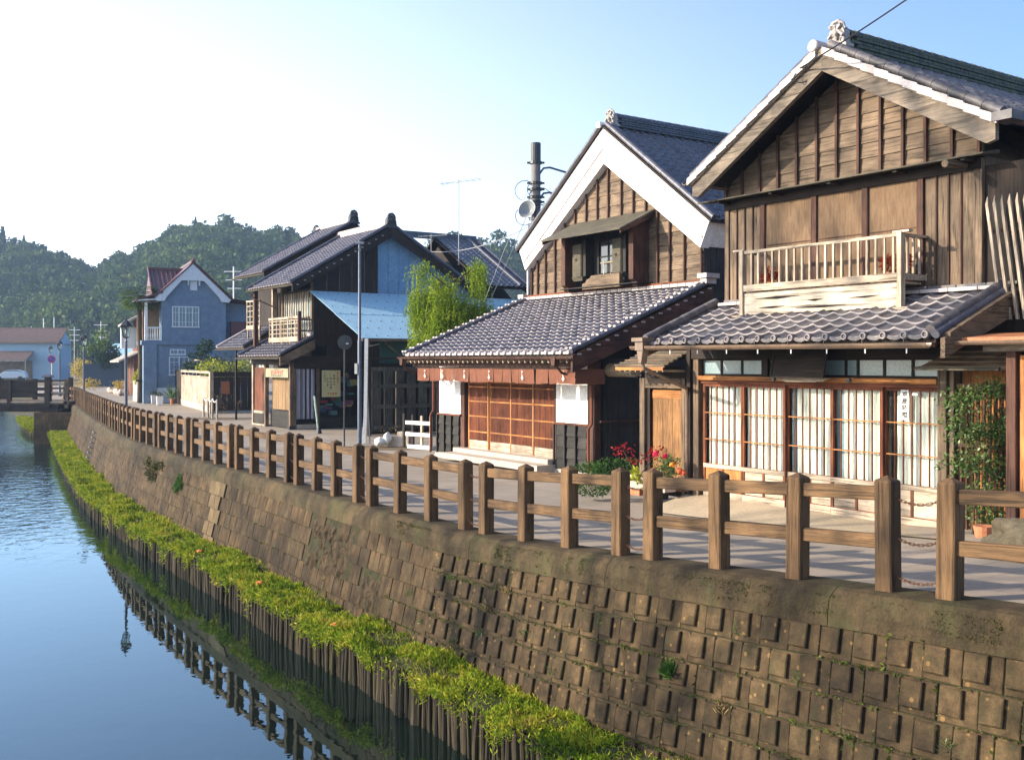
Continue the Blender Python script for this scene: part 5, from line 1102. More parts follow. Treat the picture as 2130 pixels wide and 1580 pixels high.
for col, txt, v, z, h in (('k', '手焼団子', 1.84, 1.99, .085), ('k', '味噌もち', 1.70, 1.90, .085), ('k', 'お休み処', 1.57, 1.80, .09), ('k', 'どうぞ', 1.44, 1.78, .09), ('k', 'あまざけ', 1.33, 1.98, .07)):
    for i, ch in enumerate(txt): text_mesh('lettering', ch, h, M_redink if v == 1.84 else M_wire, ps, Matrix.Translation((.0, v, z - i * h * 1.25)) @ RY)
text_mesh('lettering', 'あります', .1, M_redink, ps, Matrix.Translation((.0, 1.62, 1.24)) @ RY)
cols = [(.30, .03, .06), (.04, .16, .17), (.05, .08, .2), (.35, .28, .08), (.06, .2, .2), (.2, .06, .14), (.1, .2, .22)]
for k in range(26):
    v = rnd.uniform(1.2, 2.5); z = rnd.uniform(.45, 1.9) if v > 1.95 else rnd.uniform(.45, 1.05)
    box(H3, 'display_item', plain('goods %d' % k, cols[k % 7], .7), -.30 - rnd.random() * .1, -.2, v, v + rnd.uniform(.1, .3), z, z + rnd.uniform(.06, .22))
MB().add([(-.04, 1.13, .4), (-.04, 2.72, .4), (-.04, 2.72, 2.18), (-.04, 1.13, 2.18)], [(0, 1, 2, 3)]).build('glass', M_glass, H3)
# pent roof
es, ln = slopev(-.5, 2.6, .8, 3.26)
lr = MB().loft([[(-3.95, -.48, 2.52), (.3, -.48, 2.52), (.3, -.48, 2.58), (-3.95, -.48, 2.58)], [(-3.95, .82, 3.18), (.3, .82, 3.18), (.3, .82, 3.25), (-3.95, .82, 3.25)]]).build('lower_roof', W['dark_x'], H3)
tile_roof(lr, (-3.9, -.5, 2.6), (1, 0, 0), es, 4.15, ln - .02, .27, .24, M_tile2, 0, .8)
tube_course(lr, (.27, -.52, 2.67), (.27, .76, 3.33), .06, .3, M_tile2); tube_course(lr, (-3.95, -.52, 2.67), (-3.95, .76, 3.33), .06, .3, M_tile2)
MB().prism([(-.5, 2.26), (-.5, 2.56), (.82, 3.22), (.82, 2.86)], lambda a, b, t: (t, a, b), .26, .31).build('barge_board', W['grey_y'], H3)
gutter(H3, (-4.0, -.58, 2.56), (.2, -.58, 2.54), .05, M_greenshelf, 0); repeat_box(lr, 'rafter', W['pale_y'], (.04, .7, .05), [Matrix.Translation((-3.8 + i * .3, -.15, 2.68)) @ Matrix.Rotation(R(26.9), 4, 'X') for i in range(14)])
box(lr, 'flashing_end', M_tile_end, -.2, .2, .7, .8, 3.35, 3.5)
# upper storey
body(H3, [(-3.95, 3.2), (0, 3.2), (0, 5.1), (-3.95, 5.1)], 1.0, 7.6, W['dark_z'], 'upper_wall')
for u in (-3.9, -2.9, -.12): box(H3, 'post', W['pale_z'] if u < -3 else W['grey_z'], u, u + .12, .82, 1.0, 3.25, 5.3)
wf = box(H3, 'window_frame', W['dark_x'], -2.75, -.12, .86, .92, 4.0, 4.06); box(wf, 'pane', M_frost, -2.75, -.2, .93, .95, 3.4, 4.75); repeat_box(wf, 'window_bar', W['pale_z'], (.06, .04, .95), [(-2.6 + i * .22, .85, 4.5) for i in range(11)]); repeat_box(wf, 'window_bar', W['pale_z'], (.05, .04, .75), [(-2.5 + i * .22, .85, 3.6) for i in range(11)])
bl = MB().box(-2.95, -.0, .33, .40, 3.14, 3.32).box(-2.95, .0, .33, .40, 3.98, 4.06).build('balcony', W['pale_x'], H3)
for z in (3.44, 3.6, 3.78, 3.9): box(bl, 'rail', W['pale_x'], -2.95, .0, .345, .385, z, z + .035)
repeat_box(bl, 'baluster', W['pale_z'], (.05, .04, .7), [(-2.9 + i * .36, .365, 3.65) for i in range(9)])
box(bl, 'corner_post', W['brown_z'], -.06, .02, .3, .42, 2.95, 4.22); repeat_box(bl, 'balcony_leg', W['pale_z'], (.05, .05, .3), [(u, .37, 3.0) for u in (-2.6, -1.7, -.9)])
for z in (3.15, 3.5, 3.9): box(bl, 'side_rail', W['dark_y'], -.04, .0, .42, .82, z, z + .05)
# gable end: dark boards and blue tin
def gz3(v): return 7.34 - abs(v - 3.88) * .585
def gcol(v0, v1, zb, mt, nm, th=.03):
    MB().prism([(v0, zb), (v1, zb), (v1, gz3(v1) - .05)] + ([(3.88, gz3(3.88) - .05)] if v0 < 3.88 < v1 else []) + [(v0, gz3(v0) - .05)], lambda a, b, t: (t, a, b), .0 - .02, th).build(nm, mt, H3)
m = MB(); m.prism([(1.0, 5.3), (7.6, 5.05), (3.88, 7.2), (1.0, 5.5)], lambda a, b, t: (t, a, b), -3.9, -.03); m.build('gable_wall', W['dark_y'], H3)
vv = [.9, 1.4, 1.9, 2.4, 2.9, 3.3]
for a, b in zip(vv, vv[1:]): gcol(a, b - .012, 3.0 if a < 1.3 else 2.62, W['dark_z'], 'wall_plank'); box(H3, 'cover_strip', W['grey_z'], .03, .045, b - .02, b + .005, 5.0, gz3(b) - .06)
box(H3, 'gable_post', W['dark_z'], -.0, .06, 3.3, 3.44, 2.6, gz3(3.35) - .05)
v = 3.45
while v < 7.2: gcol(v, v + .44, 2.6, M_bluetin, 'tin_sheet', .02 + .006 * ((int(v * 10)) % 2)); v += .452
# main roof of house 3
m = MB(); U1_, U0_ = .32, -4.05
m.prism([(-.06, 5.18), (3.88, 7.48), (7.85, 5.16), (7.85, 5.08), (3.88, 7.40), (-.06, 5.10)], lambda a, b, t: (t, a, b), U0_, U1_)
mr = m.build('main_roof', W['dark_x'], H3)
k1 = 2.30 / 3.94; c1 = 1 / math.hypot(1, k1); es = Vector((0, c1, c1 * k1)); tile_roof(mr, (U0_ + .05, -.08, 5.19), (1, 0, 0), es, U1_ - U0_ - .1, 3.94 / c1 - .05, .26, .23, M_tile2, 0)
k2 = 2.32 / 3.97; c2 = 1 / math.hypot(1, k2); es2 = Vector((0, -c2, c2 * k2)); tile_roof(mr, (U1_ - .05, 7.87, 5.17), (-1, 0, 0), es2, U1_ - U0_ - .1, 3.97 / c2 - .05, .26, .23, M_tile_far, 0)
MB().prism([(-.06, 4.86), (-.06, 5.16), (3.88, 7.46), (3.88, 7.06)], lambda a, b, t: (t, a, b), U1_ - .02, U1_ + .03).build('barge_board', W['dark_y'], H3); MB().prism([(3.88, 7.06), (3.88, 7.46), (7.85, 5.14), (7.85, 4.86)], lambda a, b, t: (t, a, b), U1_ - .02, U1_ + .033).build('barge_board', W['dark_y'], H3)
tube_course(mr, (U1_ - .03, -.12, 5.24), (U1_ - .03, 3.8, 7.56), .06, .3, M_tile2); tube_course(mr, (U1_ - .03, 7.85, 5.22), (U1_ - .03, 3.95, 7.56), .06, .3, M_tile2); tube_course(mr, (U0_, -.12, 5.24), (U0_, 3.8, 7.56), .06, .3, M_tile2)
M_paleridge = surf('pale ridge tiles', (.50, .44, .40), (.38, .33, .31), scale=3, stretch=(1, 6, 6), rough=.6)
MB().box(U0_ - .3, U1_ - .1, 3.78, 3.98, 7.4, 7.66).build('ridge', M_paleridge, mr); tube_course(mr, (U0_ - .3, 3.88, 7.68), (U1_ - .1, 3.88, 7.68), .07, .3, M_paleridge, 'ridge_cap')
ridge_ornament(mr, (U0_ - .35, 3.88, 7.42), .8, M_oni_dark, 'ridge_ornament', R(-90)); ridge_ornament(mr, (U1_ - .05, 3.88, 7.45), 1.1, M_oni_dark, 'ridge_ornament', R(90))
gutter(H3, (U0_ + .1, -.15, 5.14), (U1_ - .25, -.15, 5.12), .055, M_greenshelf, 0)
for i in range(13): box(mr, 'verge_clip', M_tile_end, U1_ + .034, U1_ + .045, .1 + i * .28, .18 + i * .28, 5.13 + i * .1635, 5.16 + i * .1635)
m = MB().blob((0, 0, 0), (.035, .03, .035), 1, .1, 1).mesh('eave_tile'); m.materials.append(M_tile_end)
for i in range(16): link('eave_tile', m, mr, Matrix.Translation((U0_ + .2 + i * .26, -.1, 5.215)))
for i in range(15): link('eave_tile', m, lr, Matrix.Translation((-3.75 + i * .27, -.52, 2.64)))
MB().tube([(U0_ + .2, -.15, 5.1), (U0_ + .25, .1, 4.85), (-3.4, .8, 4.5)], .03, 6).build('downpipe', M_gutter, H3)
# blue tin shed roof between the shops
aw = empty('tin_shed', H3.matrix_basis @ Vector((0, .7, 0)), ANG, 'open shed with wide sky-blue tin roof against the dark corner shop', 'shed')
A0, A1, NZ0, NZ1, AL = .07, 4.35, 4.95, 3.17, 9.8
def awp(f, v, dz=0): return (A0 + (A1 - A0) * f, v, NZ0 + (NZ1 - NZ0) * f + dz)
v = 0.0; k = 0
while v < AL - .1:
    for f0, f1 in ((0, .52), (.5, 1.0)):
        m = MB(); m.loft([[awp(f0, v, .0), awp(f0, v + .90, .0), awp(f0, v + .90, .014), awp(f0, v, .014)], [awp(f1, v, .012 if f0 == 0 else 0), awp(f1, v + .90, .012 if f0 == 0 else 0), awp(f1, v + .90, .026 if f0 == 0 else .014), awp(f1, v, .026 if f0 == 0 else .014)]]); m.build('tin_sheet', M_awning, aw)
    v += .902
# corrugation ribs, joined
m = MB(); v = .0
while v < AL: m.beam(awp(0, v, .02), awp(1, v, .03), .02, .012); v += .18
m = MB()
for i in range(7):
    for j in range(24): p = awp(.06 + i * .15, .2 + j * .41, .03); m.box(p[0] - .014, p[0] + .014, p[1] - .014, p[1] + .014, p[2] - .01, p[2] + .012)
m.build('fixings', M_rust, aw, kind='stuff')
MB().beam(awp(1, 0, -.05), awp(1, AL, -.05), .1, .08).build('eave_beam', W['grey_y'], aw)
box(aw, 'end_wall', W['dark_z'], 3.9, 3.96, .35, AL, 0, 3.1); box(aw, 'wall', W['dark_z'], A0 + .0, 3.9, AL - .1, AL, 0, 3.1)
tp = plain('dark green panel', (.02, .06, .045), .4); box(aw, 'green_panel', tp, 3.97, 3.99, .8, 3.4, 2.35, 3.08); MB().beam((4.0, 1.0, 3.05), (4.0, 2.0, 2.3), .03, .05).build('brace', W['grey_z'], aw)
for v in (.2, 3.0, 6.0): box(aw, 'post', W['grey_z'], 4.15, 4.27, v, v + .12, 0, 3.1)
# dark slatted gate
GT = empty('slatted_gate', H3.matrix_basis @ Vector((4.5, .95, 0)), ANG, 'tall dark gate of wide vertical planks with gaps, left of the white barrier', 'gate')
for i in range(10): box(GT, 'plank', W['gate_z'], .0, .07, .02 + i * .43, .02 + i * .43 + .30, .12, 2.16)
for z in (.2, .88, 1.55, 2.10): box(GT, 'rail', W['gate_z'], .071, .11, -.05, 4.3, z, z + .13)
box(GT, 'top_beam', W['dark_y'], -.02, .1, -.25, 4.3, 2.48, 2.55); box(GT, 'post', W['dark_z'], -.02, .1, -.16, -.04, 0, 2.9); MB().beam((.05, -.15, 2.9), (.05, .25, 2.98), .03, .03).build('arm', W['pale_y'], GT)
# ------------------------------------------------------------------ neighbour behind, with the second lattice
H3b = empty('neighbour_house', H3.matrix_basis @ Vector((-4.45, 0, 0)), ANG, 'dark tiled house directly behind the corner shop, its ridge end just showing', 'house')
body(H3b, [(-3.1, 0), (-.2, 0), (-.2, 2.9), (-3.1, 2.9)], 2.8, 9.0, W['dark_z'])
body(H3b, [(-3.1, 2.9), (-.2, 2.9), (-.2, 5.7), (-3.1, 5.7)], 1.5, 8.0, W['dark_z'], 'upper_wall')
m = MB(); m.prism([(.68, 5.94), (4.6, 8.22), (8.5, 5.94), (8.5, 5.85), (4.6, 8.13), (.68, 5.85)], lambda a, b, t: (t, a, b), -3.2, .1); mr = m.build('main_roof', W['dark_x'], H3b)
k1 = 2.28 / 3.92; c1 = 1 / math.hypot(1, k1); tile_roof(mr, (-3.15, .65, 5.95), (1, 0, 0), Vector((0, c1, c1 * k1)), 3.2, 3.92 / c1, .26, .23, M_tile2, 0)
MB().prism([(.7, 5.62), (.7, 5.92), (4.6, 8.2), (4.6, 7.7)], lambda a, b, t: (t, a, b), .05, .1).build('barge_board', W['dark_y'], H3b); MB().prism([(4.6, 7.7), (4.6, 8.2), (8.5, 5.92), (8.5, 5.5)], lambda a, b, t: (t, a, b), .05, .103).build('barge_board', W['dark_y'], H3b)
MB().prism([(1.5, 5.2), (1.5, 6.3), (4.6, 8.1), (7.9, 6.2), (7.9, 5.2)], lambda a, b, t: (t, a, b), -.25, -.2).build('gable_wall', W['dark_z'], H3b)
tube_course(mr, (.06, .65, 6.0), (.06, 4.6, 8.3), .06, .3, M_tile2); tube_course(mr, (-3.2, .65, 6.0), (-3.2, 4.6, 8.3), .06, .3, M_tile2)
MB().box(-3.7, -.1, 4.5, 4.7, 8.12, 8.38).build('ridge', M_paleridge, mr); ridge_ornament(mr, (-3.75, 4.6, 8.14), .8, M_oni_dark, 'ridge_ornament', R(-90)); ridge_ornament(mr, (-.0, 4.6, 8.2), 1.1, M_oni_dark, 'ridge_ornament', R(90))
gutter(H3b, (-3.25, .58, 5.88), (.0, .58, 5.87), .055, M_greenshelf, 0)
lr = MB().loft([[(-3.1, -.1, 2.9), (.0, -.1, 2.9), (.0, -.1, 2.97), (-3.1, -.1, 2.97)], [(-3.1, 1.5, 3.8), (.0, 1.5, 3.8), (.0, 1.5, 3.88), (-3.1, 1.5, 3.88)]]).build('lower_roof', W['dark_x'], H3b)
es, ln = slopev(-.12, 2.98, 1.5, 3.9); tile_roof(lr, (-3.1, -.12, 2.98), (1, 0, 0), es, 3.1, ln, .27, .24, M_tile2, 0)
tube_course(lr, (-3.12, -.15, 3.03), (-3.12, 1.45, 3.94), .06, .3, M_tile_end); tube_course(lr, (.0, -.15, 3.03), (.0, 1.45, 3.94), .06, .3, M_tile2); MB().prism([(-.12, 2.68), (-.12, 2.93), (1.5, 3.82), (1.5, 3.5)], lambda a, b, t: (t, a, b), -.02, .04).build('barge_board', W['grey_y'], H3b)
gutter(H3b, (-3.2, -.18, 2.93), (.0, -.18, 2.92), .05, M_greenshelf, 0)
bl = MB().box(-1.2, .3, .43, .50, 3.7, 3.86).box(-1.2, .3, .43, .50, 4.80, 4.86).build('balcony', W['pale_x'], H3b)
for z in (3.98, 4.2, 4.42, 4.62): box(bl, 'rail', W['pale_x'], -1.2, .3, .445, .485, z, z + .035)
repeat_box(bl, 'baluster', W['pale_z'], (.05, .04, 1.0), [(-1.17 + i * .36, .465, 4.35) for i in range(5)])
repeat_box(bl, 'balcony_leg', W['pale_z'], (.05, .05, .5), [(u, .47, 3.5) for u in (-1.1, -.5, .2)])
box(H3b, 'post', W['brown_z'], .5, .62, .1, .25, 2.6, 5.4); box(H3b, 'post', W['dark_z'], -3.0, -2.93, .6, .67, 0, 2.9)
sh_ = box(H3b, 'shoji_window', M_curtain, -.9, .1, .86, .89, 1.6, 2.7); repeat_box(sh_, 'glazing_bar', W['brown_z'], (.04, .03, 1.1), [(-.65 + i * .3, .85, 2.15) for i in range(3)]); repeat_box(sh_, 'glazing_bar', W['brown_x'], (1.0, .03, .03), [(-.4, .85, 1.9), (-.4, .85, 2.3)])
# ------------------------------------------------------------------ roof behind at the right
H3c = empty('rear_house', H3.matrix_basis @ Vector((-4, 7.2, 0)), ANG, 'dark tiled rear roof with a double verge line behind the blue gable', 'house')
body(H3c, [(-4, 0), (3.6, 0), (3.6, 4.6), (0, 7.4), (-4, 4.6)], 1.2, 3.0, W['dark_z'])
m = MB(); m.prism([(0, 7.80), (4.2, 5.45), (4.2, 5.35), (0, 7.70), (-4.2, 5.35), (-4.2, 5.45)], lambda a, b, t: (a, t, b), 1.0, 3.1); mr = m.build('main_roof', W['dark_y'], H3c)
k1 = 2.35 / 4.2; c1 = 1 / math.hypot(1, k1); tile_roof(mr, (4.22, 1.0, 5.46), (0, 1, 0), (-c1, 0, c1 * k1), 2.1, 4.2 / c1, .27, .24, M_tile_far, 0)
tube_course(mr, (4.22, 3.05, 5.52), (0, 3.05, 7.9), .07, .3, M_tile2); tube_course(mr, (4.22, 2.65, 5.53), (0, 2.65, 7.9), .07, .3, M_tile2); MB().box(-.12, .12, -2.5, 3.1, 7.72, 7.98).build('ridge', M_tile_far, mr)
MB().prism([(0, 7.4), (0, 7.78), (4.2, 5.43), (4.2, 5.1)], lambda a, b, t: (a, t, b), 3.1, 3.16).build('barge_board', W['dark_x'], H3c)
hb = empty('low_shed_house', H3.matrix_basis @ Vector((3.2, 9.0, 0)), ANG, 'plain grey brown shed roof rising towards the white plaster gable', 'shed')
gm = surf('grey brown sheet roofing', (.30, .25, .21), (.25, .2, .17), scale=2, rough=.8, bump=.1)
body(hb, [(-1.5, 0), (1.6, 0), (1.6, 4.0), (-1.5, 4.0)], -.6, 4.0, W['dark_z'])
MB().loft([[(1.9, -1.2, 4.55), (1.9, 4.3, 4.5), (1.9, 4.3, 4.4), (1.9, -1.2, 4.45)], [(-1.8, .9, 5.98), (-1.8, 4.3, 5.95), (-1.8, 4.3, 5.85), (-1.8, .9, 5.88)]]).build('roof', gm, hb); MB().beam((1.9, -1.22, 4.57), (-1.8, .88, 6.0), .12, .12).build('verge', M_gutter, hb)
# ================================================================== western-style blue house and its garden
KANG = R(-65.3); KO = Vector((-14.2, 48.8, 0)); KM = Matrix.Translation(KO) @ Matrix.Rotation(KANG, 4, 'Z')
KP = lambda u, v, z=0: KM @ Vector((u, v, z))
H4 = empty('blue_stucco_house', KP(-14, 0), KANG, 'blue stucco western-style house with white bargeboards, leaded windows and red tile roof', 'house')
body(H4, [(-.9, 3.7), (2.95, 3.7), (2.95, 6.0), (1.0, 7.9), (-.77, 6.3)], -6.5, 0, M_blue) if False else None
MB().prism([(-.77, 3.62), (2.95, 3.62), (2.95, 6.1), (1.0, 7.95), (-.77, 6.25)], lambda a, b, t: (t, a, b), -6.5, 0).build('wall', M_blue, H4)
MB().prism([(-1.79, 0), (4.4, 0), (4.4, 3.45), (-1.79, 3.45)], lambda a, b, t: (t, a, b), -3.0, .02).build('ground_floor', M_blue, H4)
MB().prism([(-1.9, 3.45), (4.45, 3.45), (4.45, 3.70), (-1.9, 3.70)], lambda a, b, t: (t, a, b), -3.1, .12).build('belt_course', M_blue, H4)
box(H4, 'corner_pier', M_blue, .02, .14, -1.79, -1.05, 0, 3.45); box(H4, 'skirt', M_palepaint, .02, .06, -1.05, 4.4, 0, .9)
MB().prism([(2.95, 3.6), (4.4, 3.6), (4.4, 5.95), (2.95, 6.1)], lambda a, b, t: (t, a, b), -6.5, -.7).build('rear_wing', M_blue, H4)
for sg in (1,):
    m = MB(); m.prism([(1.0, 8.28), (-1.18, 6.18), (-1.05, 6.02), (-.62, 6.05), (-.45, 6.35), (.35, 7.28), (1.0, 7.28)], lambda a, b, t: (t, a, b), .0, .22); m.prism([(1.0, 8.28), (3.22, 6.18), (3.1, 6.02), (2.68, 6.05), (2.5, 6.35), (1.65, 7.28), (1.0, 7.28)], lambda a, b, t: (t, a, b), .0, .223); m.build('bargeboard', M_palepaint, H4)
mr = MB(); mr.prism([(-1.25, 6.22), (1.0, 8.40), (3.3, 6.22), (3.3, 6.14), (1.0, 8.32), (-1.25, 6.14)], lambda a, b, t: (t, a, b), -7, .28); mr.prism([(3.3, 6.22), (5.0, 5.9), (5.0, 5.82), (3.3, 6.14)], lambda a, b, t: (t, a, b), -7, -.4)
mr = mr.build('main_roof', M_tile_red, H4)
k1 = 2.18 / 2.3; c1 = 1 / math.hypot(1, k1); tile_roof(mr, (-7, 3.32, 6.23), (1, 0, 0), (0, -c1, c1 * k1), 7.25, 2.3 / c1, .3, .26, M_tile_red, 0) if False else None
tile_roof(mr, (.27, 3.32, 6.23), (-1, 0, 0), (0, -c1, c1 * k1), 7.2, 2.28 / c1, .3, .26, M_tile_red, 0); tile_roof(mr, (.27, 5.0, 5.91), (-1, 0, 0), Vector((0, -1.7, .33)).normalized(), 7.2, 1.7, .3, .26, M_tile_red, 0)
box(mr, 'ridge', M_tile_red, -7, .2, .9, 1.1, 8.35, 8.5); MB().blob((.2, 1.0, 8.48), (.16, .16, .18), 3, .4, 1).build('ridge_end', M_tile_red, mr)
m = MB(); m.prism([(-.4, 6.15), (-3.4, 8.15), (-6.4, 6.15)], lambda a, b, t: (a, t, b), -1.15, .6); rw = m.build('cross_roof', M_tile_red, H4)
k1 = 2.0 / 3.0; c1 = 1 / math.hypot(1, k1); tile_roof(rw, (-.38, -1.2, 6.17), (0, 1, 0), (-c1, 0, c1 * k1), 2.4, 3.0 / c1, .28, .26, M_tile_red, 0); tube_course(rw, (-.4, -1.2, 6.25), (-3.4, -1.2, 8.25), .07, .3, M_tile_red); box(rw, 'ridge', M_tile_red, -3.5, -3.3, -1.2, .9, 8.12, 8.3)
# vent, windows
box(H4, 'gable_vent', M_palepaint, .0, .05, .86, 1.26, 6.72, 7.25)
for v in (.72, 1.36): MB().box(.0, .2, v, v + .06, 7.0, 7.28).build('vent_bracket', M_palepaint, H4)
def w_window(v0, v1, z0, z1, n, nm='window'):
    f = MB().box(.0, .06, v0, v1, z1 - .06, z1).box(.0, .08, v0 - .03, v1 + .03, z0 - .02, z0 + .05).box(.0, .06, v0, v0 + .06, z0, z1).box(.0, .06, v1 - .06, v1, z0, z1); w = (v1 - v0) / n
    for i in range(1, n): f.box(.0, .055, v0 + w * i - .03, v0 + w * i + .03, z0, z1)
    f = f.build(nm, M_palepaint, H4); box(f, 'pane', M_frost, .005, .012, v0, v1, z0, z1)
    repeat_box(f, 'glazing_bar', M_palepaint, (.015, .025, z1 - z0), [(.03, v0 + w * (i + .5), (z0 + z1) / 2) for i in range(n)]); repeat_box(f, 'glazing_bar', M_palepaint, (.016, v1 - v0, .022), [(.031, (v0 + v1) / 2, z0 + (z1 - z0) * t) for t in (.25, .7)])
w_window(-.17, 1.38, 4.5, 5.75, 4); w_window(-.35, .8, 1.65, 2.75, 2); w_window(-.3, .6, 2.85, 3.2, 2, 'top_light')
box(H4, 'window_apron', M_blue, .0, .03, -.25, 1.45, 3.7, 4.42)
# corner loggia
lg = box(H4, 'loggia_wall', surf('tan plank wall', (.34, .22, .13), (.25, .16, .09), scale=4), -1.6, -1.5, -1.7, -.77, 3.7, 6.0)
box(H4, 'column', M_whitep, -.1, .06, -1.72, -1.56, 3.7, 5.95); MB().prism([(-2.1, 6.0), (-.7, 6.12), (-.7, 6.2), (-2.1, 6.08)], lambda a, b, t: (t, a, b), -3.0, .2).build('loggia_roof', M_whitep, H4)
MB().prism([(-2.2, 6.1), (-.7, 6.62), (-.7, 6.5), (-2.2, 6.04)], lambda a, b, t: (t, a, b), -3.0, .25).build('loggia_tiles', M_tile_red, H4)
rl = MB().box(-.02, .04, -1.6, -.8, 4.42, 4.5).box(-.02, .04, -1.6, -.8, 3.72, 3.78).build('railing', M_whitep, H4)
bm_ = MB().lathe([(.02, -.32), (.045, -.12), (.02, .1), (.03, .32)], (0, 0, 0), 8).mesh('baluster'); bm_.materials.append(M_whitep)
for i in range(6): link('baluster', bm_, rl, Matrix.Translation((.01, -1.52 + i * .13, 4.1)))
box(H4, 'lower_side_roof', M_tile_red, -3, -.2, 3.3, 4.6, 3.72, 4.9)
# white gate box, planters
gb = empty('white_picket_planter', KP(-16.3, -1.9), KANG, 'white picketed planter box beside the blue house corner with a yellow-green shrub', 'planter')
box(gb, 'box_body', M_whitep, -3.4, -.05, 0, .62, 0, .45); repeat_box(gb, 'picket', M_whitep, (.03, .07, .8), [(-.03, .06 + i * .12, .83) for i in range(5)]); repeat_box(gb, 'picket', M_whitep, (.09, .03, .8), [(-.12 - i * .22, .02, .83) for i in range(15)]); box(gb, 'rail', M_whitep, -3.4, 0, 0, .04, 1.2, 1.28); box(gb, 'end_rail', M_whitep, -.06, -.0, 0.04, .62, 1.2, 1.28)
sh = cloud('garden_shrub', [(0, 0, 0, .45, .35, .5), (-.3, 0, -.2, .3, .3, .3)], 500, .16, L_yellow, shell=.3); sh.location = KP(-17, -1.6, 1.6); tag(sh, 'yellow-green shrub rising out of the white picketed planter', 'shrub')
for k, (u, v, l) in enumerate([(-17.3, -1.17, 'farthest'), (-13.6, -1.22, 'middle one'), (-11.2, -1.16, 'nearest')]):
    pr = empty('planter', KP(u, v), KANG, 'square white planter with thin rusty foliage, %s of the three by the blue house' % l, 'planter', 'square white planters by the blue house'); MB().loft([[(-.15, -.15, 0), (.15, -.15, 0), (.15, .15, 0), (-.15, .15, 0)], [(-.18, -.18, .48), (.18, -.18, .48), (.18, .18, .48), (-.18, .18, .48)]]).build('pot', M_whitep, pr); cloud('foliage', [(0, 0, .6, .2, .2, .16)], 60, .10, L_dull, pr, shell=.1)
ns = empty('name_sign', KP(-14.6, -1.85), KANG, 'small dark horizontal sign on a thin stake before the blue house', 'sign'); box(ns, 'board', W['dark_y'], 0, .03, -.3, .3, 1.25, 1.38); box(ns, 'stake', W['dark_z'], 0, .03, -.02, .02, 0, 1.25)
# boarded garden fence
GF = empty('garden_fence', KP(0, 0), KANG, 'weathered board garden fence with slotted top rail beside the dark corner shop', 'garden fence')
def bfence(u0, u1, n):
    w = (u1 - u0) / n
    for i in range(n): box(GF, 'board', W['pale_z'], u0 + i * w + .02, u0 + (i + 1) * w - .02, -.02, .02, .34, 1.66)
    for z0, z1 in ((1.86, 1.98), (1.64, 1.72), (.0, .33)): box(GF, 'rail' if z0 > .5 else 'plinth', W['pale_x'] if z0 > .5 else M_stone, u0, u1, -.05, .05, z0, z1)
    repeat_box(GF, 'slot_bar', W['pale_z'], (.06, .04, .15), [(u0 + w * i, 0, 1.79) for i in range(n + 1)])
bfence(-10.9, -.35, 7); bfence(-20.5, -15.2, 3)
box(GF, 'pillar', W['dark_z'], -15.2, -11.0, .0, .3, 0, 1.95); box(GF, 'corner_post', W['pale_z'], -.32, .02, -.06, .1, 0, 1.95)
for i in range(8): box(GF, 'side_board', W['dark_z'], -.05, .0, .1 + i * .32, .1 + i * .32 + .30, .25, 1.7)  # shaded return of the same fence, its shade put into darker timber colour
box(GF, 'side_rail', W['dark_y'], -.07, .03, .1, 2.7, 1.72, 1.95); box(GF, 'side_sill', W['dark_y'], -.07, .03, .1, 2.7, .1, .25)
nb_ = MB().box(.0, .02, .45, .85, .9, 1.5).build('notice', surf('faded orange notice', (.35, .13, .05), (.25, .09, .04), scale=5), GF)
pp = empty('potted_plant', KP(-12.2, -.35), 0, 'spiky potted plant at the dark pillar of the garden fence', 'potted plant'); MB().lathe([(0, 0), (.12, 0), (.17, .3), (.14, .3), (0, .27)], (0, 0, 0), 12).build('pot', M_terra, pp)
c = np.tile(np.array([0, 0, .3]), (90, 1)); d = unit(nrs.normal(size=(90, 3)) * .5 + np.array([0, 0, .9])); u = unit(np.cross(d, nrs.normal(size=(90, 3)))); v, q = leaf_quads(c, d, u, .5 + .5 * nrs.rand(90), np.full(90, .035)); arrays_mesh('leaves', v, q, L_green, pp)
def clumptree(name, loc, blobs, n, size, mat, label, cat='tree', trunk=None, group=None, shell=.45, down=0):
    r = empty(name, loc, 0, label, cat, group); cloud('crown', blobs, n, size, mat, r, shell=shell, down=down)
    if trunk:
        m = MB()
        for pts, rr in trunk: m.tube(pts, rr, 7)
        m.build('trunk', M_trunk, r, smooth=True)
    return r
clumptree('garden_pine', KP(-7.5, .8), [(0, 0, 3.15, .55, .55, .28), (-.5, .3, 2.75, .5, .4, .2), (.5, -.2, 2.5, .55, .4, .2), (0, .3, 3.5, .35, .35, .2), (-.7, 0, 2.2, .5, .4, .2)], 1500, .11, L_conifer, 'clipped cloud pine rising above the garden fence', trunk=[([(0, 0, 0), (.1, 0, 1.2), (-.1, .1, 2.2), (0, 0, 3.3)], [.1, .08, .06, .03]), ([(0, .1, 2), (.5, -.2, 2.45)], [.04, .02]), ([(0, .1, 2.2), (-.5, .3, 2.7)], [.04, .02])])
clumptree('garden_shrub', KP(-12, .9), [(0, 0, 1.9, 1.1, .7, .75), (1.3, 0, 2.0, 1.0, .7, .6), (2.6, .2, 1.8, 1.0, .7, .6)], 2400, .12, L_dull, 'mass of mixed brownish shrubs behind the garden fence', cat='shrubs')
clumptree('garden_shrub', KP(-5.6, .8), [(0, 0, 2.1, .8, .6, .5), (.9, 0, 1.9, .7, .6, .55), (1.8, .2, 2.1, .6, .5, .5)], 1300, .13, L_yellow, 'yellow-leaved shrub behind the nearer garden fence boards', cat='shrub')
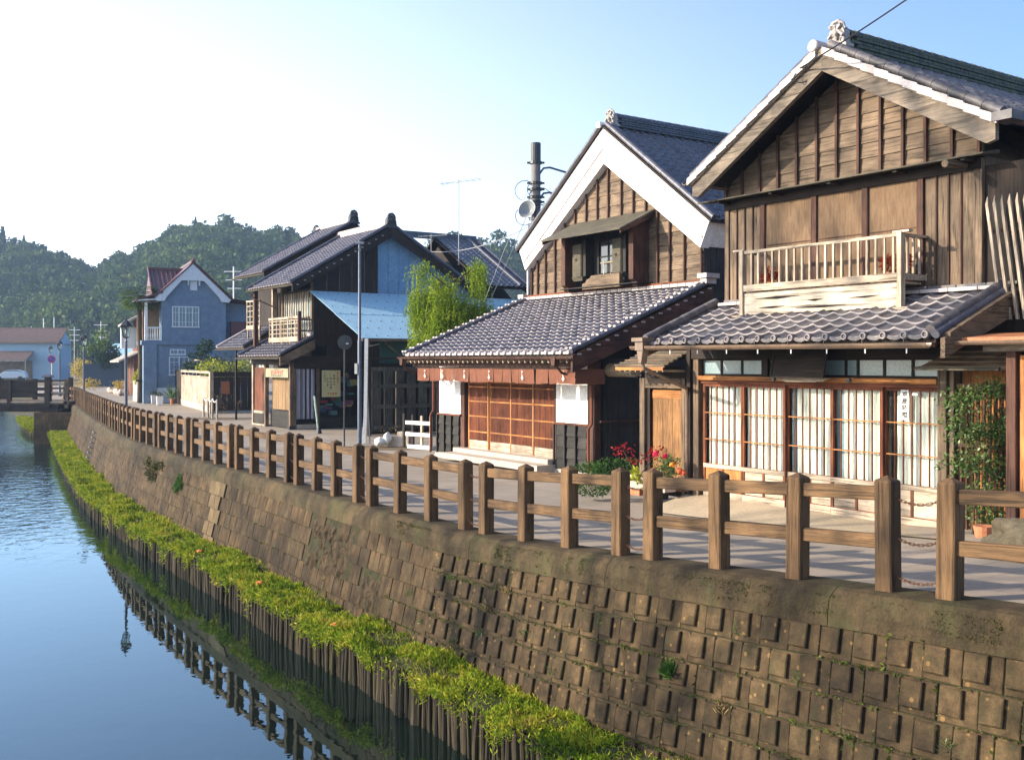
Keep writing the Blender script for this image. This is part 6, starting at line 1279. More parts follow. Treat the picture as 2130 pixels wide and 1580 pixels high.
clumptree('garden_shrub', KP(-2.6, .9), [(0, 0, 2.2, .9, .6, .7), (1.3, .2, 1.95, .9, .6, .55)], 500, .12, L_dull, 'thin twiggy shrub behind the corner of the garden fence', cat='shrub', trunk=[([(0, 0, 0), (.2, 0, 1.6), (.7, .1, 2.9)], [.05, .03, .01]), ([(.1, 0, 1), (-.4, 0, 2.6)], [.03, .01])])
box(GF, 'lean_to_cap', W['pale_x'], -9.6, -7.6, .5, 1.0, 2.5, 2.56)
# rope barrier
rb = empty('rope_barrier', (-13.6, 45.6, 0), R(-62), 'white rope strung between short grey posts on dry grass', 'barrier')
for i in range(4): MB().tube([(i * .9, 0, 0), (i * .9, 0, .84)], .045, 8).build('post', M_stone, rb)
pts = [(i * .15, 0, .84 - .13 * math.sin(math.pi * ((i * .15 / .9) % 1)) if i % 6 else .84) for i in range(19)]; MB().tube(pts, .022, 6).build('rope', M_whitep, rb)
# palm tree
pm = empty('palm_tree', (-22.15, 61.5, 0), 0, 'tall thin palm with drooping fan leaves beside the blue house', 'palm tree'); MB().tube([(0, 0, 0), (.06, 0, 2.5), (-.03, 0, 4.6), (0, 0, 6.4)], [.17, .14, .15, .13], 9).build('trunk', M_trunk, pm, smooth=True)
nf_ = 48; C = []; D = []; U = []; L = []; Wd = []
for k in range(nf_):
    a = k * 2.4; el = .9 - 1.75 * (k / nf_); dx_, dy_ = math.cos(a), math.sin(a); root = Vector((0, 0, 6.3)); tip = root + Vector((dx_ * math.cos(el), dy_ * math.cos(el), math.sin(el))) * .75
    for j in range(15):
        b = (j - 7) * .2; dd_ = Vector((dx_, dy_, math.sin(el) * .5 - .35)); sd = Vector((-dy_, dx_, 0)); d = (dd_ * math.cos(b) + sd * math.sin(b)).normalized(); C.append(tip); D.append(d); U.append(d.cross(Vector((.2, .1, 1))).normalized()); L.append(.6); Wd.append(.10)
v, q = leaf_quads(np.array(C), np.array(D), np.array(U), np.array(L), np.array(Wd)); arrays_mesh('crown', v, q, L_palm, pm)
# old red-brown house farther on
H5 = empty('old_row_house', KP(-30, -1.0), KANG, 'old red-brown timber row house with pale tiled eaves beyond the palm', 'house')
redw = W['red_z']; MB().prism([(0, 0), (6, 0), (6, 5.6), (2.6, 7.0), (0.6, 5.9), (.6, 2.9), (0, 2.9)], lambda a, b, t: (t, a, b), -9, 0).build('wall', redw, H5)
M_paleroof = surf('sunlit pale tile roof', (.42, .36, .30), (.3, .26, .22), scale=3, rough=.6, stretch=(4, 1, 1))  # pale two-tone tile colour, finer noise along the eaves
MB().prism([(-1.1, 2.55), (.65, 3.35), (.65, 3.25), (-1.1, 2.42)], lambda a, b, t: (t, a, b), -9.2, .5).build('lower_roof', M_paleroof, H5); MB().prism([(-.5, 5.45), (2.6, 7.2), (6.5, 5.5), (6.5, 5.35), (2.6, 7.0), (-.5, 5.28)], lambda a, b, t: (t, a, b), -9.2, .6).build('upper_roof', M_paleroof, H5)
for u in (-.1, -2.6, -5.2): box(H5, 'post', W['pale_z'], u - .08, u + .05, -.05, .06, 0, 2.7)
for u in (-.3, -3.0): box(H5, 'door', W['red_z'], u - 1.8, u - .2, -.03, 0, .1, 2.1)
box(H5, 'window', M_frost, -4, -1.5, .56, .6, 3.9, 5.0); box(H5, 'awning_board', M_palepaint, -5, -4.2, -.6, .5, 3.5, 5.1)
clumptree('creeper', KP(-31, -.4), [(-3, 0, 4.2, .5, .4, .9), (-4, -.2, 3.5, .6, .4, .5)], 500, .2, L_green, 'leafy creeper with pale flowers on the front of the old row house', cat='creeper')
st = empty('stone_planting_bed', KP(-33, -2.0), KANG, 'pale stone-edged flower bed in front of the old row house', 'flower bed'); r = random.Random(3)
for i in range(12): MB().blob((-8 + i * .95, r.uniform(-.1, .1), .15), (.5, .2, r.uniform(.16, .3)), i, .3, 2).build('edging_stone', M_stone, st)
gs_ = cloud('gold_shrub', [(0, 0, -.2, .9, .5, .4), (-2.6, 0, -.1, 1.2, .5, .45), (4.2, 0, -.4, .9, .3, .25)], 900, .14, L_gold, shell=.3); gs_.location = KP(-37, -1.4, .8); tag(gs_, 'golden autumn shrubs in the stone-edged bed', 'shrubs')
dw = MB().box(0, .3, 0, 3.4, 0, 2.15).box(-.1, .4, -.1, 3.5, 2.15, 2.3).build('dark_wall', plain('dark blue slate wall', (.05, .07, .10), .8)); dw.location = (-42.6, 103, 0); dw.rotation_euler = (0, 0, R(-70)); tag(dw, 'dark slate-blue capped wall where the street bends', 'wall')
clumptree('round_tree', (-40.8, 104, 0), [(0, 0, 3.3, 1.3, 1.3, 1.25), (.3, 0, 2.6, 1.2, 1.2, .9)], 2600, .25, L_conifer, 'round dark clipped tree above the slate-blue wall', trunk=[([(0, 0, 0), (0, 0, 2.5)], [.12, .1])])
clumptree('gold_hedge', (-52.0, 125, 0), [(0, 0, 1.7, 1.5, 1, 1.2)], 900, .22, L_gold, 'golden yellow hedge right of the pale blue house', cat='hedge')
lb = empty('low_blue_roof_house', (-56, 150, 0), 0, 'low pale-blue-roofed building right of the pale blue house', 'building'); box(lb, 'wall', M_conc, -3, 6, 0, 5, 0, 3.2); MB().loft([[(-3.4, -.5, 3.1), (6.5, -.5, 3.1), (6.5, -.5, 3.2), (-3.4, -.5, 3.2)], [(-3.4, 3, 5.2), (6.5, 3, 5.0), (6.5, 3, 5.1), (-3.4, 3, 5.3)]]).build('roof', M_awning, lb)
# ================================================================== pale blue house across the bridge, car, bridge
LB = empty('pale_blue_house', (-74.5, 145, 0), R(4), 'pale blue rendered house with red-brown ribbed roof and lean-to porch beyond the bridge', 'house')
MB().prism([(0, 0), (5, 0), (5, 5.3), (2.4, 7.0), (0, 5.3)], lambda a, b, t: (t, a, b), .4, 10.6).build('wall', surf('pale blue shade side render', (.30, .46, .58), (.26, .40, .52), scale=1, rough=.8), LB)
box(LB, 'side_wall', M_whitep, .3, .4, .0, 5, 0, 5.2)  # sunlit side put in white, shaded front in blue, by colour
rf = MB().loft([[(-.1, -.6, 5.15), (10.9, -.6, 5.15), (10.9, -.6, 5.3), (-.1, -.6, 5.3)], [(-.1, 2.4, 7.15), (10.9, 2.4, 7.15), (10.9, 2.4, 7.3), (-.1, 2.4, 7.3)]]).build('roof', M_red_roof, LB)
m = MB()
for i in range(31): m.beam((i * .36, -.62, 5.33), (i * .36, 2.4, 7.33), .09, .05)
m.build('roof_ribs', M_red_roof, rf); box(rf, 'ridge', M_red_roof, -.2, 11, 2.3, 2.55, 7.22, 7.42); box(LB, 'rear_roof', M_red_roof, -.1, 10.9, 2.4, 5.4, 5.0, 5.1)
pf = MB().loft([[(.4, -2.8, 2.75), (7.2, -2.8, 2.75), (7.2, -2.8, 2.85), (.4, -2.8, 2.85)], [(.4, 0, 3.95), (7.2, 0, 3.95), (7.2, 0, 4.05), (.4, 0, 4.05)]]).build('porch_roof', M_red_roof, LB); m = MB()
for i in range(20): m.beam((.5 + i * .35, -2.82, 2.88), (.5 + i * .35, 0, 4.08), .09, .05)
m.build('roof_ribs', M_red_roof, pf); box(LB, 'porch_fascia', W['pale_x'], .4, 7.2, -2.86, -2.8, 2.6, 2.8)
for u in (1.1, 2.2, 7.0): box(LB, 'porch_post', W['pale_z'], u, u + .14, -2.7, -2.56, 0, 2.7)
box(LB, 'porch_wall', surf('brown porch wall', (.18, .15, .11), scale=2), 1.2, 7.0, -.2, .1, 0, 2.7)
car = empty('parked_car', (-67.6, 139.5, 0), R(14), 'silver-blue hatchback parked in front of the pale blue house', 'car'); M_car = plain('silver blue car paint', (.50, .60, .66), .25, .7)
prof_ = [(-2.1, .35), (-2.12, .75), (-1.95, .92), (-1.1, 1.0), (-.45, 1.42), (.9, 1.48), (1.75, 1.25), (2.0, .85), (2.05, .4)]
def cp(k, z0=0): return [(a, b) for a, b in prof_]
m = MB(); m.loft([[(a * s_, y, b if b < 1 else 1 + (b - 1) * hs) for a, b in prof_] for y, s_, hs in ((-.82, .97, .15), (-.8, .99, .35), (-.66, 1, 1), (.66, 1, 1), (.8, .99, .35), (.82, .97, .15))]); m.build('body', M_car, car, smooth=False)
for s_ in (-1, 1): MB().prism([(-1.0, 1.02), (-.45, 1.38), (.85, 1.42), (1.6, 1.18), (1.6, 1.02)], lambda a, b, t: (a, t, b), s_ * .70 - .01, s_ * .76 + .01).build('side_window', M_skyglass, car)
MB().loft([[(-1.13, -.6, 1.02), (-1.13, .6, 1.02), (-1.09, .6, 1.03), (-1.09, -.6, 1.03)], [(-.5, -.58, 1.42), (-.5, .58, 1.42), (-.46, .58, 1.42), (-.46, -.58, 1.42)]]).build('windscreen', M_skyglass, car)
box(car, 'bumper', plain('dark bumper', (.05, .06, .07), .5), -2.16, -2.08, -.7, .7, .35, .6); box(car, 'number_plate', M_whitep, -2.18, -2.161, -.2, .2, .48, .62)
wm_ = MB().lathe([(0, -.1), (.18, -.1), (.2, -.08), (.30, -.08), (.31, 0), (.30, .08), (0, .08)], (0, 0, 0), 16, 'y').mesh('wheel'); wm_.materials.append(plain('tyre', (.02, .02, .022), .8))
for a in (-1.3, 1.3):
    for s_ in (-1, 1): link('wheel', wm_, car, Matrix.Translation((a, s_ * .76, .31)))
for s_ in (-1, 1): MB().blob((-2.03, s_ * .55, .75), (.08, .16, .09), 1, 0, 1).build('headlight', M_whitep, car)
BR = empty('timber_bridge', (-25.6, 59.2, 0), R(0), 'dark timber footbridge crossing the canal at the end of the fence', 'bridge'); bdk = W['dark_x']
def bz_(x): return .20 + .0 * x
box(BR, 'deck', W['grey_x'], -19, .2, -.2, 3.2, .0, .18); box(BR, 'girder', W['dark_x'], -19, -.3, -.18, -.02, -.42, .0); box(BR, 'girder', W['dark_x'], -19, -.3, 2.9, 3.1, -.42, .0); box(BR, 'edge_board', W['pale_x'], -19, 0, -.26, -.2, .10, .17)
m0 = -.2; xs = [-.95 - i * 2.15 for i in range(9)]
for y in (-.16, 3.0):
    for i, x in enumerate(xs): box(BR, 'railing_post', W['dark_z'], x - .11, x + .11, y - .1, y + .1, -.1, 1.42 if i else 1.5)
    for z in (1.26, .80, .45): box(BR, 'rail', W['dark_x'], -19, -.95, y - .05, y + .05, z, z + .10)
    for x0, x1 in zip(xs[1:], xs):
        if abs(x1) > 2: box(BR, 'infill_panel', W['dark_x'], x0 + .11, x1 - .11, y - .02, y + .02, .3, 1.2)
box(BR, 'end_post', W['dark_z'], -1.05, -.75, -.3, 0, -.1, 1.55); MB().loft([[(-1.15, -.4, 1.55), (-.65, -.4, 1.55), (-.65, .1, 1.55), (-1.15, .1, 1.55)], [(-1.15, -.4, 1.62), (-.65, -.4, 1.62), (-.65, .1, 1.62), (-1.15, .1, 1.62)], [(-.95, -.2, 1.75), (-.85, -.2, 1.75), (-.85, -.1, 1.75), (-.95, -.1, 1.75)]]).build('post_cap', M_tile2, BR)
box(BR, 'end_post', W['grey_z'], .05, .25, -.2, 0, -.2, 1.45); 
for z in (.6, 1.1): box(BR, 'end_rail', W['pale_x'], -.75, .05, -.13, -.07, z, z + .12)
MB().box(-1.5, 1.2, -.6, 3.4, -2.6, -.45).build('abutment', M_block2, BR)
# ------------------------------------------------------------------ street lamps
def lamp_proto():
    r = empty('street_lamp', (0, 0, 0), 0, '', 'street lamp', 'lantern lamp posts along the canal street')
    MB().lathe([(0, 0), (.15, 0), (.15, .10), (.11, .16), (.10, .5), (.075, .62), (.06, .8), (.055, 1.0), (.05, 3.0), (.06, 3.05), (.04, 3.1), (.06, 3.16), (.035, 3.2), (.035, 3.3), (0, 3.3)], (0, 0, 0), 14).build('post', M_pole, r, smooth=True)
    m = MB(); m.lathe([(0, 3.3), (.09, 3.3), (.12, 3.34), (0, 3.34)], (0, 0, 0), 6)
    for k in range(6): a = k * math.pi / 3; m.beam((.11 * math.cos(a), .11 * math.sin(a), 3.33), (.20 * math.cos(a), .20 * math.sin(a), 3.74), .018, .018)
    m.lathe([(.23, 3.73), (.24, 3.76), (.14, 3.88), (.06, 3.96), (.02, 4.0), (.03, 4.04), (0, 4.12)], (0, 0, 0), 6); m.build('lantern_frame', M_iron, r)
    g_ = MB().lathe([(.10, 3.34), (.19, 3.73)], (0, 0, 0), 6).build('lantern_glass', glass_mat('lantern glass', (.85, .95, .95), .35, .05), r); MB().blob((0, 0, 3.52), (.05, .05, .08), 0, 0, 2).build('bulb', M_whitep, r); return r
LPR = lamp_proto()
for k, (p, lab) in enumerate([((-14.45, 38.7), 'nearest lantern lamp post, tall against the old row house'), ((-23.9, 57.7), 'lantern lamp post beside the far end of the fence'), ((-32.6, 74.5), 'lantern lamp post just behind the bridge corner, the right one of the close pair'), ((-43.3, 97), 'farthest lantern lamp post, left of the close pair behind the bridge')]):
    if k == 0: o = LPR
    else:
        o = LPR.copy(); COL.objects.link(o)
        for ch in LPR.children: c_ = ch.copy(); COL.objects.link(c_); c_.parent = o
    o.location = (*p, 0); o['label'] = lab
rs_ = empty('road_sign', (-33.4, 75, 0), R(10), 'round red and blue no-parking sign on a pole with a red lower sleeve', 'road sign'); MB().tube([(0, 0, 0), (0, 0, 2.85)], .035, 8).build('pole', M_whitep, rs_); MB().tube([(0, 0, 0), (0, 0, 1.2)], .07, 8).build('sleeve', plain('red sleeve', (.45, .06, .04), .6), rs_)
MB().lathe([(0, -.05), (.28, -.05), (.28, -.02), (0, -.02)], (0, 0, 2.65), 20, 'y').build('disc', plain('sign red', (.5, .03, .03), .4), rs_); MB().lathe([(0, -.06), (.21, -.06), (.21, -.051), (0, -.051)], (0, 0, 2.65), 20, 'y').build('blue_field', plain('sign blue', (.03, .08, .4), .4), rs_); MB().beam((-.15, -.066, 2.8), (.15, -.066, 2.5), .05, .008, (0, 1, 0)).build('slash', MATS['sign red'], rs_)
# ------------------------------------------------------------------ poles by the gate
pl = empty('steel_pole', (-4.4, 29.85, 0), 0, 'tall dark blue-grey steel pole in front of the blue tin roof', 'pole'); MB().tube([(0, 0, 0), (0, 0, 3.0), (0, 0, 3.05), (0, 0, 5.9)], [.062, .058, .045, .04], 12).build('shaft', M_pole, pl, smooth=True); MB().box(-.12, .12, -.04, .04, 5.8, 5.86).box(-.03, .03, -.1, .1, 5.6, 5.66).build('bracket', M_metal, pl); MB().box(-.14, -.06, -.06, .06, 2.05, 2.35).build('meter_box', M_curtain, pl)
wp_ = empty('white_pipe_post', (-4.28, 30.4, 0), 0, 'white square post leaning beside the steel pole', 'post'); MB().loft([[(-.14, -.05, 0), (-.02, -.05, 0), (-.02, .05, 0), (-.14, .05, 0)], [(-.08, -.04, .8), (.02, -.04, .8), (.02, .05, .8), (-.08, .05, .8)], [(-.05, -.04, 3.08), (.05, -.04, 3.08), (.05, .05, 3.08), (-.05, .05, 3.08)]]).build('shaft', M_whitep, wp_); MB().tube([(.1, 0, 0), (.02, 0, 1.6), (.0, 0, 2.3)], .02, 6).build('cable', M_greywire, wp_)
mp_ = empty('traffic_mirror', (-4.76, 29.33, 0), R(8), 'round black-backed mirror on a thin dark pole before the corner shop', 'mirror'); MB().tube([(0, 0, 0), (.01, 0, 2.85)], .022, 8).build('pole', M_iron, mp_); MB().lathe([(0, .05), (.16, .05), (.20, 0), (.21, -.02), (0, -.03)], (0.02, 0, 2.95), 20, 'y').build('mirror_back', M_iron, mp_, smooth=True); MB().box(.05, .12, -.08, -.03, 2.9, 2.93).build('clip', M_whitep, mp_)
up_ = empty('utility_pole', (.76, 33, 0), 0, 'concrete utility pole with a grey loudspeaker and cable coils behind the plaster gable', 'utility pole'); MB().tube([(0, 0, 0), (0, 0, 9.35)], [.19, .145], 14).build('shaft', surf('pole concrete', (.22, .21, .20), (.15, .14, .14), scale=4, stretch=(1, 1, .2)), up_, smooth=True); MB().tube([(0, 0, 8.75), (0, 0, 9.38)], .16, 14).build('cap', M_iron, up_)
for z in (8.75, 8.1, 7.9, 7.65, 7.5): MB().lathe([(.15, z - .04), (.20, z - .04), (.20, z + .04), (.15, z + .04)], (0, 0, 0), 12).box(-.28, .28, -.03, .03, z - .03, z + .03).build('band', M_iron, up_)
for z in (8.55, 7.75): MB().tube([(.12, 0, z - .15), (.25, .02, z + .03), (.45, .05, z + .06), (1.4, .3, z - .18)], .035, 8).build('bracket_arm', M_pole, up_)
MB().lathe([(.0, 0), (.05, 0), (.06, .12), (.12, .25), (.24, .42), (.22, .42), (.1, .26), (0, .2)], (0, 0, 0), 18, 'y').build('loudspeaker', M_metal, up_, smooth=True); ls = up_.children[-1]; ls = bpy.data.objects['loudspeaker']; ls.location = (-.1, -.1, 7.1); ls.rotation_euler = (R(15), 0, R(150)); ls.scale = (1.3, 1.0, 1.3)
m = MB(); r = random.Random(5)
for k in range(9):
    rr = r.uniform(.2, .5); cz = r.uniform(6.9, 7.9); cx_ = r.uniform(-.35, .2); t0 = r.uniform(0, 2)
    m.tube([(cx_ + rr * math.cos(t0 + i * .5) * .8, -.1 - .03 * i, cz + rr * .8 * math.sin(t0 + i * .5)) for i in range(8)], .012, 4)
for x in (-.22, -.16, -.1): m.tube([(x, -.15, 6.8), (x - .03, -.16, 6.0), (x + .02, -.14, 5.3), (x + .05, -.1, 4.5)], .018, 4)
m.build('cable_coils', M_wire, up_); MB().box(-.3, -.1, -.25, -.05, 7.25, 7.5).box(-.1, .35, -.2, .0, 6.65, 6.9).build('junction_box', M_iron, up_)
def wire(name, a, b, sag, r_, mat, label, group=None):
    a = Vector(a); b = Vector(b); pts = [a + (b - a) * t - Vector((0, 0, sag * 4 * t * (1 - t))) for t in [i / 16 for i in range(17)]]
    return tag(MB().tube(pts, r_, 4).build(name, mat), label, 'wire', group)
wire('overhead_wire', (.6, 33, 6.75), (-3.5, 42, 6.9), .3, .016, M_greywire, 'sagging grey wire from the utility pole towards the rear roofs')
wire('guy_wire', (.45, 33, 7.0), (-.95, 31.5, 3.6), .0, .012, M_greywire, 'slanting guy wire from the utility pole down to the willow'); wire('guy_wire', (.55, 33, 8.0), (-1.2, 32, 3.4), .0, .007, M_greywire, 'thin upper guy wire left of the utility pole')
ap = H1.matrix_basis @ Vector((-1.25, -.25, 6.62)); wire('service_cable', ap, (4.85, 11.0, 6.68), .03, .012, M_wire, 'black service cable rising from the large gable apex out of frame')
m = MB(); m.tube([ap + Vector((.02, -.05, -.1)) + Vector((.10 * math.cos(t), .02 * t, -.08 * math.sin(t) - .03)) for t in [.5 * i for i in range(10)]], .008, 4); tag(m.build('cable_loop', M_wire), 'small loop of black cable hanging at the large gable apex', 'cable')
an_ = empty('roof_antenna', H3.matrix_basis @ Vector((.2, 6.9, 6.2)), R(-40), 'tall rooftop television antenna above the blue gable', 'antenna'); MB().tube([(0, 0, 0), (0, 0, 3.35)], .02, 6).build('mast', M_greywire, an_)
m = MB(); m.tube([(-.95, 0, 3.3), (1.15, 0, 3.2)], .014, 5)
for x in (-.9, -.7, -.5, -.2, .1, .4, .7, 1.0): m.tube([(x, -.18, 3.27), (x, .18, 3.27)], .008, 4)
m.tube([(-.9, 0, 3.15), (-.9, 0, 3.5)], .01, 4); m.build('aerial', M_greywire, an_)
a2 = an_.copy(); COL.objects.link(a2); a2.location = H3.matrix_basis @ Vector((-2.5, 7.2, 5.2)); a2['label'] = 'shorter antenna standing left behind the tall one'; a2.scale = (.8, .8, .75)
for ch in an_.children: c_ = ch.copy(); COL.objects.link(c_); c_.parent = a2
# far antennas and pylons by the pale blue house
for k, (x, y, h, lab) in enumerate([(-70, 158, 9.4, 'tall white mast behind the pale blue house roof'), (-71.6, 158, 9.2, 'second tall mast left of the white one behind the roof'), (-73.5, 158, 8.0, 'short crossed aerial at the left behind the roof'), (-66.9, 158, 7.9, 'low aerial right behind the red-brown roof'), (-52.5, 132, 7.7, 'crossed power pole standing right of the pale blue house'), (-26.4, 98, 11.5, 'white antenna seen just above the dark corner roof')]):
    a_ = empty('aerial_mast', (x, y, 0), 0, lab, 'mast'); MB().tube([(0, 0, 0), (0, 0, h)], .07 if h > 8.5 else .05, 5).build('mast', M_whitep, a_)
    if k > 1:
        m = MB(); 
        for i in range(3): m.box(-.9 + .15 * i, .9 - .1 * i, -.03, .03, h - .5 - i * .8, h - .42 - i * .8)
        m.build('crossarm', M_whitep, a_)
# barrier, bags and block by the gate
bw_ = empty('white_barrier', (-2.6, 28.6, 0), R(-40), 'low barrier of dark posts and white boards beside the downpipe of the cloth-hung shop', 'barrier')
for i, x in enumerate((-.55, -.2, .15, .5)): box(bw_, 'post', W['dark_z'] if i < 2 else W['pale_z'], x - .035, x + .035, -.03, .03, 0, .95 - .02 * i)
for z in (.66, .34): box(bw_, 'board', M_whitep, -.45, .52, -.055, -.031, z, z + .10)
box(bw_, 'foot', M_whitep, -.3, .55, -.12, .12, 0, .1)
bags = MB().blob((0, 0, .14), (.16, .14, .13), 1, .4, 2).blob((.22, .05, .22), (.12, .12, .2), 2, .4, 2).build('plastic_bag', M_whitep, smooth=True); bags.location = (-3.75, 29.2, 0); tag(bags, 'white plastic bags lying at the foot of the slatted gate', 'bag')
cb = MB().box(-.35, .35, -.15, .15, 0, .3).box(.0, .35, -.15, .15, .3, .42).build('concrete_block', M_stone); cb.location = (-3.2, 29.4, 0); cb.rotation_euler = (0, 0, R(-20)); tag(cb, 'pale concrete block right of the white bags', 'block')
t_ = empty('green_stick', (-6.55, 34.9, 0), 0, 'pale green leaning banner stick before the shop window', 'stick'); MB().tube([(.02, 0, 0), (-.12, 0, 1.25)], .035, 6).build('pole', surf('pale green pole', (.45, .6, .5), scale=4), t_); MB().lathe([(0, 0), (.12, 0), (.05, .2), (0, .2)], (.02, 0, 0), 8).build('foot', M_iron, t_)
dg_ = MB(); 
for cx_, cy_, rx, ry in ((-12.4, 44.2, 2.0, .9), (-3.3, 29.0, 1.4, .8)):
    dg_.add([(cx_ + rx * math.cos(t) * (1 + .15 * math.sin(3 * t)), cy_ + ry * math.sin(t), -.009) for t in [2 * math.pi * i / 18 for i in range(18)]], [tuple(range(18))])
dg_.build('dirt_patch', M_earth, kind='structure')
# ================================================================== plants near the houses
PU = lambda u, v, z=0: H1.matrix_basis @ Vector((u, v, z))
r = empty('flower_pot_stand', PU(-4.25, -.4, .12), ANG, 'terracotta-toned trough on a white stand left of the curtained doors', 'planter'); box(r, 'trough', M_stone, -.5, .45, -.12, .12, .12, .34); box(r, 'brick', M_terra, -.5, -.2, -.1, .1, 0, .12); box(r, 'dark_pot', M_iron, .0, .3, -.14, .1, -.02, .12)
clumptree('red_maple', PU(-4.55, -.45, .1), [(-.25, 0, .80, .22, .15, .12), (.3, 0, .72, .18, .15, .14), (0, .05, .62, .35, .1, .1)], 190, .055, L_red, 'small red-leaved maple in a pot by the side gate', cat='maple', trunk=[([(0, 0, .2), (-.1, 0, .5), (-.25, 0, .8)], [.018, .012, .006]), ([(0, 0, .3), (.3, 0, .7)], [.012, .006])], shell=.2)
clumptree('yellow_plant', PU(-4.35, -.5, .1), [(-.12, 0, .38, .1, .1, .12), (.12, 0, .3, .1, .1, .14)], 200, .08, L_yellow, 'yellow-green leafy pot plant below the red maple', cat='plant', shell=.2)
fl = clumptree('rose_plant', PU(-3.9, -.45, .1), [(0, 0, .45, .28, .15, .22), (.1, 0, .62, .2, .12, .15)], 420, .055, L_green, 'flowering pot plant with red and orange blooms beside the door post', cat='flower', shell=.2)
for i, (x, z, c_) in enumerate([(-.15, .78, 0), (-.2, .5, 0), (.12, .6, 1), (.24, .5, 2), (.3, .47, 2), (.0, .74, 0)]): MB().blob((x, -.12, z), (.045, .045, .045), i, .5, 2).build('flower', [plain('rose red', (.5, .01, .05), .7), plain('orange bloom', (.7, .22, .03), .7), plain('coral bloom', (.65, .12, .05), .7)][c_], fl)
GU_ = lambda u, v, z=0: H2.matrix_basis @ Vector((u, v, z))
clumptree('box_hedge', GU_(2.9, -.7, .05), [(0, 0, .26, .75, .4, .26), (-.6, .2, .2, .4, .35, .2), (.7, -.3, .22, .5, .3, .24)], 3600, .045, L_bush, 'low clipped evergreen bush between the two timber houses', cat='bush', shell=.7)
clumptree('low_bush', PU(-5.2, -.9, .05), [(0, 0, .2, .36, .25, .2)], 1100, .045, L_bush, 'small dark bush nearer the fence than the clipped hedge', cat='bush', shell=.6)
clumptree('climbing_shrub', PU(1.5, -.35, .2), [(-.1, 0, 1.7, .36, .18, .2), (.25, -.05, 1.85, .3, .15, .16), (.0, 0, 1.3, .36, .2, .2), (.3, 0, 1.35, .35, .2, .25), (-.05, 0, .95, .38, .2, .2), (.35, .05, .85, .35, .2, .25), (.05, -.05, .55, .38, .2, .2), (.5, .1, 1.2, .3, .2, .5), (-.25, -.05, 1.45, .2, .1, .1), (.2, 0, .3, .3, .2, .15)], 5200, .045, L_green, 'tall leafy shrub trained over the lattice right of the sliding doors', cat='shrub', trunk=[([(0, 0, 0), (.05, 0, .8), (-.05, 0, 1.7)], [.018, .014, .008]), ([(.1, 0, 0), (.2, 0, .9), (.3, 0, 1.8)], [.015, .012, .006]), ([(.3, 0, 0), (.35, .05, 1.2)], [.012, .008])], shell=.15)
pt = MB().lathe([(0, 0), (.09, 0), (.13, .2), (.11, .2), (0, .18)], (0, 0, 0), 14).build('flower_pot', M_terra); pt.location = PU(1.75, -.5, .22); tag(pt, 'terracotta pot at the foot of the lattice shrub', 'pot')
rk = MB().blob((0, 0, .12), (.85, .5, .34), 5, .22, 4).build('boulder', M_rock, smooth=True); rk.location = (5.6, 10.35, gz(5.6, 10.35) - .02); rk.rotation_euler = (0, 0, ANG); tag(rk, 'rounded granular boulder behind the near fence rail', 'boulder')
# bare tree on the far bank, out of frame, that throws the soft shadows on the near wall
bt = empty('bare_tree', (-23.3, 10.3, -.1), 0, 'leafless tree on the opposite bank whose soft shadow falls across the near block wall', 'tree'); m = MB(); r = random.Random(9)
def limb(p, d, L, rad, depth):
    q = p + d * L; mid = p + d * L * .5 + Vector((r.gauss(0, .05), r.gauss(0, .08), 0)) * L; m.tube([p, mid, q], [rad, rad * .85, rad * .65], 6)
    if depth:
        for _ in range(3 if depth > 1 else 4): limb(q, (d + Vector((r.gauss(0, .4), r.gauss(0, .42), r.gauss(.05, .25)))).normalized(), L * r.uniform(.5, .75), rad * .6, depth - 1)
limb(Vector((0, -.9, 0)), Vector((0, -.05, 1)), 7.6, .17, 3); limb(Vector((0, .9, 0)), Vector((0, .1, 1)), 7.2, .15, 3)
m.build('trunk', M_trunk, bt)
# willow
wr = empty('willow_tree', (-1.95, 30.9, 0), 0, 'bright yellow-green weeping willow between the blue tin roof and the plaster-gabled house', 'willow')
m = MB(); m.tube([(0, 0, 0), (.05, 0, 1.8), (.15, 0, 3.3), (.1, 0, 4.6), (.2, 0, 5.0)], [.11, .09, .06, .03, .015], 8)
tips = []; r = random.Random(12)
for k in range(38):
    a = r.uniform(0, 6.28); rr = r.uniform(.35, 1.15); h0 = r.uniform(2.8, 4.7); top = Vector((.1 + rr * math.cos(a), rr * .7 * math.sin(a), min(5.3, h0 + r.uniform(.2, .7))))
    m.tube([(.1, 0, h0), (.1 + rr * .5 * math.cos(a), rr * .35 * math.sin(a), h0 + .35), top], [.035, .022, .01], 5); tips.append(top)
m.build('trunk', M_trunk, wr, smooth=True); C = []; D = []; L = []
for t in tips:
    for q_ in range(44):
        p = t + Vector((r.gauss(0, .16), r.gauss(0, .14), r.gauss(0, .08))); ln_ = r.uniform(.4, 2.1) * (.7 if t.x > .4 else 1.0); n_ = int(ln_ / .048); drift = Vector((r.gauss(0, .10), r.gauss(0, .06), 0))
        if p.z - ln_ < 2.35: ln_ = max(.2, p.z - r.uniform(2.3, 2.9)); n_ = int(ln_ / .048)
        for i in range(n_):
            f_ = i / max(1, n_); pp_ = p + drift * math.sin(f_ * 2) - Vector((0, 0, ln_ * f_)); C.append(pp_); D.append((r.gauss(0, .5), r.gauss(0, .5), -.75)); L.append(r.uniform(.06, .115))
    for i in range(60): C.append(t + Vector((r.gauss(0, .14), r.gauss(0, .12), r.gauss(.03, .1)))); D.append((r.gauss(0, .7), r.gauss(0, .7), r.gauss(.2, .6))); L.append(r.uniform(.06, .12))
C = np.array(C); D = unit(np.array(D)); U = unit(np.cross(D, nrs.normal(size=D.shape))); v, q = leaf_quads(C, D, U, np.array(L), np.array(L) * .38); arrays_mesh('crown', v, q, L_willow, wr)
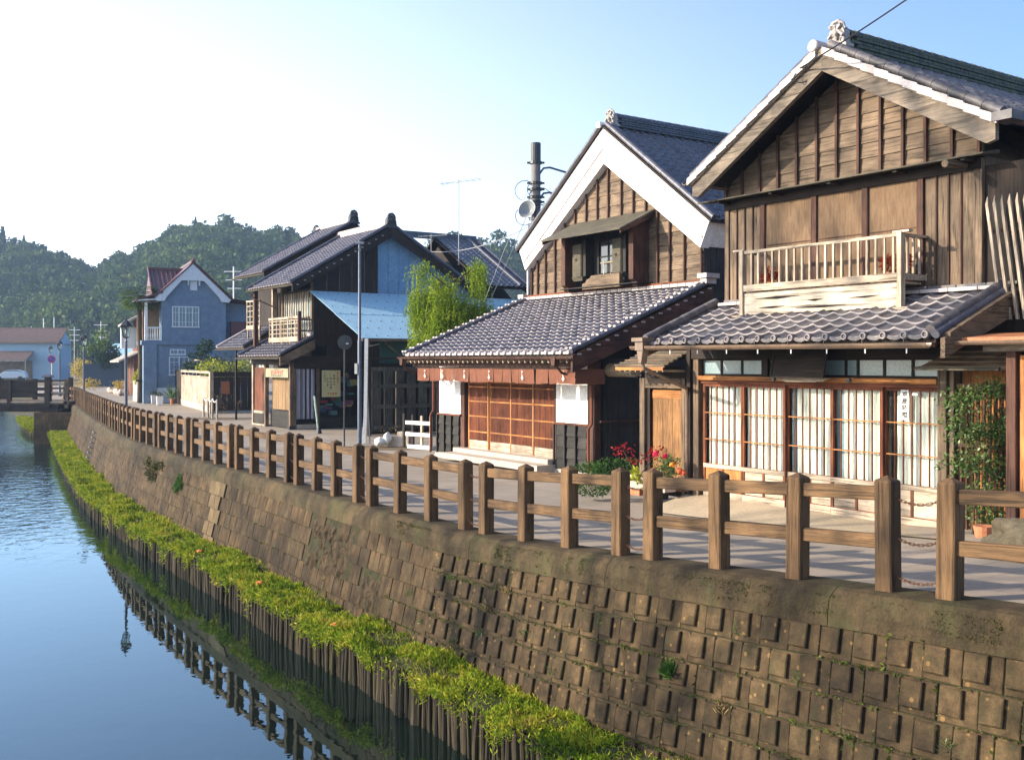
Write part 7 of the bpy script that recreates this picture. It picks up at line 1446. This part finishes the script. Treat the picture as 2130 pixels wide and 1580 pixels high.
tuft('dry_grass', (-12.6, 44.6, 0), 260, .2, 2.5, L_dry, 'dry ochre grass under the rope barrier', cat='grass')
tuft('dry_grass', (-3.1, 28.9, 0), 220, .10, 1.6, L_dry, 'short dry grass before the white barrier and gate', cat='grass')
# ================================================================== wooded hills
SKY_ = [(-60, 502), (0, 500), (60, 494), (120, 512), (165, 535), (205, 543), (240, 515), (290, 510), (345, 470), (400, 458), (480, 450), (540, 466), (590, 462), (640, 480), (700, 500), (760, 500), (850, 505), (900, 492), (960, 500), (1060, 496), (1090, 512), (1250, 540), (1500, 560), (2200, 600)]
# ridge heights surveyed from the photograph, as bearing (X/Y) against height at 330 m
HB = np.array([(a - 1065) / 2150 for a, _ in SKY_]); HH = np.array([EYE + (755 - b) / 2150 * 330 - 8.2 for _, b in SKY_])
def hill_h(x, y):
    b = x / y; ridge = float(np.interp(b, HB, HH)); d = math.hypot(x, y) / math.hypot(1, b)
    near = 215 + 40 * math.sin(b * 9 + 1); f = min(1, max(0, (d - near) / (330 - near))); f = f * f * (3 - 2 * f) * .25 + f * .75
    if d > 330: f = 1 + (d - 330) / 900.
    n_ = noise.noise(Vector((x * .012, y * .012, 3))) * 9 + noise.noise(Vector((x * .035, y * .035, 7))) * 3
    return max(-1, ridge * f + n_ * min(f, .9) * (1 - f * .75 if f < 1 else .25))
m = MB(); 
def hp(a, b):
    bb = -.62 + 1.3 * a; y = 205 + 260 * b; x = bb * y; return (x, y, hill_h(x, y) - .4)
m.grid(hp, 90, 34); m.build('wooded_hill', surf('forest floor', (.045, .05, .025), (.03, .03, .015), scale=.05, rough=.95, fine=.5), kind='structure', smooth=True)
def crown_template(kind, n, rs):
    d = unit(rs.normal(size=(n, 3))); 
    if kind == 'cone':
        t = rs.rand(n) ** .7; a = rs.rand(n) * 6.283; rr = (1 - t) * (.75 + .3 * rs.rand(n)); c = np.stack([rr * np.cos(a) * .55, rr * np.sin(a) * .55, t * 2.3 - .9], 1)
    else:
        bl = np.array([(0, 0, 0, 1), (.45, .1, .15, .6), (-.45, .2, .05, .62), (.05, -.45, .1, .6), (0, .35, .5, .5), (-.2, -.15, .6, .45), (.3, -.1, .5, .45)]); k = rs.randint(0, len(bl), n); c = bl[k, :3] + d * bl[k, 3:4] * (.8 + .25 * rs.rand(n, 1)) * np.array([.8, .8, .62])
    dd = unit(d + rs.normal(size=(n, 3)) * .5); uu = unit(np.cross(dd, rs.normal(size=(n, 3)))); L = .26 * (.6 + .8 * rs.rand(n)); v, q = leaf_quads(c - dd * L[:, None] * .4, dd, uu, L, L * .75); return v, q
rs = np.random.RandomState(4); TR = [crown_template('round', 230, rs) for _ in range(5)]; TC = [crown_template('cone', 210, rs) for _ in range(3)]
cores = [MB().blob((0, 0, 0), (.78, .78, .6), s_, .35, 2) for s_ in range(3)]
def forest(name, pts, mat, tmpl):
    V = []; Q = []; off = 0; cv = MB()
    for (x, y, z, r_) in pts:
        v, q = tmpl[rs.randint(len(tmpl))]; a = rs.rand() * 6.28; ca, sa = math.cos(a), math.sin(a); w = v * r_ * np.array([1, 1, rs.uniform(.85, 1.25)]); w = np.stack([w[:, 0] * ca - w[:, 1] * sa, w[:, 0] * sa + w[:, 1] * ca, w[:, 2]], 1) + np.array([x, y, z]); V.append(w); Q.append(q + off); off += len(v)
    return arrays_mesh(name, np.concatenate(V), np.concatenate(Q), mat, kind='stuff')
A_, B_, C_ = [], [], []; r = random.Random(21); core = MB(); tries = 0
while len(A_) + len(B_) + len(C_) < 2300 and tries < 12000:
    tries += 1; b = r.uniform(-.56, .06); d = 208 + 132 * r.random() ** .8; x, y = b * d, d; z = hill_h(x, y)
    if z < .3: continue
    k = noise.noise(Vector((x * .02, y * .02, 11))); rad = r.uniform(2.3, 4.4)
    if k > .22 and r.random() < .75: C_.append((x, y, z + rad * .5, rad * .8))
    elif noise.noise(Vector((x * .015, y * .015, 31))) >.2 and r.random() < .05: B_.append((x, y, z + rad * 1.3, rad * 1.25))
    else: A_.append((x, y, z + rad * .75, rad))
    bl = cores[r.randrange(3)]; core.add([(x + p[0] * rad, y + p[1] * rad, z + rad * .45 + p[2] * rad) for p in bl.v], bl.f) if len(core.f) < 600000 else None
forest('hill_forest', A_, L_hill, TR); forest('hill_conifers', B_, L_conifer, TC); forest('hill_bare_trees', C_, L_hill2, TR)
core.build('hill_crown_cores', plain('dark forest interior', (.022, .035, .016), .9), kind='stuff')  # dark cores added inside the crowns to close gaps between leaves
# single trees standing out on the skyline and the slope
ks = [(30, 497, 7, 'r'), (50, 493, 8, 'c'), (85, 508, 6, 'r'), (128, 522, 6, 'r'), (245, 520, 6, 'r'), (290, 512, 6, 'r'), (362, 470, 7, 'r'), (407, 455, 8, 'c'), (470, 452, 8, 'r'), (520, 470, 6, 'r'), (575, 467, 6, 'r'), (604, 470, 5, 'r'), (660, 475, 6, 'r'), (898, 490, 5, 'r'), (945, 485, 7, 'r'), (1000, 492, 5, 'r'), (1035, 482, 8, 'r'), (1065, 495, 5, 'r')]
for k, (px, py, s_, t) in enumerate(ks):
    d = 331; x = (px - 1065) / 2150 * d; z = EYE + (755 - py) / 2150 * d; rad = s_ * (.5 if t == 'r' else .26)
    r_ = empty('skyline_tree', (x, d, z - 9.2), 0, ('pointed conifer' if t == 'c' else 'rounded tree') + ' breaking the hill skyline ' + ['at the far left', 'beside the leftmost tree', 'above the pale blue house roof', 'right of the left ridge', 'where the right ridge starts', 'on the rising right ridge', 'on the shoulder of the tallest hill', 'at the tip of the tallest hill', 'at the crest of the tallest hill', 'just right of the crest', 'on the descending ridge', 'just right of the one on the descending ridge', 'left of the tiled ridge ends', 'between the dark roof and the utility pole', 'right of the antenna above the dark roof', 'over the double verge roof', 'tallest one left of the white gable', 'against the white gable edge'][k], 'tree', 'single trees on the hill skyline')
    v, q = (TC if t == 'c' else TR)[k % 3]; arrays_mesh('crown', v * rad * np.array([1, 1, 1.1]) + np.array([0, 0, 7.0 - rad * .2]), q, L_conifer if t == 'c' else L_hill, r_)
    MB().tube([(0, 0, 0), (0, 0, 7.0)], [.3, .15], 5).build('trunk', M_trunk, r_)
for k, (x, y, h, rad, lab) in enumerate([(-86, 205, 13, 3.2, 'tall lighter conifer at the foot of the hill behind the pale blue house'), (-88.5, 208, 8.5, 3.6, 'bushy green tree beside the tall conifer at the hill foot'), (-80, 206, 7, 3.4, 'bushy green tree right of the tall conifer at the hill foot')]):
    r_ = empty('slope_tree', (x, y, 0), 0, lab, 'tree'); v, q = (TC if k == 0 else TR)[k]; arrays_mesh('crown', v * np.array([rad, rad, rad * (1.6 if k == 0 else 1)]) + np.array([0, 0, h - rad * (3 if k == 0 else 1)]), q, L_hill, r_); MB().tube([(0, 0, 0), (0, 0, h - 2)], [.3, .15], 5).build('trunk', M_trunk, r_)
# ------------------------------------------------------------------ haze
hz = MB().box(-330, 120, -14, 480, -3.6, 75).build('haze', plain('unused haze surface', (.5, .5, .5)), kind='stuff')
hm = bpy.data.materials.new('morning haze'); hm.use_nodes = True; nt = hm.node_tree; nt.nodes.clear(); o_ = nt.nodes.new("ShaderNodeOutputMaterial"); pv = nt.nodes.new("ShaderNodeVolumePrincipled")
pv.inputs['Density'].default_value = 0.00045; pv.inputs['Color'].default_value = (.50, .70, 1.0, 1); pv.inputs['Anisotropy'].default_value = 0.2; nt.links.new(pv.outputs[0], o_.inputs['Volume'])
hz.data.materials.clear(); hz.data.materials.append(hm)
